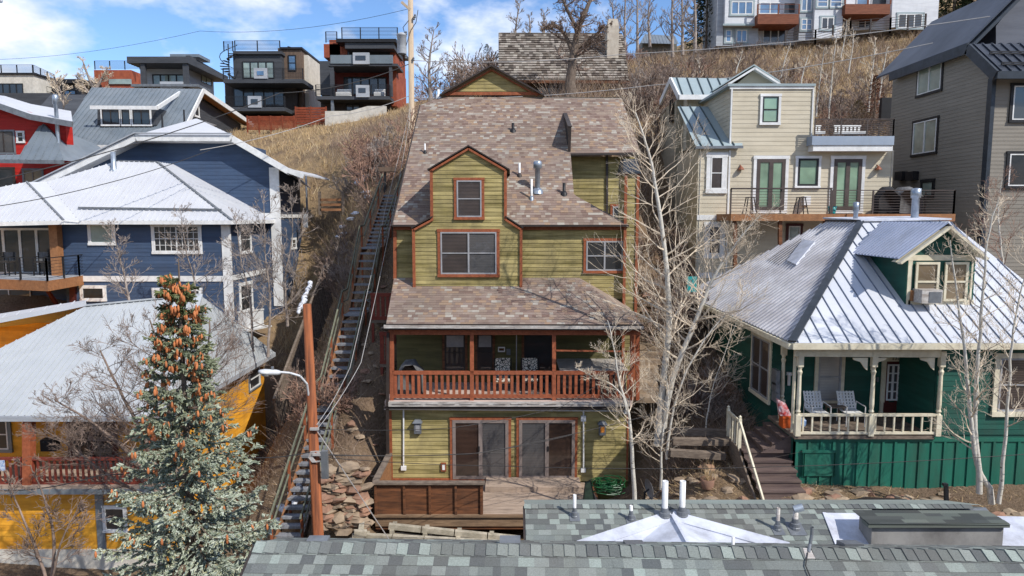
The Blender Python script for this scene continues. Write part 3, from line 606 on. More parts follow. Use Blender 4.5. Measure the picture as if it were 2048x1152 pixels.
    dep=V((0,3.2,0))
    for q0 in (A_,B_): 
        dd=(q0-P_).normalized(); w.prism([P_+V((0,-.35,.14)),q0+dd*.35+V((0,-.35,.14)),q0+dd*.35+V((0,-.35,.06)),P_+V((0,-.35,.06))],dep)
    w.build('gable_roof',T['darktrim'],gb)
    t=MB(); t.beam(P_+V((0,-.06,-.06)),A_+V((0,-.06,-.05)),.06,.16,up=(-Y1)); t.beam(P_+V((0,-.06,-.06)),B_+V((0,-.06,-.05)),.06,.16,up=(-Y1)); t.beam(A_+V((-.2,-.075,.05)),B_+V((.2,-.075,.05)),.08,.14); t.build('gable_trim',T['rust'],gb)
    # ---- bay with dormer
    Yb=24.95; f=front(Yb)
    low=qpx(f,[(829,576),(1042,576),(1042,458),(1011,438),(866,438),(829,458)]); upp=qpx(f,[(864,440),(1011,440),(1011,340),(937,297),(864,340)])
    w=MB(); courses(w,f,low,.15,.02,3,R); courses(w,f,upp,.15,.02,3,R)
    by=w.build('bay_wall',T['olive'],h)
    w=MB(); w.prism([f.p(u_,v_,-.012) for u_,v_ in low],(0,1.4,0)); w.prism([f.p(u_,v_,-.012) for u_,v_ in upp],(0,4,0)); w.build('bay_body',T['oliveD'],h)
    e=MB(); L=[f.p(*q) for q in low]; U_=[f.p(*q) for q in upp]
    def strip(mb,a,b,out,dy,th=.05): # roof slab following an edge
        o=V((0,-.12,0)); mb.prism([a+o+out,b+o+out,b+o+out+Z1*th,a+o+out+Z1*th],(0,dy,0))
    pk=U_[3]; le=U_[4]; re=U_[2]; dl=(le-pk).normalized(); dr=(re-pk).normalized()
    strip(e,pk,le+dl*.18,Z1*.07,4.2); strip(e,pk,re+dr*.18,Z1*.07,4.2)
    strip(e,L[3]+V((0,0,.0)),L[2]+(L[2]-L[3]).normalized()*.1,Z1*.07,1.4); strip(e,L[4],L[5]+(L[5]-L[4]).normalized()*.12,Z1*.07,1.4)
    e.build('dormer_roof',T['darktrim'],by)
    t=MB(); o=V((0,-.05,0))
    for a_,b_ in ((pk,le),(pk,re),(L[3],L[2]),(L[4],L[5])): t.beam(a_+o+Z1*-.02,b_+o+Z1*-.02,.07,.14,up=-Y1)
    for q0,q1 in ((U_[0],le),(U_[1],re),(L[0],L[5]),(L[1],L[2])): t.beam(V((q0.x,Yb-.045,q0.z)),V((q0.x,Yb-.045,q1.z)),.1,.065)
    t.build('dormer_trim',T['rust'],by)
    winp(h,Yb-.005,914,361,963,434,trim='rust',tw=.1,pm='gl_blind')
    winp(h,Yb-.005,882,464,993,548,trim='rust',tw=.11,cols=2,pm=['gl_blind','gl_screen'])
    winp(h,Yu-.005,1172,482,1246,541,trim='rust',tw=.1,cols=2,pm='gl_dark')
    # ---- porch roof
    Ye=22.75; ze=zat(651,Ye); pr=slope((0,Ye,ze),2.75,1.38)
    tp=(Yu-Ye)*math.hypot(2.75,1.38)/2.75
    q=qpx(pr,[(772,650),(1284,650),(1160,566),(787,560)]); q[2]=(q[2][0],tp-.02); q[3]=(q[3][0],tp-.02)
    r=MB(); courses(r,pr,q,.15,.01,.21,R,jit=.004)
    a_=pr.p(*q[1]); c_=pr.p(*q[2]); r.poly([a_,c_,V((a_.x,Yu+.1,a_.z+.3))]); r.poly([pr.p(*q[0]),pr.p(*q[3]),V((q[0][0],Yu,ze))])
    r.build('porch_roof',T['shC'],h)
    t=MB(); t.beam(PY(768,653,Ye-.06),PY(1287,655,Ye-.06),.12,.1); t.build('gutter',T['gutter'],h)
    t=MB(); t.beam(PY(772,648.5,Ye-.02),PY(1286,650,Ye-.02),.1,.03); t.beam(PY(769,657.5,Ye-.03),PY(1286,659,Ye-.03),.1,.05); t.box(xl-.1,xr+.2,Ye+.05,Yu+.1,ze-.14,ze-.1); t.build('soffit',T['darktrim'],h)
    # posts, beam
    Yp=23.05; t=MB(); zf=zat(799,Yp); zc=zat(664,Yp)
    pb=MB(); pb.beam(PY(778,663,Yp),PY(1280,664,Yp),.14,.2); pb.build('porch_beam',T['rustR'],h)
    for u in (784,944,1108,1264):
        t=MB(); t.beam(PY(u,800,Yp),PY(u,667,Yp),.13,.13); t.build('porch_post',T['rustR'],h)
    t=MB(); t.beam(PY(1275,800,Yp+.7),PY(1275,667,Yp+.7),.12,.12); t.build('porch_post',T['rustR'],h)
    t=MB(); picket(t,PY(786,799,Yp-.02),PY(1262,799,Yp-.02),zat(742,Yp)-zf,.196,.1,.12,.035,.12); t.build('balcony_railing',T['rustR'],h)
    t=MB(); t.box(xl-.03,xr+.03,Yp-.12,25.6,zt-.02,zf-.02); t.build('balcony_floor',T['deckPink'],h)
    t=MB(); a_=PY(777,808,Yp-.14); c_=PY(1260,808,Yp-.14); t.beam(a_,c_,.06,.17)
    for i in range(14): p=a_.lerp(c_,(i+.6)/14.3); t.beam(p+V((-.2,-.045,.02)),p+V((.2,-.045,.02)),.02,.035)
    t.build('balcony_edge',T['gutter'],h)
    t=MB(); a_=PY(768,815,Yp-.05); t.beam(a_,PY(1262,816,Yp-.05),.13,.07); t.beam(PY(774.5,815,Yp-.05),PY(777,958,Yl-.1),.1,.08); t.beam(PY(776,665,Yp-.12),PY(775,812,Yp-.12),.09,.08); t.build('lower_gutter',T['darktrim'],h)
    # conduit with boxes
    t=MB(); t.tube(PY(768,818,Yl-.08),PY(1256,822,Yl-.08),.028,.028,6)
    for u,y1 in ((807,936),(1167,940)):
        t.tube(PY(u,820,Yl-.06),PY(u,y1,Yl-.06),.028,.028,6); t.fbox(Yl-.1,u-5,y1-3,u+5,y1+5,.09)
    t.fbox(Yl-.11,1162,832,1172,843,.08); t.fbox(Yl-.11,1247,818,1256,828,.08)
    t.build('conduit',T['white'],h)
    for u0,u1 in ((777,783),(1252,1258)): t=MB(); t.fbox(Yl-.04,u0,822,u1,960,.05); t.build('corner_board',T['rust'],h)
    t=MB(); t.fbox(Yl-.05,779,957,1000,962,.05); t.build('base_board',T['rust'],h)
    # ---- sliding doors
    for (x0,x1,pm,hx) in ((906,1017,['gl_brown','gl_screen'],958),(1038,1150,['gl_screen','gl_brown'],1096)):
        d=winp(h,Yl-.02,x0,839,x1,957,trim='rust',tw=.09,fm='doorframe',cols=2,rows=1,pm=pm,fw=.11,name='sliding_door',sill=False)
        t=MB(); t.fbox(Yl-.12,hx-1.5,893,hx+1.5,903,.04); t.build('handle',T['blackm'],d)
    # ---- wall lamps
    for u,dy in ((835,0),(1205,3)):
        t=MB(); t.fbox(Yl-.16,u-7,846+dy,u+7,868+dy,.12); c=PY(u,844+dy,Yl-.11)
        t.hexa([c+V((-.17,-.12,-.02)),c+V((.17,-.12,-.02)),c+V((.17,.1,-.02)),c+V((-.17,.1,-.02)),c+V((-.1,-.03,.08)),c+V((.1,-.03,.08)),c+V((.1,.1,.08)),c+V((-.1,.1,.08))])
        l=t.build('wall_lamp',T['greym'],h)
        t=MB(); t.fbox(Yl-.17,u-4,850+dy,u+4,862+dy,.01); t.build('lamp_glass',T['lampGl'] if dy else T['frame'],l)
    t=MB(); t.fbox(Yl-.07,882,926,892,943,.05); ob=t.build('outlet_cover',T['rust'],h)
    t=MB(); t.fbox(Yl-.09,884.5,929,889.5,940,.03); t.build('outlet',T['white'],ob)
    # ---- porch back wall openings
    Yq=25.58
    for (x0,y0,x1,y1,pm,rows) in ((890,668,930,742,'gl_dark',2),(955,668,985,742,'gl_dark',2),(1048,668,1104,775,'gl_dark',1)):
        winp(h,Yq,x0,y0,x1,y1,trim='plank',tw=.09,fm='darktrim',rows=rows,pm=pm,sill=False)
    for (x0,x1) in ((893,927),(957,983)):
        t=MB(); t.fbox(Yq-.045,x0,668,x1,694,.02); t.build('window_blind',T['frame'],h)
    t=MB(); t.fbox(Yq-.05,996,694,1010,704,.03); sg=t.build('house_number_plate',T['white'],h)
    t=MB(); t.fbox(Yq-.056,998,696.5,1008,701.5,.004); t.build('plate_print',T['plank'],sg)
    t=MB(); t.fbox(Yq-.08,1013,698,1021,710,.06); t.build('meter_box',T['greym'],h)
    t=MB(); t.tube(PY(1033,668,24.2),PY(1033,790,24.2),.02,.02,6); t.build('pipe',T['galv'],h)
    # screened right end of the balcony
    t=MB(); t.beam(PY(1108,701,Yp),PY(1264,703,Yp),.05,.05); 
    t.build('screen_rail',T['rustR'],h)
    # ---- roof fin
    t=MB(); fx=PP(1130,250,rf.O,rf.N).x
    p0=PX(1122,213,fx); p1=PX(1137,255,fx); p2=PX(1136,291,fx); p3=PX(1124,262,fx)
    t.prism([V((fx,p.y,p.z)) for p in (p0,p1,p2,p3)],(.12,0,0)); fn=t.build('roof_fin',T['blackm'],h)
    t=MB(); t.beam(V((fx+.05,p1.y-.02,p1.z)),V((fx+.05,p2.y-.02,p2.z-.25)),.12,.05); t.beam(V((fx+.06,p0.y,p0.z+.03)),V((fx+.06,p1.y-.03,p1.z+.03)),.17,.04); t.build('fin_trim',T['darktrim'],fn)
    # ---- roof vents
    def pipe(u,vb,vt,r,mat,flash=None,cap=False,name='vent_pipe'):
        bs=PP(u,vb,rf.O,rf.N); hh=PY(u,vt,bs.y).z-bs.z; t=MB(); prof=[(r,-.1),(r,hh)]
        if cap: prof=[(r,-.1),(r,hh-.3),(r*1.7,hh-.28),(r*1.7,hh-.05),(r*1.3,hh)]
        t.lathe(bs,prof,10)
        o=t.build(name,T[mat],h,True)
        t=MB(); t.lathe(bs,[(r*2.6,-.12),(r*2.2,.02),(r*1.15,.12)],10); t.build('flashing',T[flash or mat],o,True)
    pipe(1075,382,322,.1,'galv',cap=True,name='flue'); pipe(1039,352,326,.045,'white','darktrim'); pipe(1063,398,358,.045,'white','galv'); pipe(1026,262,246,.06,'blackm'); pipe(1128,388,366,.06,'blackm'); pipe(850,306,287,.035,'white','blackm'); pipe(877,194,179,.06,'white')
    return h
def roofpx(name,fr,pts,par,mat,sp=.4,h=.04,w=.03,rib=None,sub=None):
    mb=MB(); pl=qpx(fr,pts) if len(pts[0])==2 and abs(pts[0][0])>0 and not isinstance(pts[0],V) else pts
    seams(mb,fr,pl,sp,h,w,0,1 if rib else 0); mats=[T[mat]]+([T[rib]] if rib else [])
    return mb.build(name,mats,par),[fr.p(*q) for q in pl]
def edge(par,pts,w,h,mat,name,off=(0,0,0)):
    t=MB()
    for a,b in zip(pts[:-1],pts[1:]): t.beam(V(a)+V(off),V(b)+V(off),w,h)
    return t.build(name,T[mat],par)
def siding(par,fr,poly,mat,h=.18,lip=.015,name='wall'):
    w=MB(); courses(w,fr,poly,h,lip,4,R); return w.build(name,T[mat],par)
def pxb(par,name,mat,Y,x0,y0,x1,y1,d):
    t=MB(); t.fbox(Y,x0,y0,x1,y1,d); return t.build(name,T[mat],par)
# ================================================================ yellow house
def yellow():
    Ye=22.5; ze=zat(832,Ye); B=PZ(550,705,ze); XR=B.x; A_=V((XR,Ye,ze)); Lf=V((-32,Ye,ze)); P1=PY(400,590,28.3)
    h=thing('yellow_house','golden yellow house with pale ribbed metal roof and red railed porch','house',(XR-4,23,-3))
    fr=plane3(A_,Lf,P1,(1,0,0)); P2=PP(172,612,fr.O,fr.N); P3=PP(-60,726,fr.O,fr.N)
    fr.O=Lf; roofpx('front_roof',fr,[fr.q(p) for p in (Lf,A_,P1,P2,P3,V((-32,P3.y,P3.z)))],h,'rfyel',.23,.03,.035)
    f2=plane3(A_,B,P1,(0,1,0)); roofpx('side_roof',f2,[f2.q(p) for p in (A_,B,P1)],h,'rfyel',.23,.03,.035)
    bk=MB(); bk.poly([P1,B,V((-32,B.y,ze))]); bk.poly([P1,P2,V((-32,B.y,ze))]); bk.build('back_roof',T['rfyel'],h)
    edge(h,[A_+V((0,0,-.09)),B+V((0,0,-.09))],.06,.2,'greyw','side_fascia'); edge(h,[Lf,A_],.1,.16,'greyw','front_fascia',(0,-.03,-.09))
    edge(h,[P2,P1,A_],.22,.05,'rfyel','ridge_cap',(0,0,.03))
    xs=XR-.45; w=MB(); Yw=23.0; zf=zat(976,22.7)
    w.box(-32,xs,Yw+.02,B.y-.4,-4.5,zf-.02); w.box(-32,xs-.01,24.85,B.y-.4,-4,ze-.05); w.build('wall_body',T['yellow'],h)
    siding(h,rightw(xs),[(Yw,-3.8),(B.y-.4,-2),(B.y-.4,ze-.08),(Yw,ze-.08)],'yellow',.2,name='side_wall')
    siding(h,front(Yw),[(-32,-3),(xs,-3),(xs,zf-.1),(-32,zf-.1)],'yellow',.2,name='lower_wall')
    siding(h,front(24.83),[(-32,zf),(xs,zf),(xs,ze),(-32,ze)],'yellow',.2,name='porch_wall')
    pxb(h,'foundation','cream2',Yw-.08,-60,1100,330,1230,.2)
    pxb(h,'porch_floor','deck',22.45,-60,972,330,979,2.4); pxb(h,'floor_fascia','rfgrey',22.4,-60,979,330,989,.05)
    pxb(h,'corner_trim','rfgrey',Yw-.06,196,990,205,1100,.05)
    winp(h,Yw-.01,212,1014,250,1060,trim='white',tw=.07,fm='white'); winp(h,24.8,-20,838,15,898,trim='rfgrey',tw=.12,fm='white')
    winp(h,24.8,150,842,225,962,trim='doorred',tw=.14,fm='doorred',cols=2,rows=1,pm='gl_dark')
    for u in (58,300):
        t=MB(); t.beam(PY(u,975,22.65),PY(u,833,22.65),.28,.28); t.build('porch_post',T['rustR'],h)
    t=MB(); picket(t,PY(-60,972,22.62),PY(330,972,22.62),1.02,.19,.07,.1,.04,.1); t.build('porch_railing',T['rustR2'],h)
    wins(h,xs,497,735,518,775,'R',fm='white',trim='rfgrey',tw=.08)
    # rear wing with shed roof
    Yr=30.5; f=front(Yr); siding(h,f,qpx(f,[(-80,740),(168,740),(168,612),(-80,660)]),'yellow',.2,name='rear_wing_wall')
    a,b,c,d=PY(-80,656,Yr-.3),PY(172,608,Yr-.3),PY(172,600,Yr+1.2),PY(-80,640,Yr+1.2)
    t=MB(); t.poly([a,b,c,d]); t.beam(a,b,.05,.22)
    for i in range(9):
        p=a.lerp(b,(i+.6)/9)+V((0,.35,.12)); t.beam(p,p+V((.12,.1,.14)),.06,.03)
    t.build('rear_roof',T['rfwhite'],h); t=MB(); t.box(-32,b.x-.1,Yr+.02,Yr+5,-2,a.z-.1); t.build('rear_wing_body',T['yellow'],h)
    # hanging basket
    t=MB(); t.tube(PY(94,835,23.6),PY(94,880,23.6),.012,.012,5); t.build('basket_rod',T['blackm'],tr:=thing('hanging_planter','black rectangular planter hanging under the yellow porch roof','planter',PY(94,905,23.6))); 
    t=MB(); t.fbox(23.4,81,880,109,903,.3); t.lathe(PY(95,882,23.55),[(.2,0),(.16,.06),(.02,.09)],8); t.build('planter_box',T['blackm'],tr)
    t=MB()
    for i in range(26): 
        p=PY(38+R.random()*42,968-R.random()*16,23.2); t.tube(p,p+V((R.uniform(-.1,.1),.45,0)),.06,.06,7,cap=True)
    single(t,'firewood_pile',T['plankB'],'pile of split firewood behind the red porch railing','firewood')
    t=MB(); t.fbox(22.5,-8,921,8,942,.03); o=single(t,'porch_sign',T['signb'],'blue and white sign fixed to the red porch railing','sign')
yellow_args=None
# ================================================================ blue house
def blue():
    Ye=35.4; ze=zat(441,Ye); A_=PY(464,441,Ye); X=A_.x; Bk=V((X,41.6,ze)); P1=PY(314,324,39.8)
    h=thing('blue_house','navy blue house with white trim, pale metal roofs and a corner deck','house',(X-6,38,3))
    fr=plane3(A_,A_-X1*8,P1,(1,0,0))
    pl=[(157,441),(93,364),(235,322),(314,324),(464,441)]
    _,k=roofpx('front_roof',fr,pl,h,'rfwhite',.3,.04,.05)
    P2=k[2]; f2=plane3(A_,Bk,P1,(0,1,0)); roofpx('side_roof',f2,[f2.q(p) for p in (A_,Bk,V((X,42.5,ze)),V((P1.x,42.5,P1.z)),P1)],h,'rfwhite',.3,.04,.05)
    _,k2=roofpx('deck_roof',Fr(PY(0,444,34.6),fr.U,fr.V,fr.N),[(-120,447),(127,441),(53,364),(-120,398)],h,'rfwhite',.3,.04,.05)
    t=MB(); t.poly([k2[1],k2[2],k[1],k[0]]); t.poly([k[2],k[1],k[1]+V((-1,5,-1)),k[2]+V((-1,5,0))]); t.poly([k2[2],k2[3],k2[3]+V((0,6,-1)),k2[2]+V((0,6,-1))]); t.build('valley_roof',T['rfwhite'],h)
    edge(h,[k2[0],k2[1],k[0],A_],.1,.2,'white','front_fascia',(0,-.04,-.1)); edge(h,[A_,Bk],.08,.2,'white','side_fascia',(.03,0,-.1)); edge(h,[k[2],P1,A_],.14,.04,'greym','ridge_cap',(0,0,.03)); edge(h,[k2[2],k2[1]],.1,.04,'greym','hip_cap',(0,0,.04))
    a,b=PP(157,420,fr.O,fr.N),PP(443,424,fr.O,fr.N); edge(h,[a,b],.06,.1,'greym','snow_rail',(0,0,.12))
    a=PP(228,336,fr.O,fr.N); t=MB(); t.lathe(a,[(.3,-.2),(.14,.05),(.13,.9)],10); t.build('flue',T['galv'],h,True)
    # walls
    Yw=36.0; xr=PY(457,500,Yw).x; f=front(Yw); xl=xat(127,500,Yw); zb=2.5
    siding(h,f,[(xl,zb),(xr,zb),(xr,ze-.02),(xl,ze-.02)],'blue',.2,name='front_wall'); siding(h,rightw(xr),[(Yw,zb),(42,zb),(42,ze-.02),(Yw,ze-.02)],'blue',.2,name='side_wall')
    t=MB(); t.box(xl+.02,xr-.01,Yw+.01,42,zb-1,ze-.06); t.box(-44,xl+.1,38,46,zb-1,ze); t.build('wall_body',T['blue'],h)
    pxb(h,'belt_board','white',Yw-.05,160,552,457,563,.06); a=V((xr+.04,Yw,zat(557,Yw))); edge(h,[a,a+V((0,5.8,0))],.04,.28,'white','side_belt_board')
    pxb(h,'corner_board','white',Yw-.06,450,450,459,640,.14)
    winp(h,Yw-.01,182,449,226,486,trim='white',tw=.12,fm='white',rows=1,pm='gl_green2'); winp(h,Yw-.01,310,452,398,503,trim='white',tw=.13,fm='white',cols=2,grid=(8,4)); winp(h,Yw-.01,166,575,208,598,trim='white',tw=.12,fm='white',rows=1); winp(h,Yw-.01,312,580,400,640,trim='white',tw=.12,fm='white',cols=2)
    wins(h,xr,479,455,500,503,'R',fm='white',trim='white',tw=.13); wins(h,xr,480,568,503,620,'R',fm='white',trim='white',tw=.13)
    t=MB(); a=PX(477,662,xr+.9); b=PX(528,652,xr+.9); picket(t,a,b,1.,.16,.05,.08,.04,.06); t.beam(a,b,.9,.08); t.build('side_balcony',T['white'],h)
    # deck wing
    Yd=37.6; siding(h,front(Yd),[(-44,zb),(xl+.3,zb),(xl+.3,ze),(-44,ze)],'blue',.2,name='deck_wall')
    winp(h,Yd-.02,-20,456,106,548,fm='white',cols=4,rows=1,pm='gl_dark',name='glazed_door',fw=.12); winp(h,Yd-.02,-20,578,62,640,fm='white',cols=2,rows=2,pm='gl_screen')
    zd=zat(556,34.5); a=PZ(-60,556,zd); b=PZ(95,562,zd); c=PZ(159,552,zd); t=MB(); t.prism([a,b,c,V((c.x,Yd,zd)),V((a.x,Yd,zd))],(0,0,-.5)); t.build('deck',T['orangew'],h)
    t=MB(); t.prism([q+Z1*.004 for q in (a,b,c,V((c.x,Yd,zd)),V((a.x,Yd,zd)))],(0,0,.03)); t.build('deck_floor',T['greyw'],h)
    t=MB(); rail(t,a,b,1.1,2,.07,6); rail(t,b,c,1.1,1.6,.07,6); rail(t,c,V((c.x,Yd,zd)),1.1,2,.07,6); t.build('deck_railing',T['blackm'],h)
    p=PZ(117,552,zd); t=MB(); t.beam(p,V((p.x,p.y,ze-.1)),.42,.42); t.build('deck_post',T['orangew'],h)
    t=MB(); t.beam(PY(148,560,36),PY(148,640,36),.3,.3); t.beam(PY(95,580,35.2),PY(115,612,36),.15,.15); t.build('deck_brace',T['doorred'],h)
    # rear block
    Yr=41.6; f=front(Yr); xe=xat(553,500,Yr); w=siding(h,f,qpx(f,[(60,440),(553,640),(553,330),(462,276),(276,274),(66,374)]),'blue',.22,name='upper_wall')
    siding(h,rightw(xe),[(Yr,3),(Yr+5,3),(Yr+5,ze+3),(Yr,ze+3)],'blue',.22,name='rear_side_wall')
    t=MB(); t.box(-40,xe-.01,Yr+.01,Yr+5,3,ze+1); t.box(xat(280,0,Yr),xat(460,0,Yr),Yr+.01,Yr+5,ze,zat(284,Yr)); t.build('rear_body',T['blue'],h)
    pxb(h,'rear_corner_board','white',Yr-.06,548,335,557,612,.12); a=V((xe+.04,Yr,zat(430,Yr))); edge(h,[a,a+V((0,5,0))],.06,.36,'white','rear_belt_board'); edge(h,[PY(520,431,Yr-.06),PY(553,431,Yr-.06)],.06,.3,'white','front_belt_board')
    wins(h,xe,583,478,591,496,'R',fm='white',trim='white',tw=.08)
    t=MB(); a=PX(612,350,xe+.1); t.tube(a,V((a.x,a.y,5)),.07,.07,6); t.fbox(46,607,428,614,455,.2); t.build('conduit',T['greyw'],h)
    Yf=Yr-.7; ff=front(Yf); q=[PY(u,v,Yf) for u,v in ((20,392),(272,270),(464,271),(577,337),(595,341))]
    Pk=PY(392,237,Yf+3); far=PY(640,350,46.8); 
    t=MB(); t.poly([q[1],q[2],Pk]); fr3=plane3(q[2],q[3],Pk,(0,1,0)); R2=V((Pk.x,47,Pk.z)); E=V((q[3].x+.1,47,q[3].z-.05)); 
    t.poly([q[1],Pk,R2,V((q[0].x,47,q[0].z)),q[0]]); t.build('gambrel_roof',T['rfwhite'],h)
    f1=plane3(q[1],q[2],Pk,(1,0,0)); roofpx('clipped_gable_roof',f1,[f1.q(p+Z1*.02) for p in (q[1],q[2],Pk)],h,'rfwhite',.3,.04,.05)
    roofpx('right_slope_roof',fr3,[fr3.q(p) for p in (q[2],q[3],E,R2,Pk)],h,'rfwhite',.3,.04,.05)
    t=MB(); t.prism([q[3],q[3]+V((.9,-.05,-.32)),q[3]+V((.9,-.05,-.4)),q[3]+V((0,0,-.15))],(0,5.8,0)); t.build('eave_flare',T['rfwhite'],h)
    edge(h,q[:4],.1,.34,'white','rake_board',(0,-.04,-.17)); edge(h,[q[3],q[3]+V((.92,-.05,-.33))],.1,.3,'white','flare_board',(0,-.04,-.12)); edge(h,[q[0]+Z1*.1,q[1]+Z1*.1,q[2]+Z1*.1],.24,.06,'greyw','gutter',(0,-.1,0))
    edge(h,q[:4],.7,.06,'white','soffit',(0,.35,-.36))
    for u,v0,v1 in ((325,252,230),(369,248,221)):
        t=MB(); a=PY(u,v0,Yf+1.5 if u<350 else Yf+2.5); t.lathe(a,[(.1,-.3),(.06,.05),(.05,(v0-v1)/31)],8); t.build('vent_pipe',T['blackm'],h)
    # furniture on the deck
    for i,u in enumerate((8,78)):
        p=PZ(u,553,zd); lb=('grey bar chair at the left end of the blue house deck','grey bar chair beside the orange post on the blue deck')[i]
        c=thing('bar_chair',lb,'chair',p,'bar chairs on the blue house deck'); t=MB(); t.box(p.x-.3,p.x+.3,p.y,p.y+.5,p.z+.72,p.z+.78); t.build('seat',T['wicker'],c)
        t=MB(); t.box(p.x-.3,p.x+.3,p.y+.46,p.y+.52,p.z+.78,p.z+1.25); t.build('backrest',T['fabric'],c)
        for sx in (-.27,.27):
            for sy in (.03,.46): t=MB(); t.beam((p.x+sx,p.y+sy,p.z),(p.x+sx,p.y+sy,p.z+(1.25 if sy>.3 else 1)),.05,.05); t.build('leg',T['blackm'],c)
            t=MB(); t.beam((p.x+sx,p.y,p.z+1.0),(p.x+sx,p.y+.48,p.z+1.02),.06,.04); t.build('armrest',T['blackm'],c)
    p=PZ(141,552,zd)+V((0,.7,0)); grill(p,'black covered grill at the right end of the blue house deck','fabricD',.55)
def grill(p,label,mat,s_=.5):
    g=thing('covered_grill',label,'grill',p); t=MB(); a=s_; prof=[(-a,0),(-a*.95,.75),(-a*.7,1.0),(-a*.35,1.2),(a*.3,1.22),(a*.6,1.02),(a*.98,.85),(a,0)]
    n=len(t.v); n2=9; L=[]
    for j in range(n2):
        y=-a*.55+a*1.1*j/(n2-1); k_=1-.12*abs(2*j/(n2-1)-1)**3
        L.append([V((p.x+x*k_+R.uniform(-.012,.012),p.y+y+.04*math.sin(i*2.1),p.z+z*(1 if z==0 else k_)+R.uniform(-.012,.012))) for i,(x,z) in enumerate(prof)])
    i0=len(t.v)
    for r in L: t.v+=[tuple(q) for q in r]
    m=len(prof)
    for j in range(n2-1):
        for i in range(m-1): t.f.append((i0+j*m+i,i0+j*m+i+1,i0+(j+1)*m+i+1,i0+(j+1)*m+i)); t.m.append(0)
    t.f.append(tuple(i0+i for i in range(m))); t.m.append(0); t.f.append(tuple(i0+(n2-1)*m+i for i in range(m))); t.m.append(0)
    t.build('cover',T[mat],g,True); t=MB()
    t.box(p.x-a*.9,p.x+a*.9,p.y-.2,p.y+.2,p.z+.02,p.z+.1); t.build('base',T['blackm'],g)
# ================================================================ grey-roofed house behind
def greyroof():
    Ye=57; ze=zat(289,Ye); X=-28.2; h=thing('grey_roof_house','dark grey house with grey metal roof, wide shed dormer and white trim','house',(X-8,60,12))
    pk=PX(406,178,X); fr=plane3((X,Ye,ze),(X-8,Ye,ze),pk,(1,0,0))
    _,k=roofpx('front_roof',fr,[(108,290),(352,290),(406,178),(183,175)],h,'rfgrey',.42,.05,.04)
    far=PX(505,247,X); t=MB(); t.poly([k[3],k[2],V((X,far.y,far.z)),V((k[3].x,far.y,far.z))]); t.build('rear_roof',T['rfgrey'],h)
    xe=X-.9; w=MB(); q=[(Ye+.9,8),(far.y-1,8),(far.y-1,far.z-.2),(pk.y,pk.z-.5),(Ye+.9,ze+.3)]; siding(h,rightw(xe),q,'charc',.25,name='gable_wall')
    t=MB(); t.prism([V((xe-.02,a,b)) for a,b in q],(-13,0,0)); t.build('wall_body',T['charc'],h)
    for n_,a,b in (('rake_board',k[1],k[2]),('rear_rake_board',k[2],V((X,far.y,far.z)))): edge(h,[a,b],.12,.4,'white',n_,(.04,0,-.15))
    t=MB(); a,b,c=k[1],k[2],V((X,far.y,far.z)); o=V((-.9,0,0)); dn=V((0,0,-.25)); t.poly([a+dn,b+dn,b+dn+o,a+dn+o]); t.poly([b+dn,c+dn,c+dn+o,b+dn+o]); t.build('soffit',T['orangew'],h)
    edge(h,[k[0],k[1]],.15,.3,'white','eave_board',(0,-.05,-.16))
    siding(h,front(Ye+.9),[(k[0].x+1,8),(xe,8),(xe,ze),(k[0].x+1,ze)],'charc',.25,name='front_wall')
    winp(h,Ye+.85,146,300,172,325,trim='white',tw=.2,fm='white',cols=2); pxb(h,'corner_board','white',Ye+.8,130,296,136,330,.1)
    t=MB()
    for y in (pk.y-1.5,pk.y+3.5): t.beam((xe+.05,y,pk.z-4),(xe+.05,y,pk.z-8),.1,.25)
    t.build('gable_post',T['white'],h); wins(h,xe,389,212,397,232,'R',fm='white',trim='white',tw=.12,rows=1)
    # dormer
    a=PP(252,250,fr.O,fr.N).y-.3; f=front(a); d=siding(h,f,qpx(f,[(195,251),(311,251),(311,214),(195,214)]),'charc',.2,name='dormer_wall')
    x0,x1=xat(195,230,a),xat(311,230,a); zt=zat(214,a); t=MB(); t.box(x0+.02,x1-.02,a+.02,a+4.5,zat(250,a),zt-.02); t.build('dormer_body',T['charc'],d)
    e=[PY(181,212,a-.8),PY(314,213,a-.8)]; tp=[PP(360,183,fr.O,fr.N),PP(214,176,fr.O,fr.N)]; f3=plane3(e[0],e[1],tp[0],(1,0,0)); roofpx('dormer_roof',f3,[f3.q(p+Z1*.06) for p in (e[0],e[1],tp[0],tp[1])],d,'rfgrey',.42,.05,.04)
    edge(d,[e[0],e[1],tp[0]],.15,.3,'white','dormer_fascia',(0,-.03,-.12))
    for x0_,x1_,c in ((206,238,2),(245,259,1),(267,299,2)): winp(h,a-.02,x0_,218,x1_,249,trim='white',tw=.14,fm='darktrim',cols=c,rows=1,name='dormer_window')
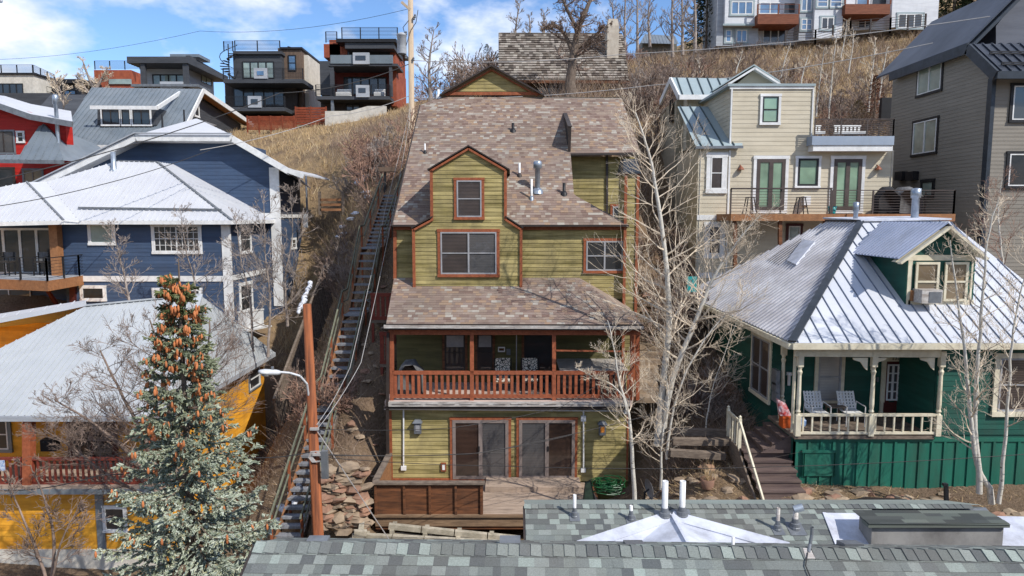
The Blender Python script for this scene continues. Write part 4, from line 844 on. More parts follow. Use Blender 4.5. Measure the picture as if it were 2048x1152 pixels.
# ================================================================ red house
def red():
    Y=50; h=thing('red_house','barn red house with grey metal lower roof and tall steel flue','house',(xat(20,300,Y),Y,10))
    f=front(Y); siding(h,f,qpx(f,[(-80,400),(131,400),(131,238),(90,232),(-10,205),(-80,200)]),'red',.28,name='front_wall')
    t=MB(); t.fbox(Y+.03,-80,242,130,400,.8); t.build('wall_body',T['red'],h)
    a=[PY(u,v,Y-.9) for u,v in ((-90,194),(0,207),(60,228),(145,243))]; b=[PY(u,v,Y+5) for u,v in ((-90,180),(10,192),(62,208),(142,222))]
    t=MB()
    for i in range(3): t.prism([a[i],a[i+1],b[i+1],b[i]],(0,0,-.08))
    t.build('upper_roof',T['rfwhite'],h); edge(h,a,.12,.4,'greym','fascia',(0,-.03,-.2))
    fr=slope(PY(0,320,Y-2.2),2,2.6); _,k=roofpx('lower_roof',fr,[(-80,310),(-80,318),(128,321),(112,275),(88,248),(78,252),(40,309)],h,'rfgrey',.5,.05,.05)
    edge(h,[k[1],k[2]],.15,.25,'greym','lower_gutter',(0,-.05,-.12))
    t=MB(); t.poly([k[2],k[4],k[4]+V((1.2,4,-1)),k[2]+V((1.5,5,0))]); t.build('lower_roof_side',T['rfgrey'],h)
    winp(h,Y-.02,-10,263,26,305,trim='greym',tw=.12,fm='darktrim',cols=2,rows=1,pm='gl_screen'); winp(h,Y-.02,36,264,47,284,trim='white',tw=.08,fm='white'); winp(h,Y-.02,50,340,84,372,trim='greym',tw=.12,fm='doorframe',cols=2,rows=1,pm='gl_tan'); winp(h,Y-.02,-20,337,27,375,trim='darktrim',tw=.1,fm='darktrim',rows=1)
    t=MB(); p=PY(116,275,Y-.6); t.lathe(p,[(.16,-1.2),(.13,0),(.13,2.3),(.19,2.32),(.19,2.9),(.1,3.0)],10); t.build('flue',T['galv'],h,True)
# ================================================================ modern houses on the ridge
def modern(name,label,Y,u,v,boxes,wins_=(),rails=(),cat='house'):
    h=thing(name,label,cat,PY(u,v,Y+3))
    for (nm,mat,dy,x0,y0,x1,y1,d) in boxes: pxb(h,nm,mat,Y+dy,x0,y0,x1,y1,d)
    for (dy,x0,y0,x1,y1,c,r,pm) in wins_: winp(h,Y+dy-.02,x0,y0,x1,y1,fm='blackm',cols=c,rows=r,pm=pm,fw=.12)
    for rr in rails:
        t=MB(); pts=[PY(x,y,Y+dy) for x,y,dy in rr[:-1]]
        for a,b in zip(pts[:-1],pts[1:]): rail(t,a,V((b.x,b.y,a.z)) if rr[-1]=='flat' else b,1.15,2.2,.1,7,.018)
        t.build('roof_railing',T['blackm'],h)
    return h
def moderns():
    h=modern('modern_house','cream box house with roof terrace at the far left of the ridge',90,60,190,[('wall','cream2',0,-80,148,67,196,5.5),('roof_edge','blackm',-.2,-80,145,68,149,6),('lower_wall','charc',-1,-80,186,110,240,6),('side_wing','charc',3,110,165,163,240,8),('side_roof','blackm',2,108,158,167,166,10)],
        [(0,-20,167,46,188,5,1,'gl_dark'),(3,128,180,152,190,2,1,'gl_blue')],[((-60,148,-.1),(66,148,-.1),'n'),((67,148,0),(108,148,6),'flat')])
    wins(h,xat(67,160,90),93,174,104,195,'R',fm='blackm')
    modern('modern_house','low russet roof pavilion with terrace behind the bare tree on the ridge',96,230,165,[('wall','brickr',0,190,140,262,178,8),('glass_band','gl_green2',-.2,218,158,262,168,.1)],[],[((190,139,0),(280,139,0),'n')])
    h=modern('modern_house','pale grey house under a thick flat charcoal roof',82,330,175,[('wall','greyw',0,284,120,374,210,7),('flat_roof','charc',-3.2,254,113,375,126,11),('roof_deck','rfgrey',1,340,108,398,114,3),('post','charc',-3,367,126,374,175,.4),('post','charc',-3,283,126,289,175,.4),('balcony_front','greyw',-3.2,320,163,365,176,.2),('terrace','greym',-3.4,262,168,395,173,3.5)],
        [(0,306,149,379-10,172,4,1,'gl_green2')],[])
    x=xat(374,120,82)
    t=MB(); a=PX(376,119,x+.3); b=PX(436,152,x+.3); t.beam(a,b,.5,.9); t.build('roof_side',T['charc'],h)
    wins(h,x,402,147,422,168,'R',fm='blackm',cols=2,rows=1,pm='gl_green2')
    h=modern('modern_house','dark grey stacked house with spiral stair and vertical wood tower',80,540,240,
        [('upper_wall','charc',0,468,106,562,165,6),('parapet','charc',-.3,466,102,563,108,6.4),('wood_tower','woodm',1.0,561,96,602,252,7),('tower_roof','blackm',.8,560,94,604,98,8),('balcony_slab','charc',-3,447,158,606,166,4),('lower_wall','charc2',0,452,166,592,232,6),('lower_slab','charc',-3,450,214,570,222,4),('balcony_box','greyw',-3.1,508,136,534,157,.3),('lower_balcony_box','greyw',-3.1,496,192,522,215,.3),('concrete_pier','cream2',2,606,110,616,240,5),('under_wall','blackm',0,480,222,570,240,3),('eave','blackm',-.8,457,163,590,168,2)],
        [(0,486,123,548,157,4,1,'gl_green2'),(1.,577,110,592,142,1,2,'gl_blue'),(0,468,177,568,214,5,1,'gl_dark')],
        [((470,102,0),(560,102,0),'n'),((447,158,-3),(606,158,-3),'n'),((452,214,-3),(570,214,-3),'n'),((448,103,2),(466,103,0),'n')])
    pxb(h,'box_window','gl_blue',77-.15,514,142,527,150,.1); pxb(h,'box_window','gl_dark',77-.15,502,198,515,208,.1)
    t=MB(); a=PY(575,92,82); t.prism([a,PY(598,98,82),PY(598,100,82),PY(575,95,82)],(0,4,0)); t.build('roof_fin',T['blackm'],h)
    xs_=xat(602,120,81); wins(h,xs_,608,130,618,160,'R',fm='blackm',pm='gl_dark'); 
    t=MB(); c=PY(458,135,79.5)
    for i in range(14): an=i*.5; t.beam(c+V((0,0,-1.6+i*.24)),c+V((math.cos(an)*.95,math.sin(an)*.95,-1.6+i*.24)),.3,.06)
    t.tube(c+V((0,0,-1.7)),c+V((0,0,2.6)),.06,.06,6)
    for i in range(13):
        an=i*.5; t.beam(c+V((math.cos(an)*.95,math.sin(an)*.95,-.6+i*.24)),c+V((math.cos(an+.5)*.95,math.sin(an+.5)*.95,-.36+i*.24)),.06,.06)
    t.build('spiral_stair',T['blackm'],h)
    h=modern('modern_house','russet clad house with grey balconies beside the transformer pole',76,720,222,
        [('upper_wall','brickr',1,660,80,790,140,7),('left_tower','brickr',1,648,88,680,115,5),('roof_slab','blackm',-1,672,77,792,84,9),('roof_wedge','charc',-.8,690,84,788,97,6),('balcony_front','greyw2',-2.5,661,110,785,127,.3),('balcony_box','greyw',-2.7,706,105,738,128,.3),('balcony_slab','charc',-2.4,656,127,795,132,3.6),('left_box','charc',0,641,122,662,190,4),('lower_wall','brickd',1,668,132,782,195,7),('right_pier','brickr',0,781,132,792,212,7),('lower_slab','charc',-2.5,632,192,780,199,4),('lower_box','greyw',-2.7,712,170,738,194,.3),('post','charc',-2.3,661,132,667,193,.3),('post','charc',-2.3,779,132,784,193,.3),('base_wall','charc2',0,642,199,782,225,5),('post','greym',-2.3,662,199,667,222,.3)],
        [(1,700,103,780,116,4,1,'gl_dark'),(1,688,154,773,190,5,1,'gl_dark'),(0,692,208,720,222,2,1,'gl_screen'),(1.,795-100,100-2,700,114,1,1,'gl_dark')],
        [((684,77,0),(795,77,0),'n'),((652,85,1),(674,85,1),'n'),((632,192,-2.5),(780,192,-2.5),'n')])
    pxb(h,'box_window','gl_dark',76-2.75,711,111,731,120,.1); pxb(h,'box_window','gl_dark',76-2.75,717,176,731,185,.1)
    xs_=xat(790,120,77); wins(h,xs_,798,125,806,170,'R',fm='blackm',rows=3)
    for i,(x0,x1) in enumerate(((672,700),(748,768))):
        t=MB(); p=PY((x0+x1)/2,192,74.6); sf=thing('outdoor_sofa',('white cushioned sofa at the left of the lower russet balcony','white cushioned sofa at the right of the lower russet balcony')[i],'sofa',p,'sofas on the russet house balcony'); w_=(x1-x0)/1365*74.6/2
        t.box(p.x-w_,p.x+w_,p.y,p.y+.7,p.z+.05,p.z+.42); t.build('seat',T['white'],sf); t=MB(); t.box(p.x-w_,p.x+w_,p.y+.6,p.y+.8,p.z+.42,p.z+.85); t.build('backrest',T['white'],sf)
    # fences and retaining wall
    def slat(Y,x0,y0,x1,y1,label,n):
        f=thing('rust_fence',label,'fence',PY((x0+x1)/2,y1,Y)); a=PY(x0,y1,Y); b=PY(x1,y0,Y); t=MB(); k=7
        for i in range(k): z=a.z+(b.z-a.z)*(i+.5)/k; t.beam((a.x,Y,z),(b.x,Y,z),.04,(b.z-a.z)/k*.82)
        t.build('slat_panel',T['corten'],f)
        for i in range(n+1): x=a.x+(b.x-a.x)*i/n; t=MB(); t.box(x-.06,x+.06,Y-.05,Y+.07,a.z-.5,b.z+.05); t.build('post',T['corten'],f)
    slat(71,495,232,588,260,'long low rust coloured slat fence left of the taller one',4); slat(73,592,214,652,250,'shorter and taller rust coloured slat fence beside the pale wall',2)
    t=MB(); t.prism([PY(u,v,72) for u,v in ((650,252),(650,222),(700,222),(735,212),(772,212),(772,252),(735,262))],(0,.4,0)); single(t,'retaining_wall',T['cream2'],'pale concrete retaining wall below the russet clad house','wall')
# ================================================================ green cottage
def cottage():
    Ye=18.9; ze=zat(686,Ye); A_=PY(1584,686,Ye); X=A_.x
    h=thing('green_cottage','deep green cottage with pale seamed metal roof, dormer and cream trimmed porch','house',(X+5,21,1.5))
    fr=plane3(A_,A_+X1*5,PY(1722,444,24.4),(1,0,0)); P1=PP(1722,444,fr.O,fr.N); zr=P1.z
    _,k=roofpx('front_roof',fr,[(1584,686),(2207,686),(1897,441),(1722,444)],h,'rfpale',.36,.03,.022,'seamgrey')
    Bk=PZ(1424,588,ze); X_=X; B=V((X,Bk.y,ze)); P2=V((P1.x,PZ(1642,442,zr).y,zr)); 
    fl=plane3(A_,B,P1,(0,1,0)); n=fl.N
    P2=V((P1.x,27.0,zr)); _,kl=roofpx('left_roof',fl,[fl.q(p) for p in (A_,B,P2,P1)],h,'rfcorr',.27,.05,.09)
    XE=k[1].x; P3=k[2]; P4=V((P3.x,P2.y,P3.z)); t=MB(); t.poly([B,P2,P4,V((XE,B.y,ze))]); t.poly([P1,P3,P4,P2]); t.poly([k[1],P3,P4,V((XE,B.y,ze))]); t.build('back_roof',T['rfcorr'],h)
    t=MB(); t.prism([P1+V((-.05,-.1,.02)),P3+V((.05,-.1,.02)),P4+V((.05,.2,.1)),P2+V((-.1,.2,.1))],(0,0,.06)); t.build('ridge_deck',T['membrane'],h)
    edge(h,[A_,P1,P2],.22,.05,'greymD','hip_cap',(0,0,.05))
    t=MB()
    for (a,b,c,d) in (((1590,494),(1601,488),(1585,516),(1573,522)),):
        pass
    q=[PP(u,v,fl.O,fl.N) for u,v in ((1608,482),(1632,486),(1594,532),(1576,524))]; o=fl.N*.08
    t.hexa(q+[p+o for p in q]); t.build('skylight',T['membrane'],h)
    q=[PP(u,v,fl.O,fl.N) for u,v in ((1600,478),(1625,483),(1560,530),(1535,520))]; t=MB(); t.prism([p+fl.N*.012 for p in q],fl.N*.02); t.build('roof_patch',T['rfcorr2'],h)
    edge(h,[A_,V((k[1].x,Ye,ze))],.12,.16,'cream','front_gutter',(0,-.04,-.09)); edge(h,[A_,B],.1,.16,'cream','side_gutter',(-.04,0,-.1))
    t=MB(); t.poly([A_+V((0,0,-.12)),V((XE-.05,Ye,ze-.12)),V((XE-.05,Ye+2.8,ze-.12)),A_+V((0,2.8,-.12))]); t.poly([A_+V((0,0,-.13)),A_+V((.5,0,-.13)),B+V((.5,0,-.13)),B+V((0,0,-.13))]); t.build('soffit',T['cream'],h)
    # walls
    Yf=19.35; XW=XE-.45; xl=X+.42; zf=zat(869,Yf); Yb=21.3; zg=.9
    t=MB(); t.box(xl+.02,XW,Yb+.02,B.y-.4,zg,ze-.14); xr=xat(1868,800,Yf); t.box(xr+.02,XW,Yf+.02,Yb+1,zg,ze-.14); t.box(xl+.02,xr+.1,Yf+.06,Yb+.1,zg,zf-.14); t.build('wall_body',T['green'],h)
    siding(h,leftw(xl),[(Yb,zg),(B.y-.4,zg+.8),(B.y-.4,ze-.14),(Yb,ze-.14)],'green',.16,name='left_wall')
    siding(h,front(Yb),[(xl,zf),(xr,zf),(xr,ze-.14),(xl,ze-.14)],'green',.16,name='porch_wall')
    siding(h,front(Yf),[(xr,zf),(XW,zf),(XW,ze-.14),(xr,ze-.14)],'green',.16,name='right_wall')
    siding(h,leftw(xr),[(Yf,zf),(Yb,zf),(Yb,ze-.14),(Yf,ze-.14)],'green',.16,name='porch_side_wall')
    # skirt, board and batten
    f=front(Yf-.02); x0=xat(1587,900,Yf); t=MB(); t.box(x0,XW,Yf-.0,Yf+.05,zg,zf-.1); sk=t.build('skirt',T['greenB'],h)
    t=MB(); x=x0+.05
    while x<XW-.1: t.box(x,x+.07,Yf-.035,Yf-.001,zg,zf-.12); x+=.36
    t.box(x0,XW,Yf-.045,Yf,zf-.2,zf-.1); t.build('batten',T['greenB'],sk)
    t=MB(); t.fbox(Yf-.06,1608,906,1669,952,.05); dr=t.build('hatch_door',T['greenB'],sk); t=MB()
    for b in ((1605,901,1672,906),(1605,901,1608,954),(1669,901,1672,954)): t.fbox(Yf-.09,*b,.07)
    t.build('hatch_frame',T['greenB'],dr)
    t=MB(); t.box(x0,x0+.06,Yf,Yb+5,zg,zf-.12); t.build('skirt_side',T['green'],h)
    # porch floor
    t=MB(); t.box(x0-.04,xr,Yf-.12,Yb,zf-.1,zf); t.build('porch_floor',T['wood'],h)
    # frieze, posts, brackets, railing
    Yp=19.25; t=MB(); t.beam(PY(1590,704,Yp),PY(1880,706,Yp),.12,.24); t.build('frieze_board',T['cream'],h)
    def post(u,y,nm='porch_post',half=False):
        b=PY(u,869,y); zt_=ze-.3; hh=zt_-zf; t=MB(); x,yy=b.x,y; r=.075
        t.box(x-r,x+r,yy-r,yy+r,zf,zf+.62); t.box(x-r,x+r,yy-r,yy+r,zt_-.45,zt_)
        t.lathe((x,yy,zf+.62),[(r,0),(.045,.05),(.075,.1),(.05,.16),(.065,.3),(.05,hh-.62-.45-.25),(.075,hh-.62-.45-.15),(.045,hh-.62-.45-.08),(r,hh-.62-.45)],10)
        return t.build(nm,T['cream'],h)
    for u in (1594,1740,1874): post(u,Yp)
    post(1561,20.9); 
    for u,sg in ((1740,-1),(1740,1),(1874,-1)):
        c=PY(u+sg*4,716,Yp); t=MB(); pts=[c+V((0,0,0)),c+V((sg*.42,0,0)),c+V((sg*.40,0,-.06)),c+V((sg*.2,0,-.12)),c+V((sg*.08,0,-.3)),c+V((0,0,-.36))]
        t.prism(pts,(0,.05,0)); t.build('bracket',T['cream'],h)
    t=MB(); a=PY(1596,869,Yp); b=PY(1740,869,Yp); c=PY(1870,869,Yp)
    for p,q in ((a,b),(b,c)): picket(t,p,V((q.x,q.y,p.z)),.62,.24,.045,.07,.045,.05)
    t.build('porch_railing',T['cream'],h)
    # openings
    winp(h,Yb-.02,1633,706,1683,800,trim='cream',tw=.11,fm='frame',pm='gl_white')
    d=winp(h,Yb-.03,1766,722,1800,822,trim='cream',tw=.13,fm='doorred',rows=1,pm='gl_dark',fw=.12,name='front_door',sill=False)
    t=MB(); t.fbox(Yb-.09,1766,805,1800,826,.05); t.build('door_panel',T['doorred'],d)
    g_=winp(d,Yb-.06,1770,728,1797,800,fm='white',cols=2,rows=4,grid=None,pm='gl_white2',fw=.045,name='door_light')
    t=MB(); t.fbox(Yb-.12,1797,768,1799,772,.05); t.build('handle',T['blackm'],d)
    for c_ in d.children: 
        if c_.name.startswith('pane'): bpy.data.objects.remove(c_); break
    # house number 333
    t=MB()
    for i in range(3):
        p=PY(1786.5+i*5,716.2,Yb-.1); s_=.028
        for dz in (-.05,0,.05): t.box(p.x-s_,p.x+s_,p.y,p.y+.01,p.z+dz-.008,p.z+dz+.008)
        t.box(p.x+s_-.014,p.x+s_,p.y-.001,p.y+.01,p.z-.057,p.z+.057)
    t.build('house_number',T['blackm'],h)
    t=MB(); t.fbox(Yb-.08,1754,755,1758,764,.06); t.build('mailbox',T['greym'],h)
    # angled bay door at the right of the porch
    a=PY(1812,835,Yb-.02); b=PY(1852,838,Yf+.9); zt_=zat(708,Yb); t=MB(); t.prism([a,b,V((b.x,b.y,zt_)),V((a.x,a.y,zt_))],(.05,.04,0)); sb=t.build('bay_wall',T['green'],h)
    t=MB(); t.beam(a+Z1*.0,V((a.x,a.y-.02,zt_)),.1,.1); t.beam(b,V((b.x,b.y-.02,zt_)),.14,.1); t.beam(V((a.x,a.y,zt_))-Y1*.03,V((b.x,b.y,zt_))-Y1*.03,.1,.12); t.build('bay_trim',T['cream'],sb)
    winp(h,Yf-.02,1992,716,2070,822,trim='cream',tw=.15,fm='frame',rows=2,pm='gl_blind'); wins(h,xl,1506,676,1541,790,'L',trim='cream',tw=.12,fm='frame',pm='gl_blind',cols=2,rows=2)
    t=MB()
    for v,hh in ((745,22),(772,10),(790,12)): p=PX(1549,v,xl-.1); t.box(xl-.12,xl,p.y-.2,p.y+.2,p.z-.2*hh/12,p.z+.1)
    t.build('utility_box',T['greym'],h)
    t=MB(); a=A_+V((.25,.35,-.2)); t.path([a,a+V((.15,.35,-.35)),V((a.x+.15,a.y+.35,zf))],.045,6); t.build('downspout',T['cream'],h)
    # dormer
    Yd=PP(1880,608,fr.O,fr.N).y; f=front(Yd); z0=zat(615,Yd); x0,x1=xat(1812,560,Yd),xat(1948,560,Yd); zt_=zat(512,Yd); pk=PY(1897,455,Yd)
    d=siding(h,f,[(x0,z0),(x1,z0),(x1,zt_),(pk.x,pk.z),(x0,zt_)],'green',.14,name='dormer_wall')
    t=MB(); t.prism([V((x0+.01,Yd+.01,z0-.5)),V((x1-.01,Yd+.01,z0-.5)),V((x1-.01,Yd+.01,zt_)),V((pk.x,Yd+.01,pk.z-.02)),V((x0+.01,Yd+.01,zt_))],(0,3.4,0)); t.build('dormer_body',T['green'],d)
    t=MB(); t.fbox(Yd-.03,1812,510,1948,521,.04)
    for b in ((1812,520,1826,612),(1938,520,1948,612),(1816,600,1948,612)): t.fbox(Yd-.025,*b,.03)
    t.build('dormer_trim',T['cream'],d)
    winp(d,Yd-.03,1826,524,1878,602,fm='cream',cols=1,rows=2,pm='gl_tan',fw=.07,name='dormer_window'); winp(d,Yd-.03,1884,524,1936,602,fm='cream',cols=1,rows=2,pm='gl_tan',fw=.07,name='dormer_window')
    apx=PY(1897,446,Yd-.35)
    for nm,u,v,bkv in (('left',1798,518,0),('right',1972,510,0)):
        e=PY(u,v,Yd-.35); f3=plane3(e,apx,apx+Y1,(0,1,0)); L=[e,apx,apx+Y1*3.6,e+Y1*2.9]
        roofpx('dormer_roof',f3,[f3.q(p) for p in L],d,'rfdark2',.2,.045,.07); t=MB(); t.beam(apx+V((0,-.02,-.12)),e+V((0,-.02,-.12)),.07,.22,up=-Y1); t.beam(apx+V((0,.16,-.1)),e+V((0,.16,-.1)),.04,.04,up=-Y1); t.build('bargeboard',T['cream'],d)
        t=MB(); dn=V((0,0,-.1)); t.poly([e+dn,apx+dn,apx+dn+Y1*.4,e+dn+Y1*.4]); t.build('dormer_soffit',T['cream'],d)
    pxb(d,'green_gable','green',Yd-.02,1845,488,1935,508,.02) if False else None
    ac=thing('air_conditioner','grey window air conditioner in the cottage dormer window','air conditioner',PY(1864,606,Yd-.3)); t=MB(); t.fbox(Yd-.5,1843,580,1886,607,.55); t.build('case',T['gutter'],ac); t=MB(); t.fbox(Yd-.515,1858,584,1884,605,.012); t.build('grille',T['greym'],ac); pxb(d,'window_filler','orangew',Yd-.09,1821,581,1843,602,.04)
    for u,vb,vt,r in ((1829,438,378,.13),(1711,436,405,.08)):
        t=MB(); b=PY(u,vb,25.5); hh=(vb-vt)/1365*25.5; t.lathe(b-Z1*.5,[(r,0),(r,hh+.15),(r*1.35,hh+.17),(r*1.35,hh+.5),(.02,hh+.52)],12); t.build('flue' if u>1800 else 'vent_pipe',T['galv'],h,True)
    # ---- steps
    st=thing('porch_steps','dark brown painted wooden steps with cream handrail beside the green cottage','steps',(x0,18.6,1.2))
    zl=zf-.62; xa=xat(1478,900,20.0); xb=x0c=xat(1590,900,19.35)-.02; n=6; za=.95; t=MB()
    for i in range(n):
        z=za+(zl-za)*(i+1)/n; y=18.15+i*.3; t.box(xa-.0+.12*(1-i/n),xb,y,y+.34,z-.05,z)
        t.box(xa+.03+.12*(1-i/n),xb-.02,y+.03,y+.06,z-(zl-za)/n,z-.05)
    t.box(xa,xb,18.15+n*.3,21.2,zl-.05,zl); t.build('tread',T['steps'],st)
    t=MB(); t.prism([(xa-.05,18.15,za),(xa-.05,20,zl),(xa-.05,21.2,zl),(xa-.05,21.2,zl-.3),(xa-.05,18.4,za-.3)],(.05,0,0)); t.build('stringer',T['wood'],st)
    t=MB()
    for i in range(3):
        z=zl+.155*(i+1); x=xb-.85+i*.27; t.box(x,xb+.5 if i==2 else x+.3,19.55,21.1,z-.05,z); t.box(x+.02,x+.05,19.57,21.1,z-.155,z-.05)
    t.prism([(xb-.9,19.53,zl),(xb,19.53,zl),(xb,19.53,zl+.55)],(0,.04,0)); t.build('side_tread',T['steps'],st)
    def hr(pts,nm='handrail'): t=MB(); [t.beam(p,q,.05,.09) for p,q in zip(pts[:-1],pts[1:])]; t.build(nm,T['cream'],st)
    a=V((xa,20.0,zl)); hr([V((xa+.12,18.1,za+.1)),a+Z1*.8,V((xa,21.1,zl+.8))])
    for y in (20.0,21.1): t=MB(); t.box(xa-.045,xa+.045,y-.045,y+.045,zl-.05,zl+.9); t.lathe((xa,y,zl+.9),[(.02,0),(.05,.05),(.01,.1)],8); t.build('newel_post',T['cream'],st)
    t=MB()
    for i in range(4): y=20.2+i*.22; t.box(xa-.02,xa+.02,y,y+.04,zl,zl+.78)
    t.build('baluster_panel',T['cream'],st)
    # ---- porch things
    for i,(u,lb) in enumerate(((1635,'white strap porch chair beside the orange bucket'),(1703,'white strap porch chair nearer the cottage front door'))):
        p=PY(u,852,20.3); p.z=zf; c=thing('porch_chair',lb,'chair',p,'white strap chairs on the cottage porch'); t=MB()
        for k in range(6): x=p.x-.24+k*.096; t.beam((x,p.y+.3,p.z+.42),(x,p.y+.52,p.z+.92),.06,.012)
        for k in range(6): z=k/5.5; a=V((p.x-.26,p.y+.3+.22*z,p.z+.44+.48*z)); t.beam(a,a+X1*.52,.012,.05)
        t.build('backrest',T['white'],c); t=MB()
        for k in range(6): y=p.y-.2+k*.09; t.beam((p.x-.26,y,p.z+.4),(p.x+.26,y,p.z+.4),.06,.012)
        t.box(p.x-.27,p.x+.27,p.y-.22,p.y+.3,p.z+.385,p.z+.393); t.build('seat',T['white'],c)
        for sx in (-.28,.28):
            t=MB(); t.path([(p.x+sx,p.y-.22,p.z),(p.x+sx,p.y-.22,p.z+.62),(p.x+sx,p.y+.34,p.z+.64),(p.x+sx,p.y+.38,p.z)],.014,6); t.build('leg_frame',T['white'],c)
    p=PY(1668,850,20.6); p.z=zf; c=thing('side_table','small weathered wooden table between the two white porch chairs','table',p); t=MB(); t.box(p.x-.26,p.x+.26,p.y-.2,p.y+.2,p.z+.48,p.z+.52); t.build('tabletop',T['wood'],c)
    for sx in (-.2,.2):
        for sy in (-.15,.15): t=MB(); t.box(p.x+sx-.025,p.x+sx+.025,p.y+sy-.025,p.y+sy+.025,p.z,p.z+.48); t.build('leg',T['wood'],c)
    p=PY(1575,846,20.1); p.z=zf; t=MB(); t.box(p.x-.2,p.x+.2,p.y-.16,p.y+.16,p.z,p.z+.3); t.box(p.x-.22,p.x+.22,p.y-.18,p.y+.18,p.z+.3,p.z+.36); single(t,'storage_crate',T['orange'],'orange crate standing by the first porch post of the cottage','crate')
    t=MB(); q=p+V((-.05,0,.37)); t.hexa([q+V(v) for v in ((-.22,-.12,0),(.12,-.12,0),(.14,.12,0),(-.2,.12,0),(-.32,-.06,.5),(-.05,-.05,.36),(-.05,.08,.36),(-.3,.08,.5))]); single(t,'salt_bag',T['bag'],'white bag with red and blue print leaning out of the orange crate','bag')
    t=MB(); q=PY(1602,852,20.0); q.z=zf; t.blob(q+Z1*.15,.16,.14,.16,R,j=.3); single(t,'plastic_bag',T['bluebag'],'crumpled blue plastic bag on the cottage porch floor','bag')
    t=MB(); q=PY(1578,757,Yb-.1); t.lathe(q-Z1*.22,[(.05,0),(.05,.3),(.09,.34),(.09,.42)],10); t.build('porch_lamp',T['white'],h,True)
    return h
def figs(mb,c,txt,hh,w,th,y=0): pass
# ================================================================ beige house
def beige():
    Y=32; h=thing('beige_house','beige lap-sided house with white trim, sage metal roofs and roof terrace','house',(xat(1600,400,Y),Y,4))
    f=front(Y); zb=2.0
    xl=xat(1462,300,Y); xm=xat(1628,250,Y); xr=xat(1785,350,Y); zt=zat(168,Y); zm=zat(300,Y)
    siding(h,f,[(xl,zb),(xr,zb),(xr,zm),(xl,zm)],'beige',.2,name='lower_wall'); siding(h,f,[(xl,zm),(xm,zm),(xm,zt),(xl,zt)],'beige',.2,name='upper_wall')
    siding(h,leftw(xl),[(Y,zm),(Y+1.4,zm),(Y+5,zt-2.4),(Y+5,zt),(Y,zt)],'beige',.2,name='side_wall')
    t=MB(); t.box(xl+.02,xm-.02,Y+.02,Y+7,zb,zt-.02); t.box(xm-.1,xr-.01,Y+.02,Y+7,zb,zm); t.build('wall_body',T['beige'],h)
    for b in ((1459,172,1466,296),(1621,172,1629,290),(1779,300,1786,420)): pxb(h,'corner_board','white',Y-.06,*b,.1)
    pxb(h,'parapet_cap','rfgreen',Y-.12,1456,167,1632,172,7.2); pxb(h,'frieze_board','white',Y-.07,1460,172,1629,178,.08)
    pxb(h,'terrace_parapet','greyb',Y-.6,1624,272,1789,290,6); pxb(h,'terrace_fascia','white',Y-.55,1626,290,1786,302,5.5)
    t=MB(); a=PY(1629,272,Y-.5); b=PY(1786,272,Y-.5); rail(t,a,b,.75,1.35,.05,8,.012); rail(t,b,b+Y1*5,.75,1.4,.05,8,.012); t.build('terrace_railing',T['bronze'],h)
    winp(h,Y-.02,1524,193,1557,245,trim='white',tw=.12,fm='blackm',pm='gl_green'); 
    for x0,x1 in ((1510,1571),(1663,1724)): winp(h,Y-.02,x0,318,x1,420,trim='white',tw=.15,fm='bronze',cols=2,rows=1,pm='gl_green',fw=.16,name='french_door',sill=False)
    winp(h,Y-.02,1594,317,1637,372,trim='white',tw=.12,fm='blackm',rows=1,pm='gl_green',fw=.09)
    for u in (1482,1757):
        t=MB(); p=PY(u,335,Y-.15); t.lathe(p-Z1*.1,[(.16,0),(.12,.06),(.04,.16)],10); t.beam(p+Z1*.05,p+V((0,.15,.12)),.04,.04); t.build('wall_lamp',T['copper'],h)
    # gable behind
    Yg=Y+5; t=MB(); tri=[PY(u,v,Yg) for u,v in ((1465,174),(1556,174),(1508,140))]; t.prism(tri,(0,3,0)); g_=t.build('rear_gable',T['beige'],h)
    t=MB(); pk=PY(1508,137,Yg-.4); l=PY(1425,188,Yg-.4); r=PY(1560,170,Yg-.4); t.beam(pk,l,.1,.28,up=-Y1); t.beam(pk,r,.1,.28,up=-Y1); t.build('bargeboard',T['white'],g_)
    t=MB()
    for e in (l,r): t.prism([pk+Z1*.15,e+Z1*.15,e+Z1*.22,pk+Z1*.22],(0,4,0))
    t.build('gable_roof',T['rfgreen'],g_)
    # left wing
    Yw=36.5; t=MB(); fr=slope(PY(1390,190,Yw),1.6,1.3); roofpx('upper_left_roof',fr,[(1360,190),(1424,190),(1466,157),(1343,155)],h,'rfgreen',.55,.06,.04,'rfgreenD')
    edge(h,[PP(1358,191,fr.O,fr.N),PP(1426,191,fr.O,fr.N)],.15,.25,'white','left_gutter',(0,-.05,-.1)); a=PP(1360,190,fr.O,fr.N); b=PP(1343,155,fr.O,fr.N); edge(h,[a,b,b+V((-.1,2,-.9))],.1,.3,'white','left_rake',(-.05,0,-.12))
    pxb(h,'left_upper_wall','beige',Yw+.4,1372,196,1470,300,3.5); pxb(h,'left_rear_wall','beige2',Yw+1.2,1348,200,1376,420,4)
    wins(h,xat(1348,300,Yw+1.2),1346,200,1341,245,'L',fm='blackm')
    Yl=Y-.25; fr=plane3(PY(1392,293,Yl),PY(1484,291,Yl),PY(1356,214,Yl+4.2),(1,0,0)); roofpx('lower_left_roof',fr,[(1392,293),(1485,291),(1484,277),(1452,268),(1424,213),(1355,213)],h,'rfgreen',.5,.06,.04,'rfgreenD')
    edge(h,[PY(1391,295,Yl-.02),PY(1486,294,Yl-.02)],.1,.12,'greym','lower_left_gutter')
    # tower bay
    xt=xat(1394,400,Y-.0); siding(h,front(Y-.04),[(xt,zb-1),(xl+.3,zb-1),(xl+.3,zat(297,Y)),(xt,zat(297,Y))],'beige',.2,name='bay_wall'); t=MB(); t.box(xt,xl+.2,Y-.02,Y+4,zb-1,zat(297,Y)); t.build('bay_body',T['beige'],h)
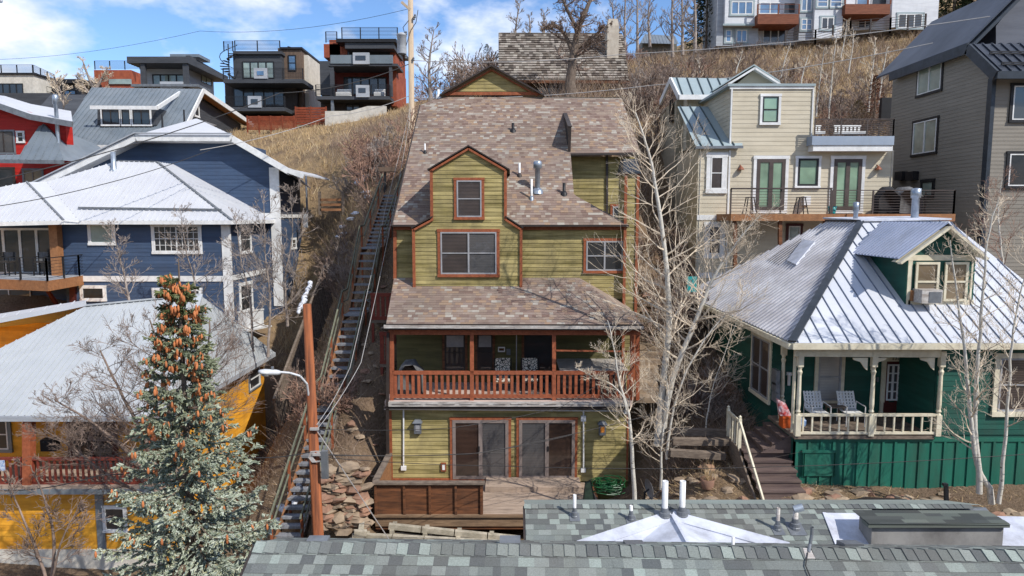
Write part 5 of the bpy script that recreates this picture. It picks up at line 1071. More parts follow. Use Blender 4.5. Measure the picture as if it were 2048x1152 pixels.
    for (x0,y0,x1,y1) in ((1420,314,1446,378),(1416,452,1442,508)): winp(h,Y-.06,x0,y0,x1,y1,trim='white',tw=.2,fm='white',rows=2,pm='gl_blind')
    for b in ((1395,300,1402,560),(1450,300,1462,560),(1394,430,1460,440),(1394,545,1460,556)): pxb(h,'bay_trim','white',Y-.09,*b,.06)
    pxb(h,'shade_toned_basement_wall','charc2',Y+.2,1462,440,1790,560,.1); winp(h,Y-.02,1575,452,1600,500,trim='doorred',tw=.12,fm='white',pm='gl_green2')  # dark wall colour stands in for the deck's shade on pale siding
    # deck
    zd=zat(428,Y-1.5); x0,x1=xat(1462,430,Y-2.2),xat(1892,430,Y-1.6); t=MB(); t.box(x0,x1,Y-2.2,Y,zd-.3,zd); t.box(x0+5,x1,Y-2.25,Y-2.2,zd-.32,zd+.0); dk=t.build('deck',T['orangew'],h)
    t=MB(); rail(t,V((x0,Y-2.1,zd)),V((xat(1660,430,Y-2.1),Y-2.1,zd)),1.08,2.1,.06,8,.01); t.beam((x0,Y-2.12,zd+1.1),(xat(1660,430,Y-2.1),Y-2.12,zd+1.1),.2,.05); rail(t,V((xat(1661,430,Y-2),Y-2.1,zd)),V((x1,Y-2.1,zd)),1.02,2.1,.06,8,.01); rail(t,V((x1,Y-2.1,zd)),V((x1,Y,zd)),1.02,2,.06,8,.01); t.build('deck_railing',T['bronze'],h)
    for u in (1470,1560,1650): t=MB(); t.beam(PY(u,440,Y-2),PY(u,560,Y-2),.15,.15); t.build('deck_post',T['plank'],h)
    # deck furniture
    for i,u in enumerate((1499,1601)):
        p=V((xat(u,425,Y-1.2),Y-1.2,zd)); c=thing('bar_stool',('black bar stool before the left french door','black bar stool beside the small white wall unit')[i],'stool',p,'bar stools on the beige house deck'); t=MB(); t.box(p.x-.17,p.x+.17,p.y-.17,p.y+.17,p.z+.72,p.z+.76); t.build('seat',T['blackm'],c)
        for sx in (-1,1):
            for sy in (-1,1): t=MB(); t.beam((p.x+sx*.24,p.y+sy*.24,p.z),(p.x+sx*.13,p.y+sy*.13,p.z+.72),.035,.035); t.build('leg',T['blackm'],c)
    t=MB(); p=PY(1664,426,Y-1.5); p.z=zd; t.lathe(p,[(.13,0),(.2,.34),(.19,.34),(.15,.3)],12); single(t,'flower_pot',T['teal'],'teal pot on the beige house deck beside the french door','pot',smooth=True)
    p=V((xat(1766,425,Y-1),Y-1.2,zd)); grill(p,'wide black covered grill on the beige house deck','fabricD',.55); grill(V((xat(1808,420,Y-1),Y-1,zd)),'grey mesh covered grill at the right end of the beige house deck','fabric',.7)
    for i,(u,lb) in enumerate(((1640,'white terrace chair at the left of the roof terrace'),(1704,'long white terrace bench on the roof terrace'))):
        p=PY(u,271,Y+1); w=.25 if i==0 else .65; c=thing('terrace_seat',lb,'chair',p); t=MB(); t.box(p.x-w,p.x+w,p.y,p.y+.5,p.z+.1,p.z+.2); t.build('seat',T['white'],c); t=MB()
        for k in range(3 if i==0 else 7): x=p.x-w+(k+.5)*2*w/(3 if i==0 else 7); t.box(x-.05,x+.05,p.y+.48,p.y+.52,p.z+.2,p.z+.5)
        t.box(p.x-w,p.x+w,p.y+.47,p.y+.53,p.z+.46,p.z+.54); t.build('backrest',T['white'],c)
    t=MB(); t.fbox(Y-.3,1608,392,1622,410,.28); t.build('wall_unit',T['white'],h)
# ================================================================ taupe house at the right edge
def taupe():
    Y=30; c0=PY(1976,300,Y); X=c0.x; h=thing('taupe_house','tall taupe house with black trimmed windows and dark seamed roof at the right edge','house',(X+3,Y,2))
    fl=leftw(X); q=[(Y,0),(PX(1786,300,X).y,2)]; far=PX(1786,158,X); near=PX(1977,158,X); pk=PX(1932,108,X)
    siding(h,fl,[(Y,0),(far.y,0),(far.y,far.z),(pk.y,pk.z),(Y,near.z)],'taupe',.17,name='side_wall')
    siding(h,front(Y),[(X,0),(X+6,0),(X+6,near.z),(X,near.z)],'taupe',.17,name='front_wall')
    t=MB(); t.prism([V((X+.02,Y+.02,0)),V((X+.02,far.y,0)),V((X+.02,far.y,far.z)),V((X+.02,pk.y,pk.z-.05)),V((X+.02,Y+.02,near.z))],(10,0,0)); t.build('wall_body',T['taupe'],h)
    t=MB(); t.box(X-.05,X+.12,Y-.05,Y+.25,0,near.z); t.build('corner_board',T['greymD'],h)
    e=PX(1992,142,X-.35); p=PX(1936,88,X-.35); r=PX(1780,146,X-.35)
    fr=plane3(e,p,e+X1,(1,0,0)); roofpx('front_roof',fr,[fr.q(a) for a in (e,e+X1*9,p+X1*9,p)],h,'rfdark',.42,.06,.05)
    fb=plane3(r,p,r+X1,(1,0,0)); roofpx('rear_roof',fb,[fb.q(a) for a in (r,r+X1*9,p+X1*9,p)],h,'rfdark',.42,.06,.05)
    edge(h,[e,p],.1,.45,'greymD','near_rake_board',(0,0,-.2)); edge(h,[p,r],.1,.45,'greymD','far_rake_board',(0,0,-.2)); edge(h,[e,e+X1*9],.14,.3,'greymD','gutter',(0,-.05,-.18))
    t=MB(); o=X1*.4; dn=Z1*-.25; t.poly([e+dn,p+dn,p+dn+o,e+dn+o]); t.poly([p+dn,r+dn,r+dn+o,p+dn+o]); t.build('soffit',T['greymD'],h)
    t=MB()
    for k in (.12,.3): a=e.lerp(p,k); 
    for k in (.15,.55):
        a=e.lerp(p,k)+V((.4,0,.1)); t=MB(); t.beam(a,a+X1*8,.06,.06); t.beam(a+Z1*.08,a+X1*8+Z1*.08,.04,.04); t.build('snow_guard',T['blackm'],h)
    # upper cross gable
    Yu=Y+3.4; t=MB(); t.prism([PY(1992,100,Yu),PY(2120,100,Yu),PY(2120,-60,Yu),PY(2050,-20,Yu),PY(1992,52,Yu)],(0,6,0)); u_=t.build('upper_gable_wall',T['taupeD'],h)
    a,b=PY(1935,98,Yu-.6),PY(2075,-42,Yu-.6); t=MB(); t.beam(a,b,.14,.4,up=-Y1); t.build('upper_rake_board',T['greymD'],u_); t=MB(); t.prism([a+Z1*.2,b+Z1*.2,b+Z1*.3,a+Z1*.3],(0,8,0)); t.build('upper_roof',T['rfdark'],u_)
    for (x0,y0,x1,y1,c) in ((1838,127,1884,184,2),(1828,242,1874,306,2),(1845,363,1867,392,1)): wins(h,X,x0,y0,x1,y1,'L',fm='white' if c==2 else 'blackm',trim='blackm',tw=.12,cols=c,rows=1,pm='gl_green2')
    winp(h,Y-.02,2022,172,2075,240,trim='blackm',tw=.12,fm='white',rows=1,pm='gl_dark'); winp(h,Y-.02,2014,308,2075,372,trim='blackm',tw=.12,fm='white',rows=1,pm='gl_dark')
    t=MB()
    for u in (1800,1822): p_=PX(u,352,X-.2); t.box(X-.3,X,p_.y-.35,p_.y+.35,p_.z-.22,p_.z+.22)
    t.build('wall_vent',T['blackm'],h)
    pxb(h,'rear_fence','blackm',44,1762,195,1786,240,.3)
# ================================================================ house on the hilltop, cabin, far house
def hilltop():
    Y=84
    h=modern('hilltop_house','long white and grey house with brown balconies on top of the hill','x',1,1,[]) if False else thing('hilltop_house','long white and grey house with brown balconies on top of the hill','house',PY(1650,90,Y+3))
    for (nm,mat,dy,x0,y0,x1,y1,d) in [('left_wall','whites',0,1449,-60,1517,50,6),('left_angle_wall','greyw',.6,1432,-60,1450,92,6),('lower_left_wall','greyw',.8,1446,50,1517,92,6),('belt_board','rfgreen',-.1,1446,47,1517,51,.3),('recess_wall','whites',2,1515,-60,1600,90,5),('grey_wall','greyw',.4,1597,-60,1630,80,6),('centre_wall','whites',-.2,1627,-60,1690,76,6),('right_recess_wall','whites',2,1690,-60,1790,60,5),('right_wall','whites',.5,1782,-60,1882,55,6)]: pxb(h,nm,mat,Y+dy,x0,y0,x1,y1,d)
    for (dy,x0,y0,x1,y1,c,r,pm) in [(0,1462,3,1506,29,3,1,'gl_blue'),(2,1518,5,1562,28,2,1,'gl_blue'),(2,1566,5,1596,28,1,1,'gl_dark'),(.8,1451,60,1463,84,1,2,'gl_blue'),(.8,1472,60,1494,84,2,1,'gl_blue'),(2,1525,58,1572,86,3,1,'gl_dark'),(.4,1602,-5,1624,22,2,1,'gl_blue'),(.4,1602,38,1624,60,2,2,'gl_blue'),(-.2,1634,-6,1656,14,1,2,'gl_blue'),(-.2,1660,-6,1684,14,1,2,'gl_blue'),(-.2,1642,35,1668,59,2,1,'gl_dark'),(2,1712,-8,1740,15,1,1,'gl_blue'),(2,1742,-8,1775,15,1,1,'gl_dark'),(2,1715,35,1745,58,2,1,'gl_dark'),(.5,1795,28,1845,56,3,1,'gl_dark')]:
        winp(h,Y+dy-.02,x0,y0,x1,y1,trim='rfgreen' if dy<1 else None,tw=.2,fm='white',cols=c,rows=r,pm=pm,fw=.1)
    for x0,y0,x1,y1 in ((1515,28,1598,48),(1690,8,1781,28)): 
        pxb(h,'balcony_front','plankB2',Y-1,x0,y0,x1,y1,3.2); t=MB(); rail(t,PY(x0,y0,Y-.9),PY(x1,y0,Y-.9),1.1,2.4,.14,1,.02); t.build('balcony_railing',T['plankB2'],h)
    f=thing('hill_fence','dark brown rail fence running down the slope below the hilltop house','fence',PY(1700,70,Y-3)); t=MB()
    pts=[PY(u,v,Y-3) for u,v in ((1570,92),(1630,90),(1700,72),(1780,66),(1850,58))]
    for a,b in zip(pts[:-1],pts[1:]): rail(t,a,b,1.7,2.6,.16,5,.025)
    t.build('rail_panel',T['darktrim'],f)
def cabin():
    Y=49; h=thing('shake_roof_cabin','old brown cabin with large weathered shake roof and pale block chimney','house',PY(1130,190,Y+2)); fr=slope(PY(1100,160,Y),1,1); q=qpx(fr,[(997,160),(1258,162),(1246,70),(1240,66),(997,65)])
    t=MB(); courses(t,fr,q,.3,.05,.28,R,jit=.05); t.build('shake_roof',T['shake'],h)
    k=[fr.p(*a) for a in q]; t=MB(); t.poly([k[3],k[4],k[4]+V((0,4,-4)),k[3]+V((0,4,-4))]); t.poly([k[1],k[3],k[3]+V((.2,3,-3)),k[1]+V((0,9,0))]); t.build('rear_roof',T['shake'],h)
    edge(h,[k[0]+Z1*-.1,k[1]+Z1*-.1],.2,.2,'plank','fascia'); pxb(h,'wall','woodm',Y+.9,1012,165,1244,215,8)
    winp(h,Y+.86,1075,172,1130,196,trim='darktrim',tw=.1,fm='darktrim',cols=3,rows=1); winp(h,Y+.86,1150,172,1200,196,trim='darktrim',tw=.1,fm='darktrim',cols=2,rows=1)
    pp=PP(1226,116,fr.O,fr.N); t=MB(); x0,x1=xat(1214,90,pp.y),xat(1237,90,pp.y); z1=zat(52,pp.y); t.box(x0,x1,pp.y-.1,pp.y+1.1,pp.z-.3,z1); t.hexa([(x0,pp.y-.1,z1),(x1,pp.y-.1,z1),(x1,pp.y+1.1,z1),(x0,pp.y+1.1,z1),(x0+.1,pp.y,z1+.5),(x1-.1,pp.y,z1+.5),(x1-.1,pp.y+.9,z1+.5),(x0+.1,pp.y+.9,z1+.5)]); t.build('chimney',T['block'],h)
    Y=112; h=thing('distant_house','small grey green house with white windows far up the hill','house',PY(1320,118,Y+3)); pxb(h,'wall','charcg',Y,1284,80,1354,124,6)
    fr=slope(PY(1320,84,Y-1),2,1.6); roofpx('roof',fr,[(1280,86),(1358,88),(1350,72),(1290,68)],h,'rfgrey',.5); pxb(h,'dormer','charcg',Y+.5,1296,74,1340,88,3); winp(h,Y+.4,1299,78,1338,86,fm='white',cols=4,rows=1,fw=.3); winp(h,Y-.1,1289,108,1300,121,fm='white',fw=.3,rows=2); winp(h,Y-.1,1330,108,1345,121,fm='white',fw=.3,rows=2)
# ================================================================ foreground roofs
def foreground():
    Yr=8.5; a=PY(513,1086,Yr); b=PZ(2060,1104,a.z); ud=(b-a).normalized(); n_=V((-ud.y,ud.x,0)); down=-n_
    fr=plane3(a,b,a+down*3+Z1*-1.25,ud); h=thing('foreground_roof_building','nearest building with grey green shingle roof and overlapping ridge caps','building',(4,7,-3))
    pl=[fr.q(a),fr.q(a+ud*20),fr.q(a+ud*20+down*3.6-Z1*1.5),fr.q(a+down*3.6-Z1*1.5-ud*.0)]
    t=MB(); courses(t,fr,pl,.143,.006,.17,R,jit=.006); t.build('front_slope',T['shG'],h)
    rise=Z1*1.25; bk=plane3(a,b,a-down*3-rise,ud); pl=[bk.q(a+ud*20),bk.q(a),bk.q(a-down*.9-rise*.3),bk.q(a+ud*20-down*.9-rise*.3)]
    t=MB(); courses(t,bk,pl,.143,.006,.17,R,jit=.006); t.build('rear_slope',T['shG'],h)
    t=MB(); x=0.0
    while x<19.5:    # bent cap shingles, each lapping over the next
        w=.15; l=.026+R.uniform(0,.006); c=a+ud*x; c2=a+ud*(x+.2)
        for sd,fz in ((down,1),(-down,1)):
            o=sd*.16-Z1*.067
            i=len(t.v); t.v+=[tuple(p) for p in (c+Z1*l,c2+Z1*.008,c2+o+Z1*.006,c+o+Z1*(l-.004),c,c+o)]; t.f+=[(i,i+1,i+2,i+3),(i,i+3,i+5,i+4)]; t.m+=[0,0]
        x+=.143
    t.build('ridge_cap',T['shG'],h)
    e=a+down*3.6-Z1*1.5; t=MB(); t.beam(a+V((-.02,0,-.07)),e+V((-.02,0,-.07)),.04,.12); t.build('rake_board',T['darktrim'],h)
    t=MB(); t.prism([a+V((.15,0,-.1)),e+V((.15,0,-.1)),V((e.x+.15,e.y,-3)),V((a.x+.15,a.y+1,-3)),a+V((.15,1,-.5))],ud*19); t.build('wall_body',T['greym'],h)
    def pipe(fr_,u,vb,vt,r,mat,name='vent_pipe',cone=True,par=h,fl='greym'):
        bs=PP(u,vb,fr_.O,fr_.N); hh=(vb-vt)/1365*bs.y*1.05; t=MB(); t.lathe(bs-Z1*.05,[(r,0),(r,hh+.05),(r*.8,hh+.05),(r*.8,hh-.03)],12); o=t.build(name,T[mat],par,True)
        t=MB()
        if cone: t.lathe(bs-Z1*.03,[(r*2.3,0),(r*2.1,.06),(r*1.9,.07),(r*1.8,.13),(r*1.35,.14),(r*1.2,.22)],14)
        q=[fr_.q(bs)]; qq=q[0]; c=[fr_.p(qq[0]+dx*r*3,qq[1]+dy*r*3,.012) for dx,dy in ((-1,-1.4),(1,-1.4),(1,1),(-1,1))]; t.prism(c,fr_.N*.004)
        t.build('flashing',T[fl],o,False)
    # mast bracket on the near ridge
    f2=fr; m=thing('mast_bracket','bent grey satellite mast with foot bracket bolted on the nearest roof','bracket',PP(1617,1112,fr.O,fr.N)); b0=PP(1617,1108,fr.O,fr.N); t=MB(); t.path([b0+V((.0,0,.02)),b0+V((.06,.1,.08)),b0+V((.085,.12,.2)),b0+V((.085,.12,.30))],.022,8); t.build('mast',T['greym'],m,True)
    t=MB(); c=[fr.p(fr.q(b0)[0]+dx,fr.q(b0)[1]+dy,.015) for dx,dy in ((-.07,-.09),(.05,-.09),(.04,.07),(-.05,.07))]; t.prism(c,fr.N*.012); t.build('foot_plate',T['gutter'],m)
    t=MB(); t.path([b0+V((-.02,-.02,.03)),b0+V((-.12,-.2,-.05)),b0+V((-.13,-.5,-.17)),b0+V((-.16,-1.2,-.47))],.008,5); t.build('cable',T['wire'],m)
    for u,v,lb in ((1268,1088,'grey box vent just behind the near ridge at the cricket'),(720-345,1086,'x'),(1700,1088,'grey box vent behind the near ridge at the right')):
        if lb=='x': continue
        p=PY(u,v,8.95); t=MB(); t.hexa([p+V(q) for q in ((-.13,-.12,-.1),(.13,-.12,-.1),(.13,.12,-.15),(-.13,.12,-.15),(-.13,-.12,.06),(.13,-.12,.06),(.13,.12,-.0),(-.13,.12,-.0))]); t.build('box_vent',T['greym'],h)
    for u,v in ((635,1086),(1020,1086)): p=PY(u,v,8.8); t=MB(); t.box(p.x-.14,p.x+.14,p.y-.1,p.y+.12,p.z-.2,p.z+.05); t.build('box_vent',T['greym'],h)
    t=MB(); p=PY(1466,1088,8.9); t.lathe(p-Z1*.1,[(.022,0),(.022,.2),(.015,.2)],10); t.build('vent_pipe',T['white'],h,True)
    # ---- second roof
    h2=thing('rear_shingle_roof_building','second grey green shingle roof with white cricket and vent pipes','building',(6,12,0))
    Y2=12.9; A2=PY(1050,1010,Y2); B2=PY(1650,1012,Y2); f=slope(A2,1.0,.30); pl=qpx(f,[(1050,1010),(1648,1026),(1735,1028),(1735,1012)])
    L=[f.q(A2),(f.q(B2)[0]+.9,0),(f.q(B2)[0]+.05,-2.4),(f.q(A2)[0],-2.4)]
    t=MB(); courses(t,f,L,.143,.006,.17,R,jit=.006); t.build('front_slope',T['shG'],h2)
    t=MB(); x=-.02
    while x<5.7+3:
        c=A2+X1*x; l=.024
        for o in (V((0,-.13,-.03)),V((0,.14,-.06))):
            i=len(t.v); t.v+=[tuple(p) for p in (c+Z1*l,c+X1*.2+Z1*.008,c+X1*.2+o+Z1*.008,c+o+Z1*(l-.004),c,c+o)]; t.f+=[(i,i+1,i+2,i+3),(i,i+3,i+5,i+4)]; t.m+=[0,0]
        x+=.143
    t.build('ridge_cap',T['shG'],h2)
    t=MB(); t.box(A2.x+.06,A2.x+9.2,Y2-2.3,Y2+1.2,-1,A2.z-.75); t.prism([A2+V((.06,0,-.05)),A2+V((.06,1.2,-.5)),A2+V((.06,1.2,-2)),A2+V((.06,-2.3,-2)),A2+V((.06,-2.3,-.75))],(9,0,0)); t.build('wall_body',T['greym'],h2)
    t=MB(); t.poly([A2,A2+X1*9,A2+V((9,1.3,-.45)),A2+V((0,1.3,-.45))]); t.build('rear_slope',T['shG'],h2)
    t=MB(); t.beam(A2+V((-.02,0,-.08)),A2+V((-.02,-2.35,-.79)),.04,.14); t.build('rake_board',T['darktrim'],h2)
    # cricket
    up=f.N; ap=PP(1344,1034,f.O,f.N)+up*.02; r_=ap+V((0,-2.2,.05)); l_=PP(1150,1098,f.O,f.N)+up*.015; q_=PP(1578,1098,f.O,f.N)+up*.015; l0=PP(1128,1112,f.O,f.N)+up*.015
    t=MB(); t.poly([ap,l_,l_+V((-.1,-1,-.3)),r_]); t.poly([ap,r_,q_+V((.1,-1,-.3)),q_]); t.build('cricket',T['membrane'],h2)
    t=MB(); t.beam(ap+Z1*.01,l_+Z1*.01,.26,.03,up=up); t.beam(ap+Z1*.012,q_+Z1*.012,.26,.03,up=up); t.beam(ap+Z1*.03,r_+Z1*.02,.05,.02); t.build('cricket_flashing',T['membrane'],h2)
    g=V((0,0,.02)); M_=[PP(u,v,f.O,f.N)+up*.02 for u,v in ((1648,1027),(2060,1035),(2060,1098),(1676,1098))]; t=MB(); t.poly([M_[0],M_[1],M_[2],M_[3]]); t.beam(M_[0],M_[3],.06,.02,up=up); t.build('membrane_roof',T['membrane'],h2)
    pr=thing('roof_parapet','long grey parapet wall topped with dark shingles on the white membrane','wall',PY(1870,1088,12.4)); a_=PY(1742,1090,11.8); b_=PY(2008,1048,11.8); t=MB(); t.box(a_.x,b_.x,11.8,12.25,a_.z-.3,b_.z-.03); t.build('wall',T['conc2'],pr)
    e0=PY(1738,1048,11.7); e1=PY(2022,1049,11.7); t0=PY(1735,1021,12.3); f4=plane3(e0,e1,t0,(1,0,0)); t=MB(); courses(t,f4,[f4.q(p) for p in (e0,e1,V((e1.x,t0.y,t0.z)),V((e0.x,t0.y,t0.z)))],.14,.01,.45,R); t.box(e0.x,e1.x,11.72,11.95,e0.z-.08,e0.z-.015); t.build('cap',T['shGd'],pr)
    for (u,vb,vt,r,mt) in ((1149,1034,988,.032,'white'),(1262,1040,1010,.032,'white'),(1329,1034,960,.058,'white'),(1364,1032,960,.058,'white'),(1555,1060,1014,.035,'gutter'),(1590,1056,1020,.05,'gutter')): pipe(f,u,vb,vt,r,mt,par=h2)
    p=PP(1590,1056,f.O,f.N)+Z1*.36; t=MB(); t.tube(p+V((-.04,0,0)),p+V((.12,-.02,.06)),.07,.07,12,cap=True); t.build('vent_cap',T['galv'],h2,True)
    bp=thing('black_post','short black post standing among the rocks behind the parapet','post',PY(1893,1018,14)); t=MB(); t.beam(PY(1893,1020,14),PY(1892,972,14),.07,.07); t.build('post',T['blackm'],bp); t=MB(); t.fbox(13.95,1888,968,1897,973,.08); t.build('cap',T['blackm'],bp)
def gzv(x,y): return 5+(np.sqrt((Aa[:,0][None]-x[:,None])**2+(Aa[:,1][None]-y[:,None])**2+.6)*Wt[None]).sum(1)
def quads(name,Q,mat,parent=None):   # Q: (n,4,3) array -> one mesh of separate quads
    n=len(Q); me=bpy.data.meshes.new(name); me.vertices.add(n*4); me.vertices.foreach_set('co',Q.reshape(-1).astype(np.float32))
    me.loops.add(n*4); me.loops.foreach_set('vertex_index',np.arange(n*4,dtype=np.int32)); me.polygons.add(n); me.polygons.foreach_set('loop_start',np.arange(0,n*4,4,dtype=np.int32)); 
    me.materials.append(mat); me.update(calc_edges=True); me.validate()
    o=bpy.data.objects.new(name,me); C.objects.link(o)
    if parent is not None: o.parent=parent
    return o
def ribbons(P,D,Wd,taper=.3,rs=np.random.RandomState(1)):
    """P base, D vector, Wd half width -> flat blades turned at random"""
    r=rs.normal(size=P.shape); s_=np.cross(D,r); s_/=np.linalg.norm(s_,axis=1)[:,None]+1e-9; s_*=Wd[:,None]
    return np.stack([P-s_,P+s_,P+D+s_*taper,P+D-s_*taper],1)
# ------------------------------------------------ bare trees
def grow(mb,p,d,L,r,lvl,rg,k):
    """k: dict n(children per level list), ang, ratio, up, wig"""
    seg=6 if lvl==0 else (4 if lvl==1 else 3); n=5 if r>.03 else 3; q=V(p); d=V(d).normalized(); step=L/seg; pts=[q.copy()]; rr=[r]
    for i in range(seg):
        d=(d+V((rg.uniform(-1,1),rg.uniform(-1,1),rg.uniform(-1,1)))*k['wig']+Z1*k['up']).normalized(); q=q+d*step; pts.append(q.copy()); rr.append(max(r*(1-.75*(i+1)/seg),k['rmin']))
    for i in range(seg): mb.tube(pts[i],pts[i+1],rr[i],rr[i+1],n)
    if lvl<len(k['n']):
        for c in range(k['n'][lvl]):
            t=rg.uniform(.12,.92)*seg; i=min(int(t),seg-1); f=t-i; b=pts[i].lerp(pts[i+1],f); dd=(pts[i+1]-pts[i]).normalized()
            ax=V((rg.gauss(0,1),rg.gauss(0,1),rg.gauss(0,1))); ax=(ax-dd*ax.dot(dd)).normalized(); an=math.radians(k['ang'])*rg.uniform(.7,1.25)
            nd=dd*math.cos(an)+ax*math.sin(an); grow(mb,b,nd,L*k['ratio']*rg.uniform(.6,1.2)*(1.1-.5*t/seg),max(rr[i]*.5,k['rmin']),lvl+1,rg,k)
def stem_tree(name,label,cat,stems,rg,k,mt='aspen',mt2='twig',group=None,nb=26,start=.25,bl=.28,smooth=False):
    """stems: list of (points, r0, r1); branches leave every stem"""
    b=stems[0][0][0]; h=thing(name,label,cat,b,group); tw=MB()
    for pts,r0,r1 in stems:
        t=MB(); pts=[V(p) for p in pts]; P_=[]
        for i in range(len(pts)-1):
            p0=pts[max(i-1,0)]; p1=pts[i]; p2=pts[i+1]; p3=pts[min(i+2,len(pts)-1)]
            for j in range(4):
                u=j/4; P_.append(.5*((2*p1)+(p2-p0)*u+(2*p0-5*p1+4*p2-p3)*u*u+(3*p1-p0-3*p2+p3)*u**3))
        P_.append(pts[-1]); N=len(P_)-1; rad=[r0+(r1-r0)*(i/N)**.8 for i in range(N+1)]
        P_=[p+V((rg.uniform(-1,1),rg.uniform(-1,1),0))*.015 for p in P_]; P_[0]-=Z1*.3
        for i in range(N): t.tube(P_[i],P_[i+1],rad[i],rad[i+1],8 if r0>.06 else 5)
        t.build('trunk',T[mt],h,True); L=sum((P_[i+1]-P_[i]).length for i in range(N))
        for c in range(nb):
            f=start+(1-start)*((c+rg.random())/nb); x=f*N; i=min(int(x),N-1); q=P_[i].lerp(P_[i+1],x-i); dd=(P_[i+1]-P_[i]).normalized()
            an=rg.uniform(0,6.283); o=V((math.cos(an),math.sin(an),0)); nd=(dd*rg.uniform(.3,.7)+o).normalized(); ln=L*bl*(1.15-f*.85)*rg.uniform(.6,1.2)
            grow(tw,q,nd,ln,max(rad[i]*.42,k['rmin']*1.3),0,rg,k)
    tw.build('branches',T[mt2],h); return h
KA=dict(n=[5,3,1],ang=38,ratio=.66,up=.1,wig=.19,rmin=.0036)
KB=dict(n=[6,5,3],ang=45,ratio=.55,up=.03,wig=.2,rmin=.008)
def pxs(Y,*uv): return [PY(u,v,Y+(i*.0)) for i,(u,v) in enumerate(uv)]
def bush_proto(seed,hgt,k,mat,n=9,spread=.7,r=.03,name='bare_shrub'):
    rg=random.Random(seed); t=MB()
    for i in range(n):
        an=rg.uniform(0,6.283); o=V((math.cos(an)*spread,math.sin(an)*spread,1)); grow(t,V((math.cos(an)*.1,math.sin(an)*.1,-.15)),o,hgt*rg.uniform(.6,1.1),r*rg.uniform(.6,1.1),0,rg,k)
    ob=t.build(name,T[mat]); return ob
def scatter(proto_list,pts,label,cat,group,rg):
    used=set()
    for (x,y,sc) in pts:
        pr=rg.choice(proto_list); o=pr if pr.name not in used else pr.copy()
        if pr.name in used: C.objects.link(o)
        used.add(pr.name); o.location=(x,y,gz(x,y)); o.rotation_euler=(0,0,rg.uniform(0,6.28)); o.scale=(sc,sc,sc*rg.uniform(.85,1.15)); tag(o,label,cat,group)
    for pr in proto_list:
        if pr.name not in used: bpy.data.objects.remove(pr)
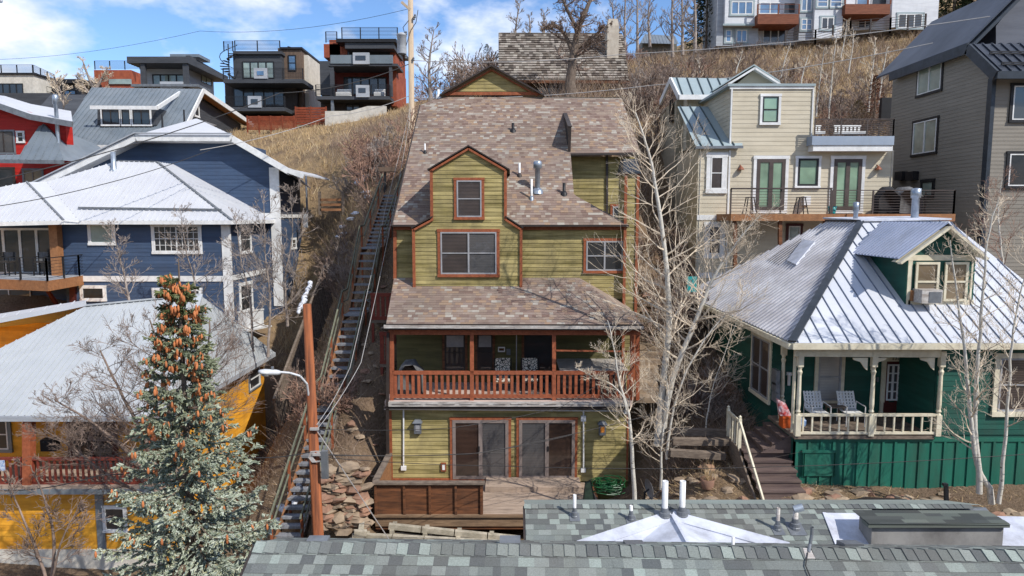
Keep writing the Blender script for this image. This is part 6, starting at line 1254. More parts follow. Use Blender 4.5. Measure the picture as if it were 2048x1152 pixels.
def vegetation():
    rg=random.Random(11)
    # aspens between the olive house and the cottage
    Y=21.5
    stem_tree('aspen_tree','tall white aspen with two leaning trunks right of the olive house','tree',[(pxs(Y,(1316,872),(1328,760),(1338,640),(1330,500),(1312,380),(1296,300),(1270,225)),.14,.02),([PY(1324,868,Y),PY(1345,760,Y-.2),PY(1392,640,Y-.3),PY(1425,560,Y-.4),PY(1470,490,Y-.6),PY(1520,430,Y-.7)],.12,.015)],rg,KA,nb=38,start=.26,bl=.29)
    stem_tree('aspen_tree','slim white aspen leaning right among the timbers beside the larger aspen','tree',[(pxs(20.6,(1334,900),(1352,800),(1384,720),(1440,640),(1500,590)),.05,.008),(pxs(20.2,(1322,960),(1324,880),(1336,800),(1330,740)),.05,.01)],rg,KA,nb=24,start=.15,bl=.34)
    stem_tree('aspen_tree','slender white aspen in front of the right corner of the olive house','tree',[(pxs(20,(1270,1003),(1263,900),(1258,830),(1240,770),(1228,700),(1215,640)),.075,.01),(pxs(20,(1252,800),(1225,770),(1190,755),(1150,735)),.03,.006)],rg,KA,nb=20,start=.2,bl=.27)
    stem_tree('aspen_tree','thin leafless aspen standing by the cottage steps','tree',[(pxs(21.6,(1412,850),(1424,780),(1452,700),(1474,640)),.03,.006)],rg,KA,nb=14,start=.15,bl=.35)
    # aspens at the right
    stem_tree('aspen_tree','white aspen clump of three trunks before the right half of the cottage','tree',[(pxs(17.3,(1985,985),(1955,930),(1940,820),(1928,690),(1912,580),(1900,480)),.085,.012),(pxs(17.3,(1960,965),(1950,860),(1955,740),(1966,600),(1975,480),(1996,400)),.08,.01),(pxs(17.1,(2000,985),(2008,900),(2018,780),(2026,660),(2048,560),(2080,440)),.06,.01)],rg,KA,nb=24,start=.25,bl=.2)
    stem_tree('aspen_tree','small pale tree with dense upright twigs at the right edge above the cottage roof','tree',[(pxs(26.5,(2010,560),(2000,480),(1996,420),(2004,360)),.06,.01)],rg,KA,nb=22,start=.1,bl=.4,mt2='twigR')
    # left: saplings beside blue house, bare tree in front of the yellow roof
    for i,(Y,pts,lb) in enumerate([(30,((536,700),(540,600),(530,500),(528,400)),'tall thin bare tree before the right corner of the blue house'),(31,((505,690),(500,600),(482,520),(470,430)),'grey bare sapling left of the tallest one by the blue house'),(31,((575,640),(570,560),(585,470),(580,380)),'pale bare sapling right of the blue house corner'),(33,((395,640),(388,560),(372,500),(360,420)),'thin bare sapling in front of the wide gridded blue house window'),(33,((262,620),(250,560),(236,500),(222,450)),'thin bare sapling in front of the small square blue house window')]):
        stem_tree('bare_tree',lb,'tree',[(pxs(Y,*pts),.07,.012)],rg,dict(KA,rmin=.008),mt='twigG',mt2='twigG',nb=22,start=.1,bl=.3)
    K2=dict(n=[7,4,2],ang=34,ratio=.64,up=.06,wig=.15,rmin=.0042)
    b=PY(330,1010,19); h=stem_tree('bare_tree','wide spreading leafless tree before the yellow house roof','tree',[([b,PY(300,900,19),PY(250,800,19),PY(200,700,19)],.09,.02),([b,PY(340,880,19.3),PY(330,760,19.3),PY(300,640,19.3)],.09,.02),([b,PY(270,920,18.6),PY(190,850,18.6),PY(110,800,18.6)],.07,.02),([b,PY(380,850,19.5),PY(410,740,19.5),PY(420,640,19.5)],.07,.02),([b,PY(230,960,18.4),PY(150,900,18.3),PY(90,860,18.2)],.05,.015)],rg,K2,mt='twigB',mt2='twigB',nb=20,start=.22,bl=.45)
    b=PY(100,1180,13.5); stem_tree('bare_tree','low leafless shrub tree at the bottom left corner','tree',[([b,PY(70,1090,13.5),PY(30,1000,13.5),PY(10,940,13.5)],.04,.01),([b,PY(110,1080,13.5),PY(90,1000,13.5),PY(60,930,13.5)],.045,.01),([b,PY(120,1090,13.2),PY(160,1010,13.2)],.03,.01)],rg,K2,mt='twigB',mt2='twigB',nb=7,start=.2,bl=.35)
    # trees behind
    stem_tree('bare_tree','large gnarled leafless tree in front of the shake roofed cabin','tree',[(pxs(45.5,(1140,200),(1142,150),(1148,100),(1160,50),(1185,-10)),.42,.1),(pxs(45.5,(1146,110),(1130,70),(1110,50),(1090,58)),.16,.05),(pxs(45.5,(1148,100),(1185,75),(1215,50)),.14,.04),(pxs(45.5,(1155,60),(1130,10),(1110,-40)),.15,.05)],rg,dict(n=[5,4,2],ang=42,ratio=.62,up=.02,wig=.22,rmin=.013),mt='barkb',mt2='twigB',nb=16,start=.3,bl=.42)
    KF=dict(n=[5,3,1],ang=30,ratio=.62,up=.12,wig=.13,rmin=.014)
    back=[(1250,115,82,-40),(1275,110,86,-60),(1345,110,80,-80),(1365,105,78,-50),(1085,110,80,20),(1060,95,84,30),(1390,100,76,-60),(1230,100,88,-10),(862,200,60,60),(1035,120,84,0),(1300,90,92,-30)]
    for i,(u,v,Y_,vt) in enumerate(back):
        stem_tree('bare_tree','pale leafless tree on the skyline behind the houses','tree',[(pxs(Y_,(u,v),(u+rg.uniform(-4,4),(v+vt)/2),(u+rg.uniform(-8,8),vt)),.22,.03)],rg,dict(KF,rmin=.016),mt='twigG',mt2='twigG',group='pale leafless trees on the skyline',nb=18,start=.15,bl=.3)
    stem_tree('bare_tree','rounded leafless tree beside the low russet pavilion at the left','tree',[(pxs(72,(185,215),(188,180),(175,150),(165,120)),.25,.06),(pxs(72,(188,185),(205,155),(215,135)),.2,.05),(pxs(72,(186,195),(165,170),(150,150)),.15,.05)],rg,dict(n=[6,4,2],ang=38,ratio=.62,up=.05,wig=.2,rmin=.012),mt='twigG',mt2='twig',nb=13,start=.2,bl=.35)
    stem_tree('bare_tree','twisted pale leafless tree in front of the cream box house','tree',[(pxs(58,(128,240),(126,200),(118,175),(108,150)),.1,.02)],rg,dict(KF,rmin=.02),mt='twigG',mt2='twig',nb=14,start=.2,bl=.4)
    # slim aspens on the right hill
    for i,(u,v,vt,Y_) in enumerate([(1665,232,60,48),(1745,215,80,47),(1640,225,95,49),(1610,165,100,60),(1690,110,40,70),(1705,140,60,62),(1570,150,90,66),(1765,205,95,48),(1400,178,120,58),(1480,140,100,66)]):
        stem_tree('aspen_tree','slim pale aspen growing on the brown hillside','tree',[(pxs(Y_,(u-8,v),(u,(v+vt)/2),(u+rg.uniform(-6,12),vt)),.075,.02)],rg,dict(KF,rmin=.012,n=[4,3]),group='slim aspens on the right hillside',nb=14,start=.25,bl=.3)
    # shrubs
    kS=dict(n=[5,4,2],ang=35,ratio=.55,up=.04,wig=.22,rmin=.009)
    protos=[bush_proto(i,1.6,kS,m_,8,.6,.028) for i,m_ in enumerate(('twigB','twigB','twigR','twigG','twigB'))]
    pts=[]
    def area(n,u0,u1,v0,v1,Ya,Yb,sa,sb):
        c=0; tries=0
        while c<n and tries<n*30:
            tries+=1; u=rg.uniform(u0,u1); Y_=rg.uniform(Ya,Yb); x=xat(u,400,Y_); z=gz(x,Y_); 
            d=V((x,Y_,z))-CAM; f=d.dot(FW); vv=576-d.dot(UP)/f*FP; uu=1024+d.x/f*FP
            if v0<vv<v1 and u0<uu<u1: pts.append((x,Y_,rg.uniform(sa,sb))); c+=1
    area(16,700,830,300,430,38,52,1.1,1.7); area(14,830,990,150,230,50,75,1.6,2.4); area(22,1260,1420,180,330,38,60,1.2,2.0); area(30,1250,1800,130,300,46,80,1.,1.9)
    area(10,600,700,430,600,26,42,.8,1.3); area(10,560,680,700,900,20,27,.7,1.1); area(18,1290,1450,420,700,24,33,.9,1.6); area(8,1340,1500,700,850,21,24,.6,1.)
    area(10,1640,1790,200,300,42,56,1.2,1.8); area(6,1850,2040,380,520,27,33,.9,1.3)
    scatter(protos,pts,'bare twiggy brown shrub growing on the slope between the houses','shrub','bare shrubs on the slopes',rg)
    # ground cover
    rs=np.random.RandomState(5)
    def cover(n,x0,x1,y0,y1,hmin,hmax,w,name,mat,cond=None,lean=.5):
        x=rs.uniform(x0,x1,n); y=y0+(y1-y0)*rs.uniform(0,1,n)**1.0; cx=rs.normal(0,.25,n); 
        m=np.ones(n,bool) if cond is None else cond(x,y); x,y=x[m],y[m]; z=gzv(x,y); k=len(x)
        hh=rs.uniform(hmin,hmax,k)*(.5+rs.beta(2,4,k)*1.4); D=np.stack([rs.normal(0,lean,k)*hh,rs.normal(0,lean,k)*hh,hh],1); P=np.stack([x,y,z-.04],1); Q=ribbons(P,D,np.full(k,w)*rs.uniform(.6,1.3,k)); return Q
    def clump(n,x0,x1,y0,y1,per,rad,hmin,hmax,w,lean=.45,cond=None):
        x=rs.uniform(x0,x1,n); y=rs.uniform(y0,y1,n)
        if cond is not None: m=cond(x,y); x,y=x[m],y[m]
        s_=np.repeat(rs.uniform(.6,1.3,len(x)),per); x=np.repeat(x,per)+rs.normal(0,rad,len(x)*per); y=np.repeat(y,per)+rs.normal(0,rad,len(y)*per); z=gzv(x,y); k=len(x); hh=rs.uniform(hmin,hmax,k)*s_
        D=np.stack([rs.normal(0,lean,k)*hh,rs.normal(0,lean,k)*hh,hh],1); return ribbons(np.stack([x,y,z-.05],1),D,np.full(k,w)*rs.uniform(.5,1.3,k))
    out0=lambda x,y:~((x>-4.6)&(x<5.6)&(y>23)&(y<41))
    g1=np.concatenate([clump(2200,-45,-3,42,82,16,.25,.2,.55,.02,.45,out0),clump(3200,3,75,45,100,16,.35,.3,.9,.028),clump(350,-13,-9.5,36,47,14,.2,.2,.6,.014),clump(260,-14,-2,30,46,12,.2,.2,.5,.012)])
    o=quads('dry_grass',g1,T['straw']); tag(o,'pale dry grass tufts covering the hillsides','grass',kind='stuff')
    out=lambda x,y:~((x>-4.6)&(x<5.6)&(y>23)&(y<41))
    g2=np.concatenate([clump(1500,3,60,44,90,22,.4,.5,1.5,.018,.5),clump(260,-14,-3,40,62,24,.4,.4,1.1,.014,.5,out),clump(420,-10.5,-4.6,21,40,12,.25,.2,.7,.008,.8),clump(420,5,8.2,21,38,16,.3,.3,1.0,.008,.8),clump(260,9,24,30,46,20,.4,.4,1.3,.012,.5),clump(200,-30,-12,26,34,10,.3,.3,1.,.01,.6),clump(250,2,12,42,60,22,.4,.6,1.7,.016,.5,out)])
    litter=np.concatenate([clump(900,3.8,9.5,15.5,22.5,9,.3,.05,.16,.007,1.2),clump(900,8,27,15.8,19.2,9,.3,.05,.15,.008,1.2),clump(700,-11,-3,17,22.5,9,.3,.05,.16,.007,1.2),clump(500,-6,6,17.5,20.3,9,.3,.04,.12,.007,1.2),clump(500,-10,-4.5,22,34,9,.3,.05,.2,.007,1.2)])
    o=quads('leaf_litter',litter,T['straw']); tag(o,'dry leaf litter and dead stalks strewn over the yards','leaf litter',kind='stuff')
    o=quads('dry_brush',g2,T['brush']); tag(o,'brown leafless brush covering the slopes between houses','brush',kind='stuff')
# ------------------------------------------------ conifers
def spruce():
    rg=random.Random(4); rs=np.random.RandomState(9); zt=PY(355,516,15).z; x0,y0=PY(355,516,15).x,15.; zb=-3.2
    h=thing('blue_spruce','tall blue green spruce hung with orange brown cones in front of the yellow house','tree',(x0,y0,zb))
    t=MB(); t.tube((x0,y0,zb),(x0,y0,zt-1.2),.17,.035,8); t.tube((x0,y0,zt-1.2),(x0+.02,y0,zt),.035,.012,6); t.build('trunk',T['barkb'],h,True)
    Bt=MB(); P=[];D=[];Wd=[]; cones=[]
    def sprigs(a,bv,n,l):
        for i in range(n):
            f=rg.random(); p=a+(bv-a)*f; d=(bv-a).normalized(); r=V((rg.gauss(0,1),rg.gauss(0,1),rg.gauss(-.1,1))).normalized(); dd=(d*1.0+r*.75).normalized()*l*rg.uniform(.7,1.3); P.append(tuple(p)); D.append(tuple(dd)); Wd.append(rg.uniform(.016,.03))
    z=zt-.55; lvl=0
    while z>-2.7:
        dist=zt-z; Rm=(.1+.2*dist if dist<3 else (.7+.36*(dist-3))); nb=int(5+min(dist*.6,4)); a0=rg.uniform(0,6)
        for i in range(nb):
            an=a0+6.283*i/nb+rg.uniform(-.25,.25); L=Rm*rg.uniform(.65,1.25); 
            if rg.random()<.08: L*=1.25
            o=V((math.cos(an),math.sin(an),0)); base=V((x0,y0,z+rg.uniform(-.12,.12))); sl=.2-.07*dist; sl=max(sl,-.34); pts=[]
            for j in range(6): f=j/5; pts.append(base+o*L*f+Z1*(L*(sl*f-.18*math.sin(f*3.1)+.14*f*f)))
            Bt.path(pts,.012+.008*L,4,r1=.005)
            side=o.cross(Z1)
            ns=int(5+L*7)
            for q in range(ns):
                f=.12+.88*(q+rg.random())/ns; x=f*5; j=min(int(x),4); c=pts[j].lerp(pts[j+1],x-j); l=(.14+.36*L*(1-f)**.7*.6+.1)*rg.uniform(.7,1.2); sd=side*(1 if q%2 else -1)
                e=c+(o*.75+sd*.8*rg.uniform(.5,1.2)+Z1*rg.uniform(-.35,.12)).normalized()*l; Bt.tube(c,e,.004,.003,3); sprigs(c,e,int(5+l*46),.085)
                if rg.random()<.35: e2=c+(o*.3+sd*.2-Z1).normalized()*l*.6; sprigs(c,e2,int(8+l*22),.07)
            sprigs(pts[3],pts[5]+o*.08,10,.085)
            if dist<6.2 and o.y<.5:
                m=[16,20,16,9,4,2,1][int(dist)] if dist<7 else 0
                for c_ in range(m):
                    if rg.random()<.72: f=rg.choice((.45,.75,.98))+rg.uniform(-.07,.07); x=min(f,1)*5; j=min(int(x),4); cones.append(pts[j].lerp(pts[j+1],x-j)+V((rg.uniform(-.08,.08),rg.uniform(-.16,-.02),rg.uniform(-.03,.05)))+o*.05)
        z-=.27+.025*dist; lvl+=1
    for i in range(7): cones.append(V((x0+rg.uniform(-.07,.07),y0-rg.uniform(0,.07),zt-.5-i*.075)))
    Bt.build('branches',T['barkb'],h)
    P=np.array(P);D=np.array(D);Wd=np.array(Wd); loc=np.array(h.location); Q=np.concatenate([ribbons(P,D,Wd,.35,rs),ribbons(P,D,Wd,.35,rs)])-loc
    quads('needles',Q,T['needle'],h)
    t=MB(); t.lathe((0,0,-.15),[(.004,0),(.02,.014),(.028,.05),(.027,.095),(.014,.14),(.004,.15)],7); i0=None
    rg.shuffle(cones); first=cones[:100]; rest=cones[100:600]; me=t.build('pinecone',T['cone'],None,True)
    for i,c in enumerate(first):
        o=me if i==0 else me.copy()
        if i: C.objects.link(o)
        o.parent=h; o.location=c-h.location; o.rotation_euler=(rg.uniform(-.3,.3),rg.uniform(-.3,.3),rg.uniform(0,6)); 
    t=MB()
    for c in rest: t.lathe(c-Z1*.15,[(.004,0),(.02,.014),(.028,.05),(.027,.095),(.014,.14),(.004,.15)],7)
    o=t.build('pinecone',T['cone'],h,True); o['kind']='stuff'
def conifer(name,label,u,vb,vt,Y,w,rg,dens=1.,mat='needleD'):
    a=PY(u,vb,Y); zt=PY(u,vt,Y).z; H_=zt-a.z; h=thing(name,label,'tree',a); t=MB(); t.tube(a,V((a.x,a.y,zt)),H_*.02,.02,6); t.build('trunk',T['barkb'],h)
    P=[];D=[];Wd=[]; n=int(1400*dens); hl=V(h.location)
    for i in range(n):
        f=rg.random()**.8; z=a.z+H_*(.06+.94*f); R_=w*(1-f)**.85+.05; an=rg.uniform(0,6.283); r=R_*rg.uniform(.15,1)*(1+.25*math.sin(f*60+an*2)); p=V((a.x+r*math.cos(an),a.y+r*math.sin(an),z-r*.25)); d=V((math.cos(an),math.sin(an),rg.uniform(-.5,.4)))*rg.uniform(.15,.4)*(H_/7); P.append(tuple(p-hl));D.append(tuple(d));Wd.append(rg.uniform(.03,.07)*H_/6)
    quads('needles',ribbons(np.array(P),np.array(D),np.array(Wd),.3),T[mat],h)
def conifers():
    rg=random.Random(8)
    conifer('conifer','small dark conifer tip standing above the bare trees left of the cabin',974,135,88,78,1.1,rg,.6)
    conifer('conifer','dark green conifer left of the hilltop house',1412,100,-60,88,3.2,rg,1.6)
    conifer('conifer','dark conifer behind the left angle of the hilltop house',1395,95,10,92,2.0,rg,1.)
    for i,(u,vt,lb) in enumerate(((1905,-140,'wide dark conifer just right of the hilltop house'),(1960,-170,'tallest dark conifer right of the hilltop house'),(2030,-120,'dark conifer at the upper right corner behind the taupe roof'))): conifer('conifer',lb,u,70,vt,94,4.2,rg,2.2)
    conifer('juniper','rust brown dried juniper on the slope above the beige house terrace',1748,235,150,45,.8,rg,.9,'needleR')
    conifer('juniper','low olive brown juniper beside the dried one above the terrace',1715,248,200,44,1.3,rg,.9,'needleO')
    conifer('juniper','small olive juniper in front of the russet fence',545-75+0,0,0,1,1,rg,.01) if False else None
def stairs():
    h=thing('hillside_stairs','very long outdoor stairway with metal treads and weathered handrails left of the olive house','stairs',(-7.1,20.5,-1.2))
    prof=[(20.3,-1.3),(24.6,1.95),(25.3,1.97),(28.2,4.95),(28.9,4.97),(31.0,7.6),(31.7,7.62),(35.4,10.2)]
    def zz(y):
        for (a,b),(c,d) in zip(prof[:-1],prof[1:]):
            if a<=y<=c: return b+(d-b)*(y-a)/(c-a)
        return prof[-1][1]
    xl=lambda y:-7.47+.06*(y-20.3); W_=.84; t=MB(); y=20.3
    while y<35.3:
        z=zz(y+.12); x=xl(y); st=.26; t.box(x,x+W_,y,y+.25,z-.085,z)
        t.box(x+.02,x+W_-.02,y+.02,y+.035,z-.17,z-.04) if False else None
        y+=st
    tr=t.build('tread',T['grate'],h); tr['kind']='stuff'
    for sd,nm in ((0,'stringer'),(W_,'stringer')):
        t=MB()
        for (a,b),(c,d) in zip(prof[:-1],prof[1:]): t.beam((xl(a)+sd,a,b-.12),(xl(c)+sd,c,d-.12),.06,.26)
        t.build(nm,T['wood'] if sd else T['plankB'],h)
    for sd in (-.06,W_+.06):
        t=MB()
        for dz in (.95,.5):
            for (a,b),(c,d) in zip(prof[:-1],prof[1:]): t.beam((xl(a)+sd,a,b+dz),(xl(c)+sd,c,d+dz),.05,.07 if dz>.9 else .035)
        t.build('handrail',T['mossrail'],h); y=20.4
        while y<35.4: t=MB(); t.box(xl(y)+sd-.035,xl(y)+sd+.035,y,y+.08,min(gz(xl(y),y),zz(y))-.4,zz(y)+.95); t.build('post',T['rust'],h); y+=1.55
    # two small landings from the stairs to the house
    for i,(x0,y0,x1,y1,Y) in enumerate(((742,586,790,640,27.0),(760,664,779,728,25.6))):
        a=PY(x0,y1,Y); b=PY(x1,y0,Y); l=thing('side_landing',('upper dark red slatted landing between the stairway and the olive house','lower dark red slatted landing beside the balcony of the olive house')[i],'landing',a); t=MB(); picket(t,a,V((b.x,Y,a.z)),b.z-a.z,.19,.13,.14,.04,.08); t.build('railing',T['rustR2'],l); t=MB(); t.box(a.x,b.x,Y,Y+1.3,a.z-.12,a.z); t.build('floor',T['wood'],l)
        t=MB()
        for x in (a.x+.06,b.x-.06): t.box(x-.05,x+.05,Y+.02,Y+.12,a.z-2,b.z)
        t.build('post',T['rustR2'],l)
def poles():
    h=thing('utility_pole','short orange brown utility pole carrying a street lamp left of the front deck','pole',PY(638,1085,17)); a=PY(638,1090,17)-Z1*.8; b=PY(614,608,17); t=MB(); t.tube(a,b,.155,.105,12,cap=True); t.build('shaft',T['pole'],h,True)
    t=MB(); p=PY(632,912,16.85)
    for u,v in ((628,858),(633,909)): q=PY(u,v,16.83); tb=MB(); tb.box(q.x-.1,q.x+.12,q.y-.03,q.y+.04,q.z-.03,q.z+.03); tb.build('bracket',T['wireP'],h)
    for k in range(5): c=PY(628+k*2,905,16.85); t.path([c+V((0.14*math.cos(x*1.1),-.02,.16*math.sin(x*1.1)-.1)) for x in range(6)],.01,4)
    t.build('cable_coil',T['wireP'],h); t=MB(); t.fbox(16.8,643,903,654,958,.12); t.build('meter_box',T['greym'],h)
    l=thing('street_lamp','pale cobra head street lamp on a curved arm fixed to the short pole','street lamp',PY(617,790,16.9)); t=MB(); t.path([PY(617,790,16.9),PY(614,768,16.75),PY(600,752,16.6),PY(580,746,16.5),PY(558,744,16.4)],.028,8); t.build('arm',T['lampgrey'],l,True)
    c=PY(560,745,16.4); e=PY(517,744,16.1); d=(e-c); t=MB(); n=len(t.v); rings=[(0,.05,.05),(.15,.075,.07),(.45,.1,.075),(.7,.15,.075),(.92,.13,.05),(1,.05,.03)]; ax=d.normalized(); sd=ax.cross(Z1).normalized()
    for f,w,hh in rings:
        for k in range(10): an=6.283*k/10; t.v.append(tuple(c+d*f+sd*w*math.cos(an)+Z1*hh*math.sin(an)))
    for j in range(5):
        for k in range(10): t.f.append((n+j*10+k,n+j*10+(k+1)%10,n+(j+1)*10+(k+1)%10,n+(j+1)*10+k)); t.m.append(0)
    t.f.append(tuple(n+k for k in range(10))); t.m.append(0); t.f.append(tuple(n+50+k for k in range(10))); t.m.append(0); t.build('lamp_head',T['lampgrey'],l,True)
    t=MB(); t.lathe(c+d*.68-Z1*.1,[(.05,0),(.1,.03),(.1,.06)],10); t.build('lens',T['gutter'],l,True); t=MB(); t.lathe(c+d*.35+Z1*.07,[(.035,0),(.035,.07)],8); t.build('photocell',T['greym'],l)
    h=thing('transformer_pole','tall pale pine pole with grey transformer canister behind the olive house roof','pole',PY(824,300,41)); t=MB(); t.tube(PY(825,420,41),PY(821,0,41),.19,.15,12,cap=True); t.build('shaft',T['poleP'],h,True)
    p=PY(804,108,40.9); t=MB(); t.lathe(p,[(.26,0),(.27,.05),(.27,1.0),(.3,1.02),(.3,1.1),(.12,1.2)],14); t.build('transformer',T['greyw'],h,True)
    t=MB()
    for u,v in ((812,70),(828,40),(830,36),(812,118),(827,122)): q=PY(u,v,40.8); t.lathe(q,[(.04,0),(.07,.06),(.04,.1),(.07,.16),(.03,.22)],8)
    t.build('insulator',T['greym'],h); t=MB(); t.beam(PY(803,4,40.9),PY(821,20,40.9),.1,.14); t.build('top_arm',T['poleP'],h)
    t=MB(); t.path([PY(812,92,40.8),PY(822,60,40.7),PY(832,45,40.8),PY(836,20,40.9)],.02,4); t.path([PY(812,75,40.9),PY(806,55,40.9),PY(818,40,40.9)],.02,4); t.build('jumper',T['wire'],h)
    def cable(label,pts,r,mat='wire',sag=.3):
        pts=[V(p) for p in pts]; P_=[]
        for a,b in zip(pts[:-1],pts[1:]):
            n=12
            for i in range(n): f=i/n; P_.append(a.lerp(b,f)-Z1*sag*4*f*(1-f))
        P_.append(pts[-1]); t=MB(); t.path(P_,r,5); single(t,'cable',T[mat],label,'cable')
    cable('pale overhead cable running from the tall pole up to the hilltop, the upper of two',[PY(828,121,41),PY(1250,108,41),PY(1980,33,33)],.022,'wireP',.25)
    cable('pale overhead cable from the tall pole toward the taupe house, the lower of two',[PY(828,196,41),PY(1300,171,40),PY(1866,86,34)],.02,'wireP',.25)
    cable('dark overhead cable crossing the blue house roof from the tall pole',[PY(818,128,41),PY(560,186,38),PY(-60,372,30)],.025,'wire',.35)
    cable('dark overhead cable lower left of the tall pole over the rust fence',[PY(818,192,41),PY(660,232,40),PY(400,300,36)],.018,'wireP',.2)
    cable('dark overhead cable passing before the red house windows',[PY(-60,420,28),PY(200,370,32),PY(420,300,37)],.018,'wire',.1)
    cable('thin high cable in the sky left of the tall pole',[PY(816,18,41),PY(400,62,50),PY(-60,120,60)],.012,'wire',.5)
    cable('pale guy wire from the short pole down to the crib wall',[PY(634,862,16.9),PY(780,1082,18.6)],.014,'wireP',0)
    cable('pale cable rising from the short pole beside the stairway, left of two',[PY(633,850,16.9),PY(700,735,20),PY(770,420,33),PY(822,210,41)],.009,'wireP',.1)
    cable('pale cable rising from the short pole beside the stairway, right of two',[PY(636,856,16.9),PY(722,725,20),PY(788,415,33),PY(823,215,41)],.009,'wireP',.1)
    cable('thin cable crossing the olive siding just under the balcony gutter',[PY(636,858,16.9),PY(900,856,20),PY(1120,815,21.5),PY(1300,700,24)],.009,'wire',.05)
    cable('thin dark cable crossing both sliding doors, the top of three',[PY(640,908,16.9),PY(940,908,18),PY(1150,868,20)],.009,'wire',.05)
    cable('thin dark cable crossing both sliding doors, the middle of three',[PY(640,910,16.9),PY(960,906,18),PY(1300,830,20)],.009,'wire',.05)
    cable('long thin dark cable running from the short pole past the green cottage skirt',[PY(640,914,16.9),PY(1010,932,17.2),PY(1500,935,17),PY(2100,905,16.5)],.009,'wire',.05)
    cable('black cable drooping from the short pole to the yellow house porch',[PY(626,903,16.9),PY(420,905,16.3),PY(200,950,16),PY(-40,980,16)],.014,'wire',.15)
def deck():
    Yd=20.6; zf=zat(1030,Yd)+.02; xl=xat(750,1000,Yd); xm=xat(966,1000,Yd); xr=xat(1172,1000,21)
    h=thing('front_deck','brown plank walled deck with pale boards in front of the olive house','deck',(xat(950,1000,Yd),22,zf-.4))
    fr=Fr((0,Yd,zf),X1,Y1,Z1); t=MB(); courses(t,fr,[(xl,0),(xr+.6,0),(xr+.3,2.6),(xl,2.6)],.14,.004,3,R); t.build('deck_boards',T['deck'],h); t=MB(); t.box(xl,xr+.5,Yd+.03,23.2,zf-.5,zf-.02); t.build('deck_body',T['plank'],h)
    t=MB(); t.box(xm,xr,22.35,23.26,zf,zat(962,22.9)); t.build('step',T['deck'],h)
    zt=zat(967,Yd); t=MB(); courses(t,front(Yd-.0),[(xl,zf),(xm,zf),(xm,zt),(xl,zt)],.15,.006,1.1,R); t.box(xl,xm,Yd+.01,Yd+.06,zf,zt); t.build('plank_wall',T['plank'],h)
    for u in (752,809,860,912,963): t=MB(); x=xat(u,1000,Yd); t.box(x-.035,x+.035,Yd-.07,Yd-.01,zf,zt); t.build('stud',T['plank'],h)
    t=MB(); t.box(xl-.06,xm+.06,Yd-.12,Yd+.1,zt,zt+.06); t.box(xl-.1,xl+.1,Yd+.1,23.2,zt,zt+.06); t.build('cap_rail',T['wood'],h)
    t=MB(); t.box(xl,xl+.06,Yd+.06,23.2,zf-.3,zt); t.build('side_wall',T['plankB'],h)
    t=MB(); t.beam((xl-.05,Yd-.06,zf-.02),(xr+.3,Yd-.06,zf-.02),.1,.07); t.box(xl,xr+.3,Yd-.03,Yd+.02,zf-.38,zf-.06); t.build('skirt_board',T['wood2'],h)
    # crib wall of concrete logs
    w=thing('crib_wall','low retaining wall of stacked pale concrete logs below the deck','wall',PY(880,1080,19.3)); proto=None
    def log(a,b,th=.15):
        t=MB(); t.beam(a,b,th,th); t.build('concrete_log',T['lichen'],w)
    for row,(v0,v1,u0,u1,Y_) in enumerate(((1052,1078,778,1042,19.7),(1072,1088,722,1040,19.35))):
        n=4 if row==0 else 5
        for i in range(n):
            f0,f1=i/n,(i+1)/n; a=PY(u0+(u1-u0)*f0,v0+(v1-v0)*f0,Y_); b=PY(u0+(u1-u0)*f1-2,v0+(v1-v0)*f1,Y_); log(a,b)
            c=a+V((.1,0,-.15)); log(c+V((0,-.12,0)),c+V((0,.5,0)),.13); 
            log(a+V((.1,.02,-.3)),b+V((-.03,.02,-.3)))
    for i in range(4): a=PY(722-i*3,1062-i*12,19.5+i*.28); log(a,a+V((-.05,.45,.12)))
    for i in range(4): a=PY(708-i*4,1066+i*8,19.2); log(a,a+V((.35,.1,-.05)),.16)
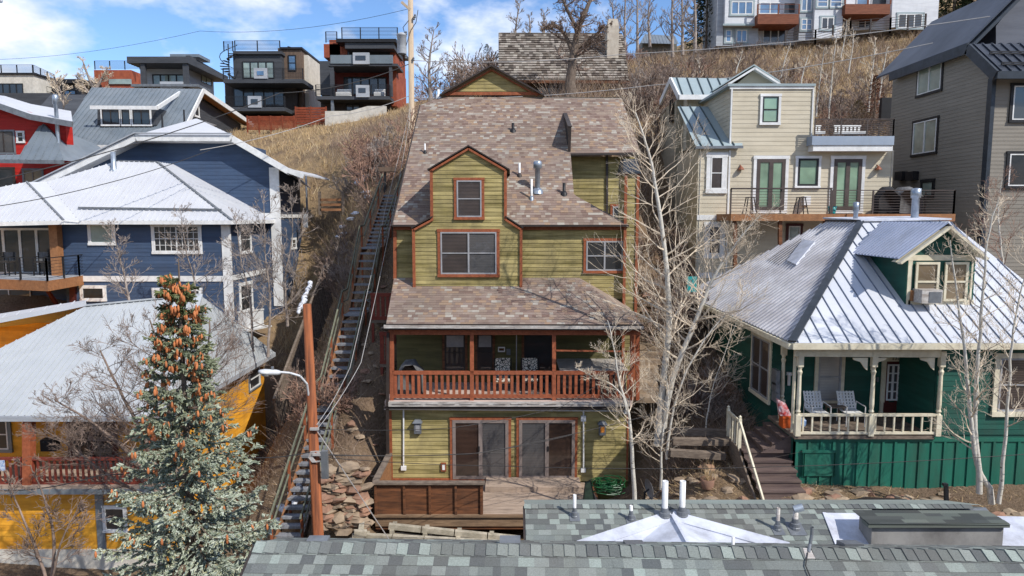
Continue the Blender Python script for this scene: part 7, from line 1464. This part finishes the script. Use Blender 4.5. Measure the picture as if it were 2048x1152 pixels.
def rocks():
    rg=random.Random(21); pr=[]
    for i in range(8):
        t=MB(); t.blob((0,0,0),.5,.38,.2,rg,j=.3); o=t.build('rock',T['rock' if i%4 else 'rockr']); pr.append(o)
    used=set(); 
    def put(n,u0,u1,v0,v1,Y0,Y1_,s0,s1,lb,gp,yy=None,stack=0):
        for i in range(n):
            u=rg.uniform(u0,u1); f=rg.random(); Y_=Y0+(Y1_-Y0)*f; p=PY(u,v0+(v1-v0)*(1-f),Y_); q=rg.choice(pr)
            o=q if q.name not in used else q.copy()
            if q.name in used: C.objects.link(o)
            used.add(q.name); z=gz(p.x,p.y) if not stack else p.z; sc=rg.uniform(s0,s1); o.location=(p.x,p.y,z+.05*sc); o.scale=(sc,sc*rg.uniform(.8,1.3),sc*rg.uniform(.5,1.1)); o.rotation_euler=(rg.uniform(-.25,.25),rg.uniform(-.25,.25),rg.uniform(0,6.3)); tag(o,lb,'rock',gp)
    put(95,642,732,935,1062,19.9,20.5,.4,.8,'flat sandstone rock in the tumbled stone wall left of the deck','rocks left of the deck',stack=1); put(20,650,760,890,950,20.6,21.6,.3,.6,'flat sandstone rock in the tumbled stone wall left of the deck','rocks left of the deck')
    put(85,1590,1900,960,1005,16.4,18.9,.2,.6,'red or tan sandstone rock edging the bed before the green cottage','rocks before the green cottage')
    put(70,1890,2070,990,1085,14.6,17.6,.25,.7,'broken sandstone rock in the pile at the lower right edge','rocks at the lower right edge')
    put(60,1270,1490,925,1005,17.6,20.6,.2,.6,'sandstone rock on the dirt between the aspens and the cottage steps','rocks between the aspens and the steps')
    put(26,1265,1318,560,640,27.5,31.5,.5,1.0,'orange tan stone in the rubble bank at the right corner of the olive house','stones at the right corner of the olive house')
    put(30,670,775,560,930,23,31,.2,.5,'small stone on the shaded dirt slope left of the olive house','stones on the shaded slope')
    put(14,600,660,900,1075,19,21.5,.3,.6,'rough stone beside the foot of the long stairway','stones beside the stairway foot')
    # stone steps
    st=thing('stone_steps','rough pale stone steps climbing right of the olive house','steps',PY(1300,780,23.5))
    for i in range(11): f=i/10; y=23.8+f*4.9; q=PY(1292+f*12,795-f*150,y); t=MB(); t.box(q.x-.42+rg.uniform(-.05,.05),q.x+.42+rg.uniform(-.05,.05),y,y+.5,q.z-.2,q.z+rg.uniform(-.02,.02)); t.build('step',T['rock'],st)
    # timbers
    for i,(u0,v0,u1,v1,Y_,lb) in enumerate(((1336,862,1462,866,21.2,'long grey timber at the top of the stepped bank beside the cottage steps'),(1345,882,1470,884,20.8,'long grey timber second from top beside the cottage steps'),(1340,905,1450,912,20.4,'dark lower timber under the aspens beside the cottage steps'),(1480,850,1560,820,22.6,'short dark timber behind the cottage steps'))):
        t=MB(); t.beam(PY(u0,v0,Y_),PY(u1,v1,Y_),.22,.2); single(t,'retaining_timber',T['wood'],lb,'timber')
    # mulch beds
    for (u,v,Y_,rx,ry,lb) in ((1770,985,17.8,1.5,.7,'black mulch bed before the green cottage'),(1440,990,18.2,.5,.5,'dark mulch patch left of the cottage steps')):
        p=PY(u,v,Y_); z=gz(p.x,p.y); t=MB(); n=18; c=[]
        for r_,hz in ((1,.0),(.8,.12),(.45,.2),(.1,.22)): c.append([V((p.x+rx*r_*math.cos(6.283*k/n)*rg.uniform(.9,1.1),p.y+ry*r_*math.sin(6.283*k/n)*rg.uniform(.9,1.1),z-.03+hz)) for k in range(n)])
        for a,b in zip(c[:-1],c[1:]):
            for k in range(n): t.poly([a[k],a[(k+1)%n],b[(k+1)%n],b[k]])
        t.poly(c[-1]); o=t.build('mulch_bed',T['mulch']); tag(o,lb,'mulch',kind='stuff')
    # snow
    for i,(u,v,Y_,rx,ry,lb) in enumerate(((715,370,43,1.0,.9,'patch of old snow on the bank above the stairway, the left of two'),(735,352,45,.9,.8,'patch of old snow on the bank above the stairway, the right of two'),(560,860,22.5,.5,.5,'small patch of old snow beside the yellow house'))):
        p=PY(u,v,Y_); t=MB()
        for k in range(7): x,y=p.x+rg.uniform(-rx,rx),p.y+rg.uniform(-ry,ry); t.blob((x,y,gz(x,y)+.03),rx*.35,ry*.3,.12,rg)
        o=t.build('snow_patch',T['snow']); tag(o,lb,'snow',kind='stuff')
def extras():
    rg=random.Random(31)
    # leaning timber fence with snow on its cap
    f=thing('timber_fence','leaning weathered board fence with snow on its top rail beside the blue house','fence',(-9.7,30,1)); P0=PX(650,532,-9.6); P1=PX(548,800,-9.9); n=44
    for half in (0,):
        t=MB()
        for i in range(n):
            a=P0.lerp(P1,(i+.5)/n)+Z1*rg.uniform(-.12,.03); t.beam(a,a+V((.35,0,-1.7)),.05,.2,up=Y1)
        t.build('board_panel',T['wood'],f)
    t=MB(); t.beam(P0,P1,.1,.14); t.build('cap_rail',T['wood'],f); t=MB()
    sp=[P0.lerp(P1,.13+i/70)+V((-.42+rg.uniform(-.05,.05),0,-.03+rg.uniform(-.02,.02))) for i in range(20)]; rr=[rg.uniform(.08,.15) for _ in sp]; rr[0]=rr[-1]=.03; [t.tube(sp[i],sp[i+1],rr[i],rr[i+1],8) for i in range(19)]
    sn=t.build('snow_cap',T['snow'],f,True)
    # far gate
    Y_=44; g_=thing('wooden_gate','small brown horizontal board gate behind the blue house corner','gate',PY(662,426,Y_)); t=MB()
    for v in (397,407,417): t.fbox(Y_,640,v,682,v+5,.05)
    t.build('board_panel',T['plankB'],g_)
    for u in (637,684): t=MB(); t.fbox(Y_,u,383,u+4,430,.12); t.build('post',T['wood'],g_)
    p=thing('post_box','flat brown box on a dark post at the top of the stairway','box',PY(768,400,37)); t=MB(); t.fbox(37,757,334,792,343,.6); t.build('box',T['woodm'],p); t=MB(); t.beam(PY(770,420,37.2),PY(770,343,37.2),.12,.12); t.build('post',T['blackm'],p)
    b=PY(822,797,23.9); b.z=zat(799,23.05)+.0; grill(b,'grey cloth covered grill at the left end of the olive house balcony','fabric',.48)
    for i,u in enumerate((1005,1060)):
        p=V((xat(u,760,24.3),24.3,zat(799,23.05))); c=thing('patio_chair',('balcony chair with floral cushions nearer the house number plate','balcony chair with floral cushions nearer the right post')[i],'chair',p,'floral cushioned chairs on the balcony'); t=MB(); t.hexa([p+V(q) for q in ((-.27,.22,.45),(.27,.22,.45),(.27,.32,.45),(-.27,.32,.45),(-.27,.36,1.12),(.27,.36,1.12),(.27,.46,1.1),(-.27,.46,1.1))]); t.build('back_cushion',T['floral'],c); t=MB(); t.box(p.x-.27,p.x+.27,p.y-.3,p.y+.24,p.z+.38,p.z+.5); t.build('seat_cushion',T['floral'],c); 
        for sx in (-.31,.31):
            t=MB(); t.path([(p.x+sx,p.y-.3,p.z),(p.x+sx,p.y-.3,p.z+.6),(p.x+sx,p.y,p.z+.64),(p.x+sx,p.y+.3,p.z+.62),(p.x+sx,p.y+.42,p.z+1.1)],.022,6); t.path([(p.x+sx,p.y+.3,p.z+.62),(p.x+sx,p.y+.36,p.z)],.022,6); t.build('arm_frame',T['blackm'],c)
        t=MB(); t.box(p.x-.29,p.x+.29,p.y-.3,p.y+.3,p.z+.33,p.z+.38); t.build('seat_frame',T['plank'],c)
    p=V((xat(1085,780,24.2),24.2,zat(799,23.05))); c=thing('side_table','small dark side table right of the floral balcony chairs','table',p); t=MB(); t.lathe(p,[(.16,0),(.03,.03),(.03,.5),(.24,.52),(.24,.55)],12); t.build('tabletop',T['blackm'],c)
    a=V((xat(1122,780,23.6),23.6,zat(799,23.05))); b_=V((xat(1252,780,23.6),25.4,0)); ht=thing('hot_tub','dark hot tub with pale folding cover at the right end of the balcony','hot tub',a); t=MB(); t.box(a.x,b_.x,23.6,25.4,a.z,a.z+.82); t.build('tub_shell',T['tub'],ht); t=MB(); t.box(a.x-.04,b_.x+.04,23.56,25.44,a.z+.82,a.z+.93); t.build('cover',T['gutter'],ht)
    # green hose heap
    p=PY(1215,980,21.3); t=MB()
    for i in range(34):
        r_=rg.uniform(.2,.52); c=p+V((rg.uniform(-.18,.18),rg.uniform(-.1,.1),rg.uniform(0,.32))); a0=rg.uniform(0,6); tl=V((rg.uniform(-.3,.3),rg.uniform(-.3,.3),0))
        t.path([c+V((r_*math.cos(a0+k*.6),r_*.7*math.sin(a0+k*.6),tl.x*math.cos(a0+k*.6)*r_+tl.y*math.sin(a0+k*.6)*r_)) for k in range(9)],.014,5)
    single(t,'garden_hose',T['hose'],'tangled heap of green garden hose at the right end of the deck','hose')
    t=MB(); q=PY(1176,1005,21); t.hexa([q+V(v) for v in ((-.15,-.2,0),(.25,-.2,0),(.25,.2,0),(-.15,.2,0),(-.1,-.12,.65),(.08,-.12,.75),(.08,.05,.75),(-.1,.05,.65))]); single(t,'leaf_bag',T['fabricG'],'dark green sack standing beside the heap of hose','sack')
    # satellite dish
    d=thing('satellite_dish','small grey satellite dish seen edge on at the foot of the slender aspen','satellite dish',PY(1300,1010,17.5)); c=PY(1298,978,17.5); t=MB(); nrm=V((1,.25,.15)).normalized(); u_=nrm.cross(Z1).normalized(); w_=nrm.cross(u_); prev=None
    for r_,dp in ((.02,0),(.12,.02),(.2,.045),(.26,.08)):
        ring=[c+u_*r_*math.cos(6.283*k/18)+w_*r_*1.1*math.sin(6.283*k/18)-nrm*(.08-dp)*-1 for k in range(18)]
        if prev: 
            for k in range(18): t.poly([prev[k],prev[(k+1)%18],ring[(k+1)%18],ring[k]])
        prev=ring
    t.build('reflector',T['greym'],d,True); t=MB(); t.tube(c,c+V((-.12,0,-.1)),.025,.025,6); t.tube(c+V((-.12,0,-.1)),c+V((-.12,0,-.75)),.025,.025,6); t.tube(c-Z1*.28,c+nrm*.4-Z1*.1,.012,.012,5); t.build('mount',T['blackm'],d); t=MB(); q=c+nrm*.4-Z1*.1; t.box(q.x-.03,q.x+.05,q.y-.03,q.y+.03,q.z-.03,q.z+.04); t.build('feed',T['gutter'],d)
    p=PY(1416,940,19.3); p.z=gz(p.x,p.y); pl=thing('rusty_planter','rusty round planter full of dry stalks left of the cottage steps','planter',p); t=MB(); t.lathe(p,[(.16,0),(.22,.3),(.2,.3),(.18,.26)],12); t.build('tub',T['rockr'],pl,True); P_=np.tile(np.array([p.x,p.y,p.z+.25]),(90,1))+np.random.RandomState(2).normal(0,.08,(90,3))*[1,1,.2]; D_=np.random.RandomState(3).normal(0,.14,(90,3))+[0,0,.38]; quads('dry_stalks',ribbons(P_,D_,np.full(90,.006))-np.array(p),T['straw'],pl)
    t=MB(); q=PY(1384,570,28.5); t.box(q.x-.2,q.x+.2,q.y,q.y+.1,q.z-.3,q.z+.35); single(t,'blue_crate',T['teal'],'light teal panel standing at the deck corner between the aspens','panel')

def opposite_hill():
    rs=np.random.RandomState(12); xs_=np.linspace(-500,500,60); ys_=np.linspace(-420,-90,24); X_,Y_=np.meshgrid(xs_,ys_); t_=(-90-Y_)/330
    Z_=-12+t_*85+8*np.sin(X_/70+1)+5*np.sin(X_/31)+rs.uniform(-2,2,X_.shape); me=bpy.data.meshes.new('far_hill'); nx=60
    me.from_pydata(np.stack([X_.ravel(),Y_.ravel(),Z_.ravel()],1).tolist(),[],[(j*nx+i,j*nx+i+1,(j+1)*nx+i+1,(j+1)*nx+i) for j in range(23) for i in range(nx-1)])
    m,nt,b=mk('far_hill_forest'); v,g=pos(nt); n=noise(nt,v,.03,6,.7); n2=noise(nt,v,.25,5,.7); c=mixc(nt,ramp(nt,n,[(.45,(0,0,0)),(.55,(1,1,1))]),s(150,132,106),s(52,60,44)); c=mixc(nt,ramp(nt,n2,[(.6,(0,0,0)),(.66,(1,1,1))]),c,s(214,216,222)); nt.links.new(c,b.inputs['Base Color']); b.inputs['Roughness'].default_value=1
    me.materials.append(m); o=bpy.data.objects.new('far_hill',me); C.objects.link(o); tag(o,kind='structure')
opposite_hill()
central(); yellow(); blue(); greyroof(); red(); moderns(); cottage(); beige(); taupe(); hilltop(); cabin(); foreground(); vegetation(); spruce(); conifers(); stairs(); poles(); deck(); rocks(); extras()
print('objs',len(bpy.data.objects),'faces',sum(len(m.polygons) for m in bpy.data.meshes))
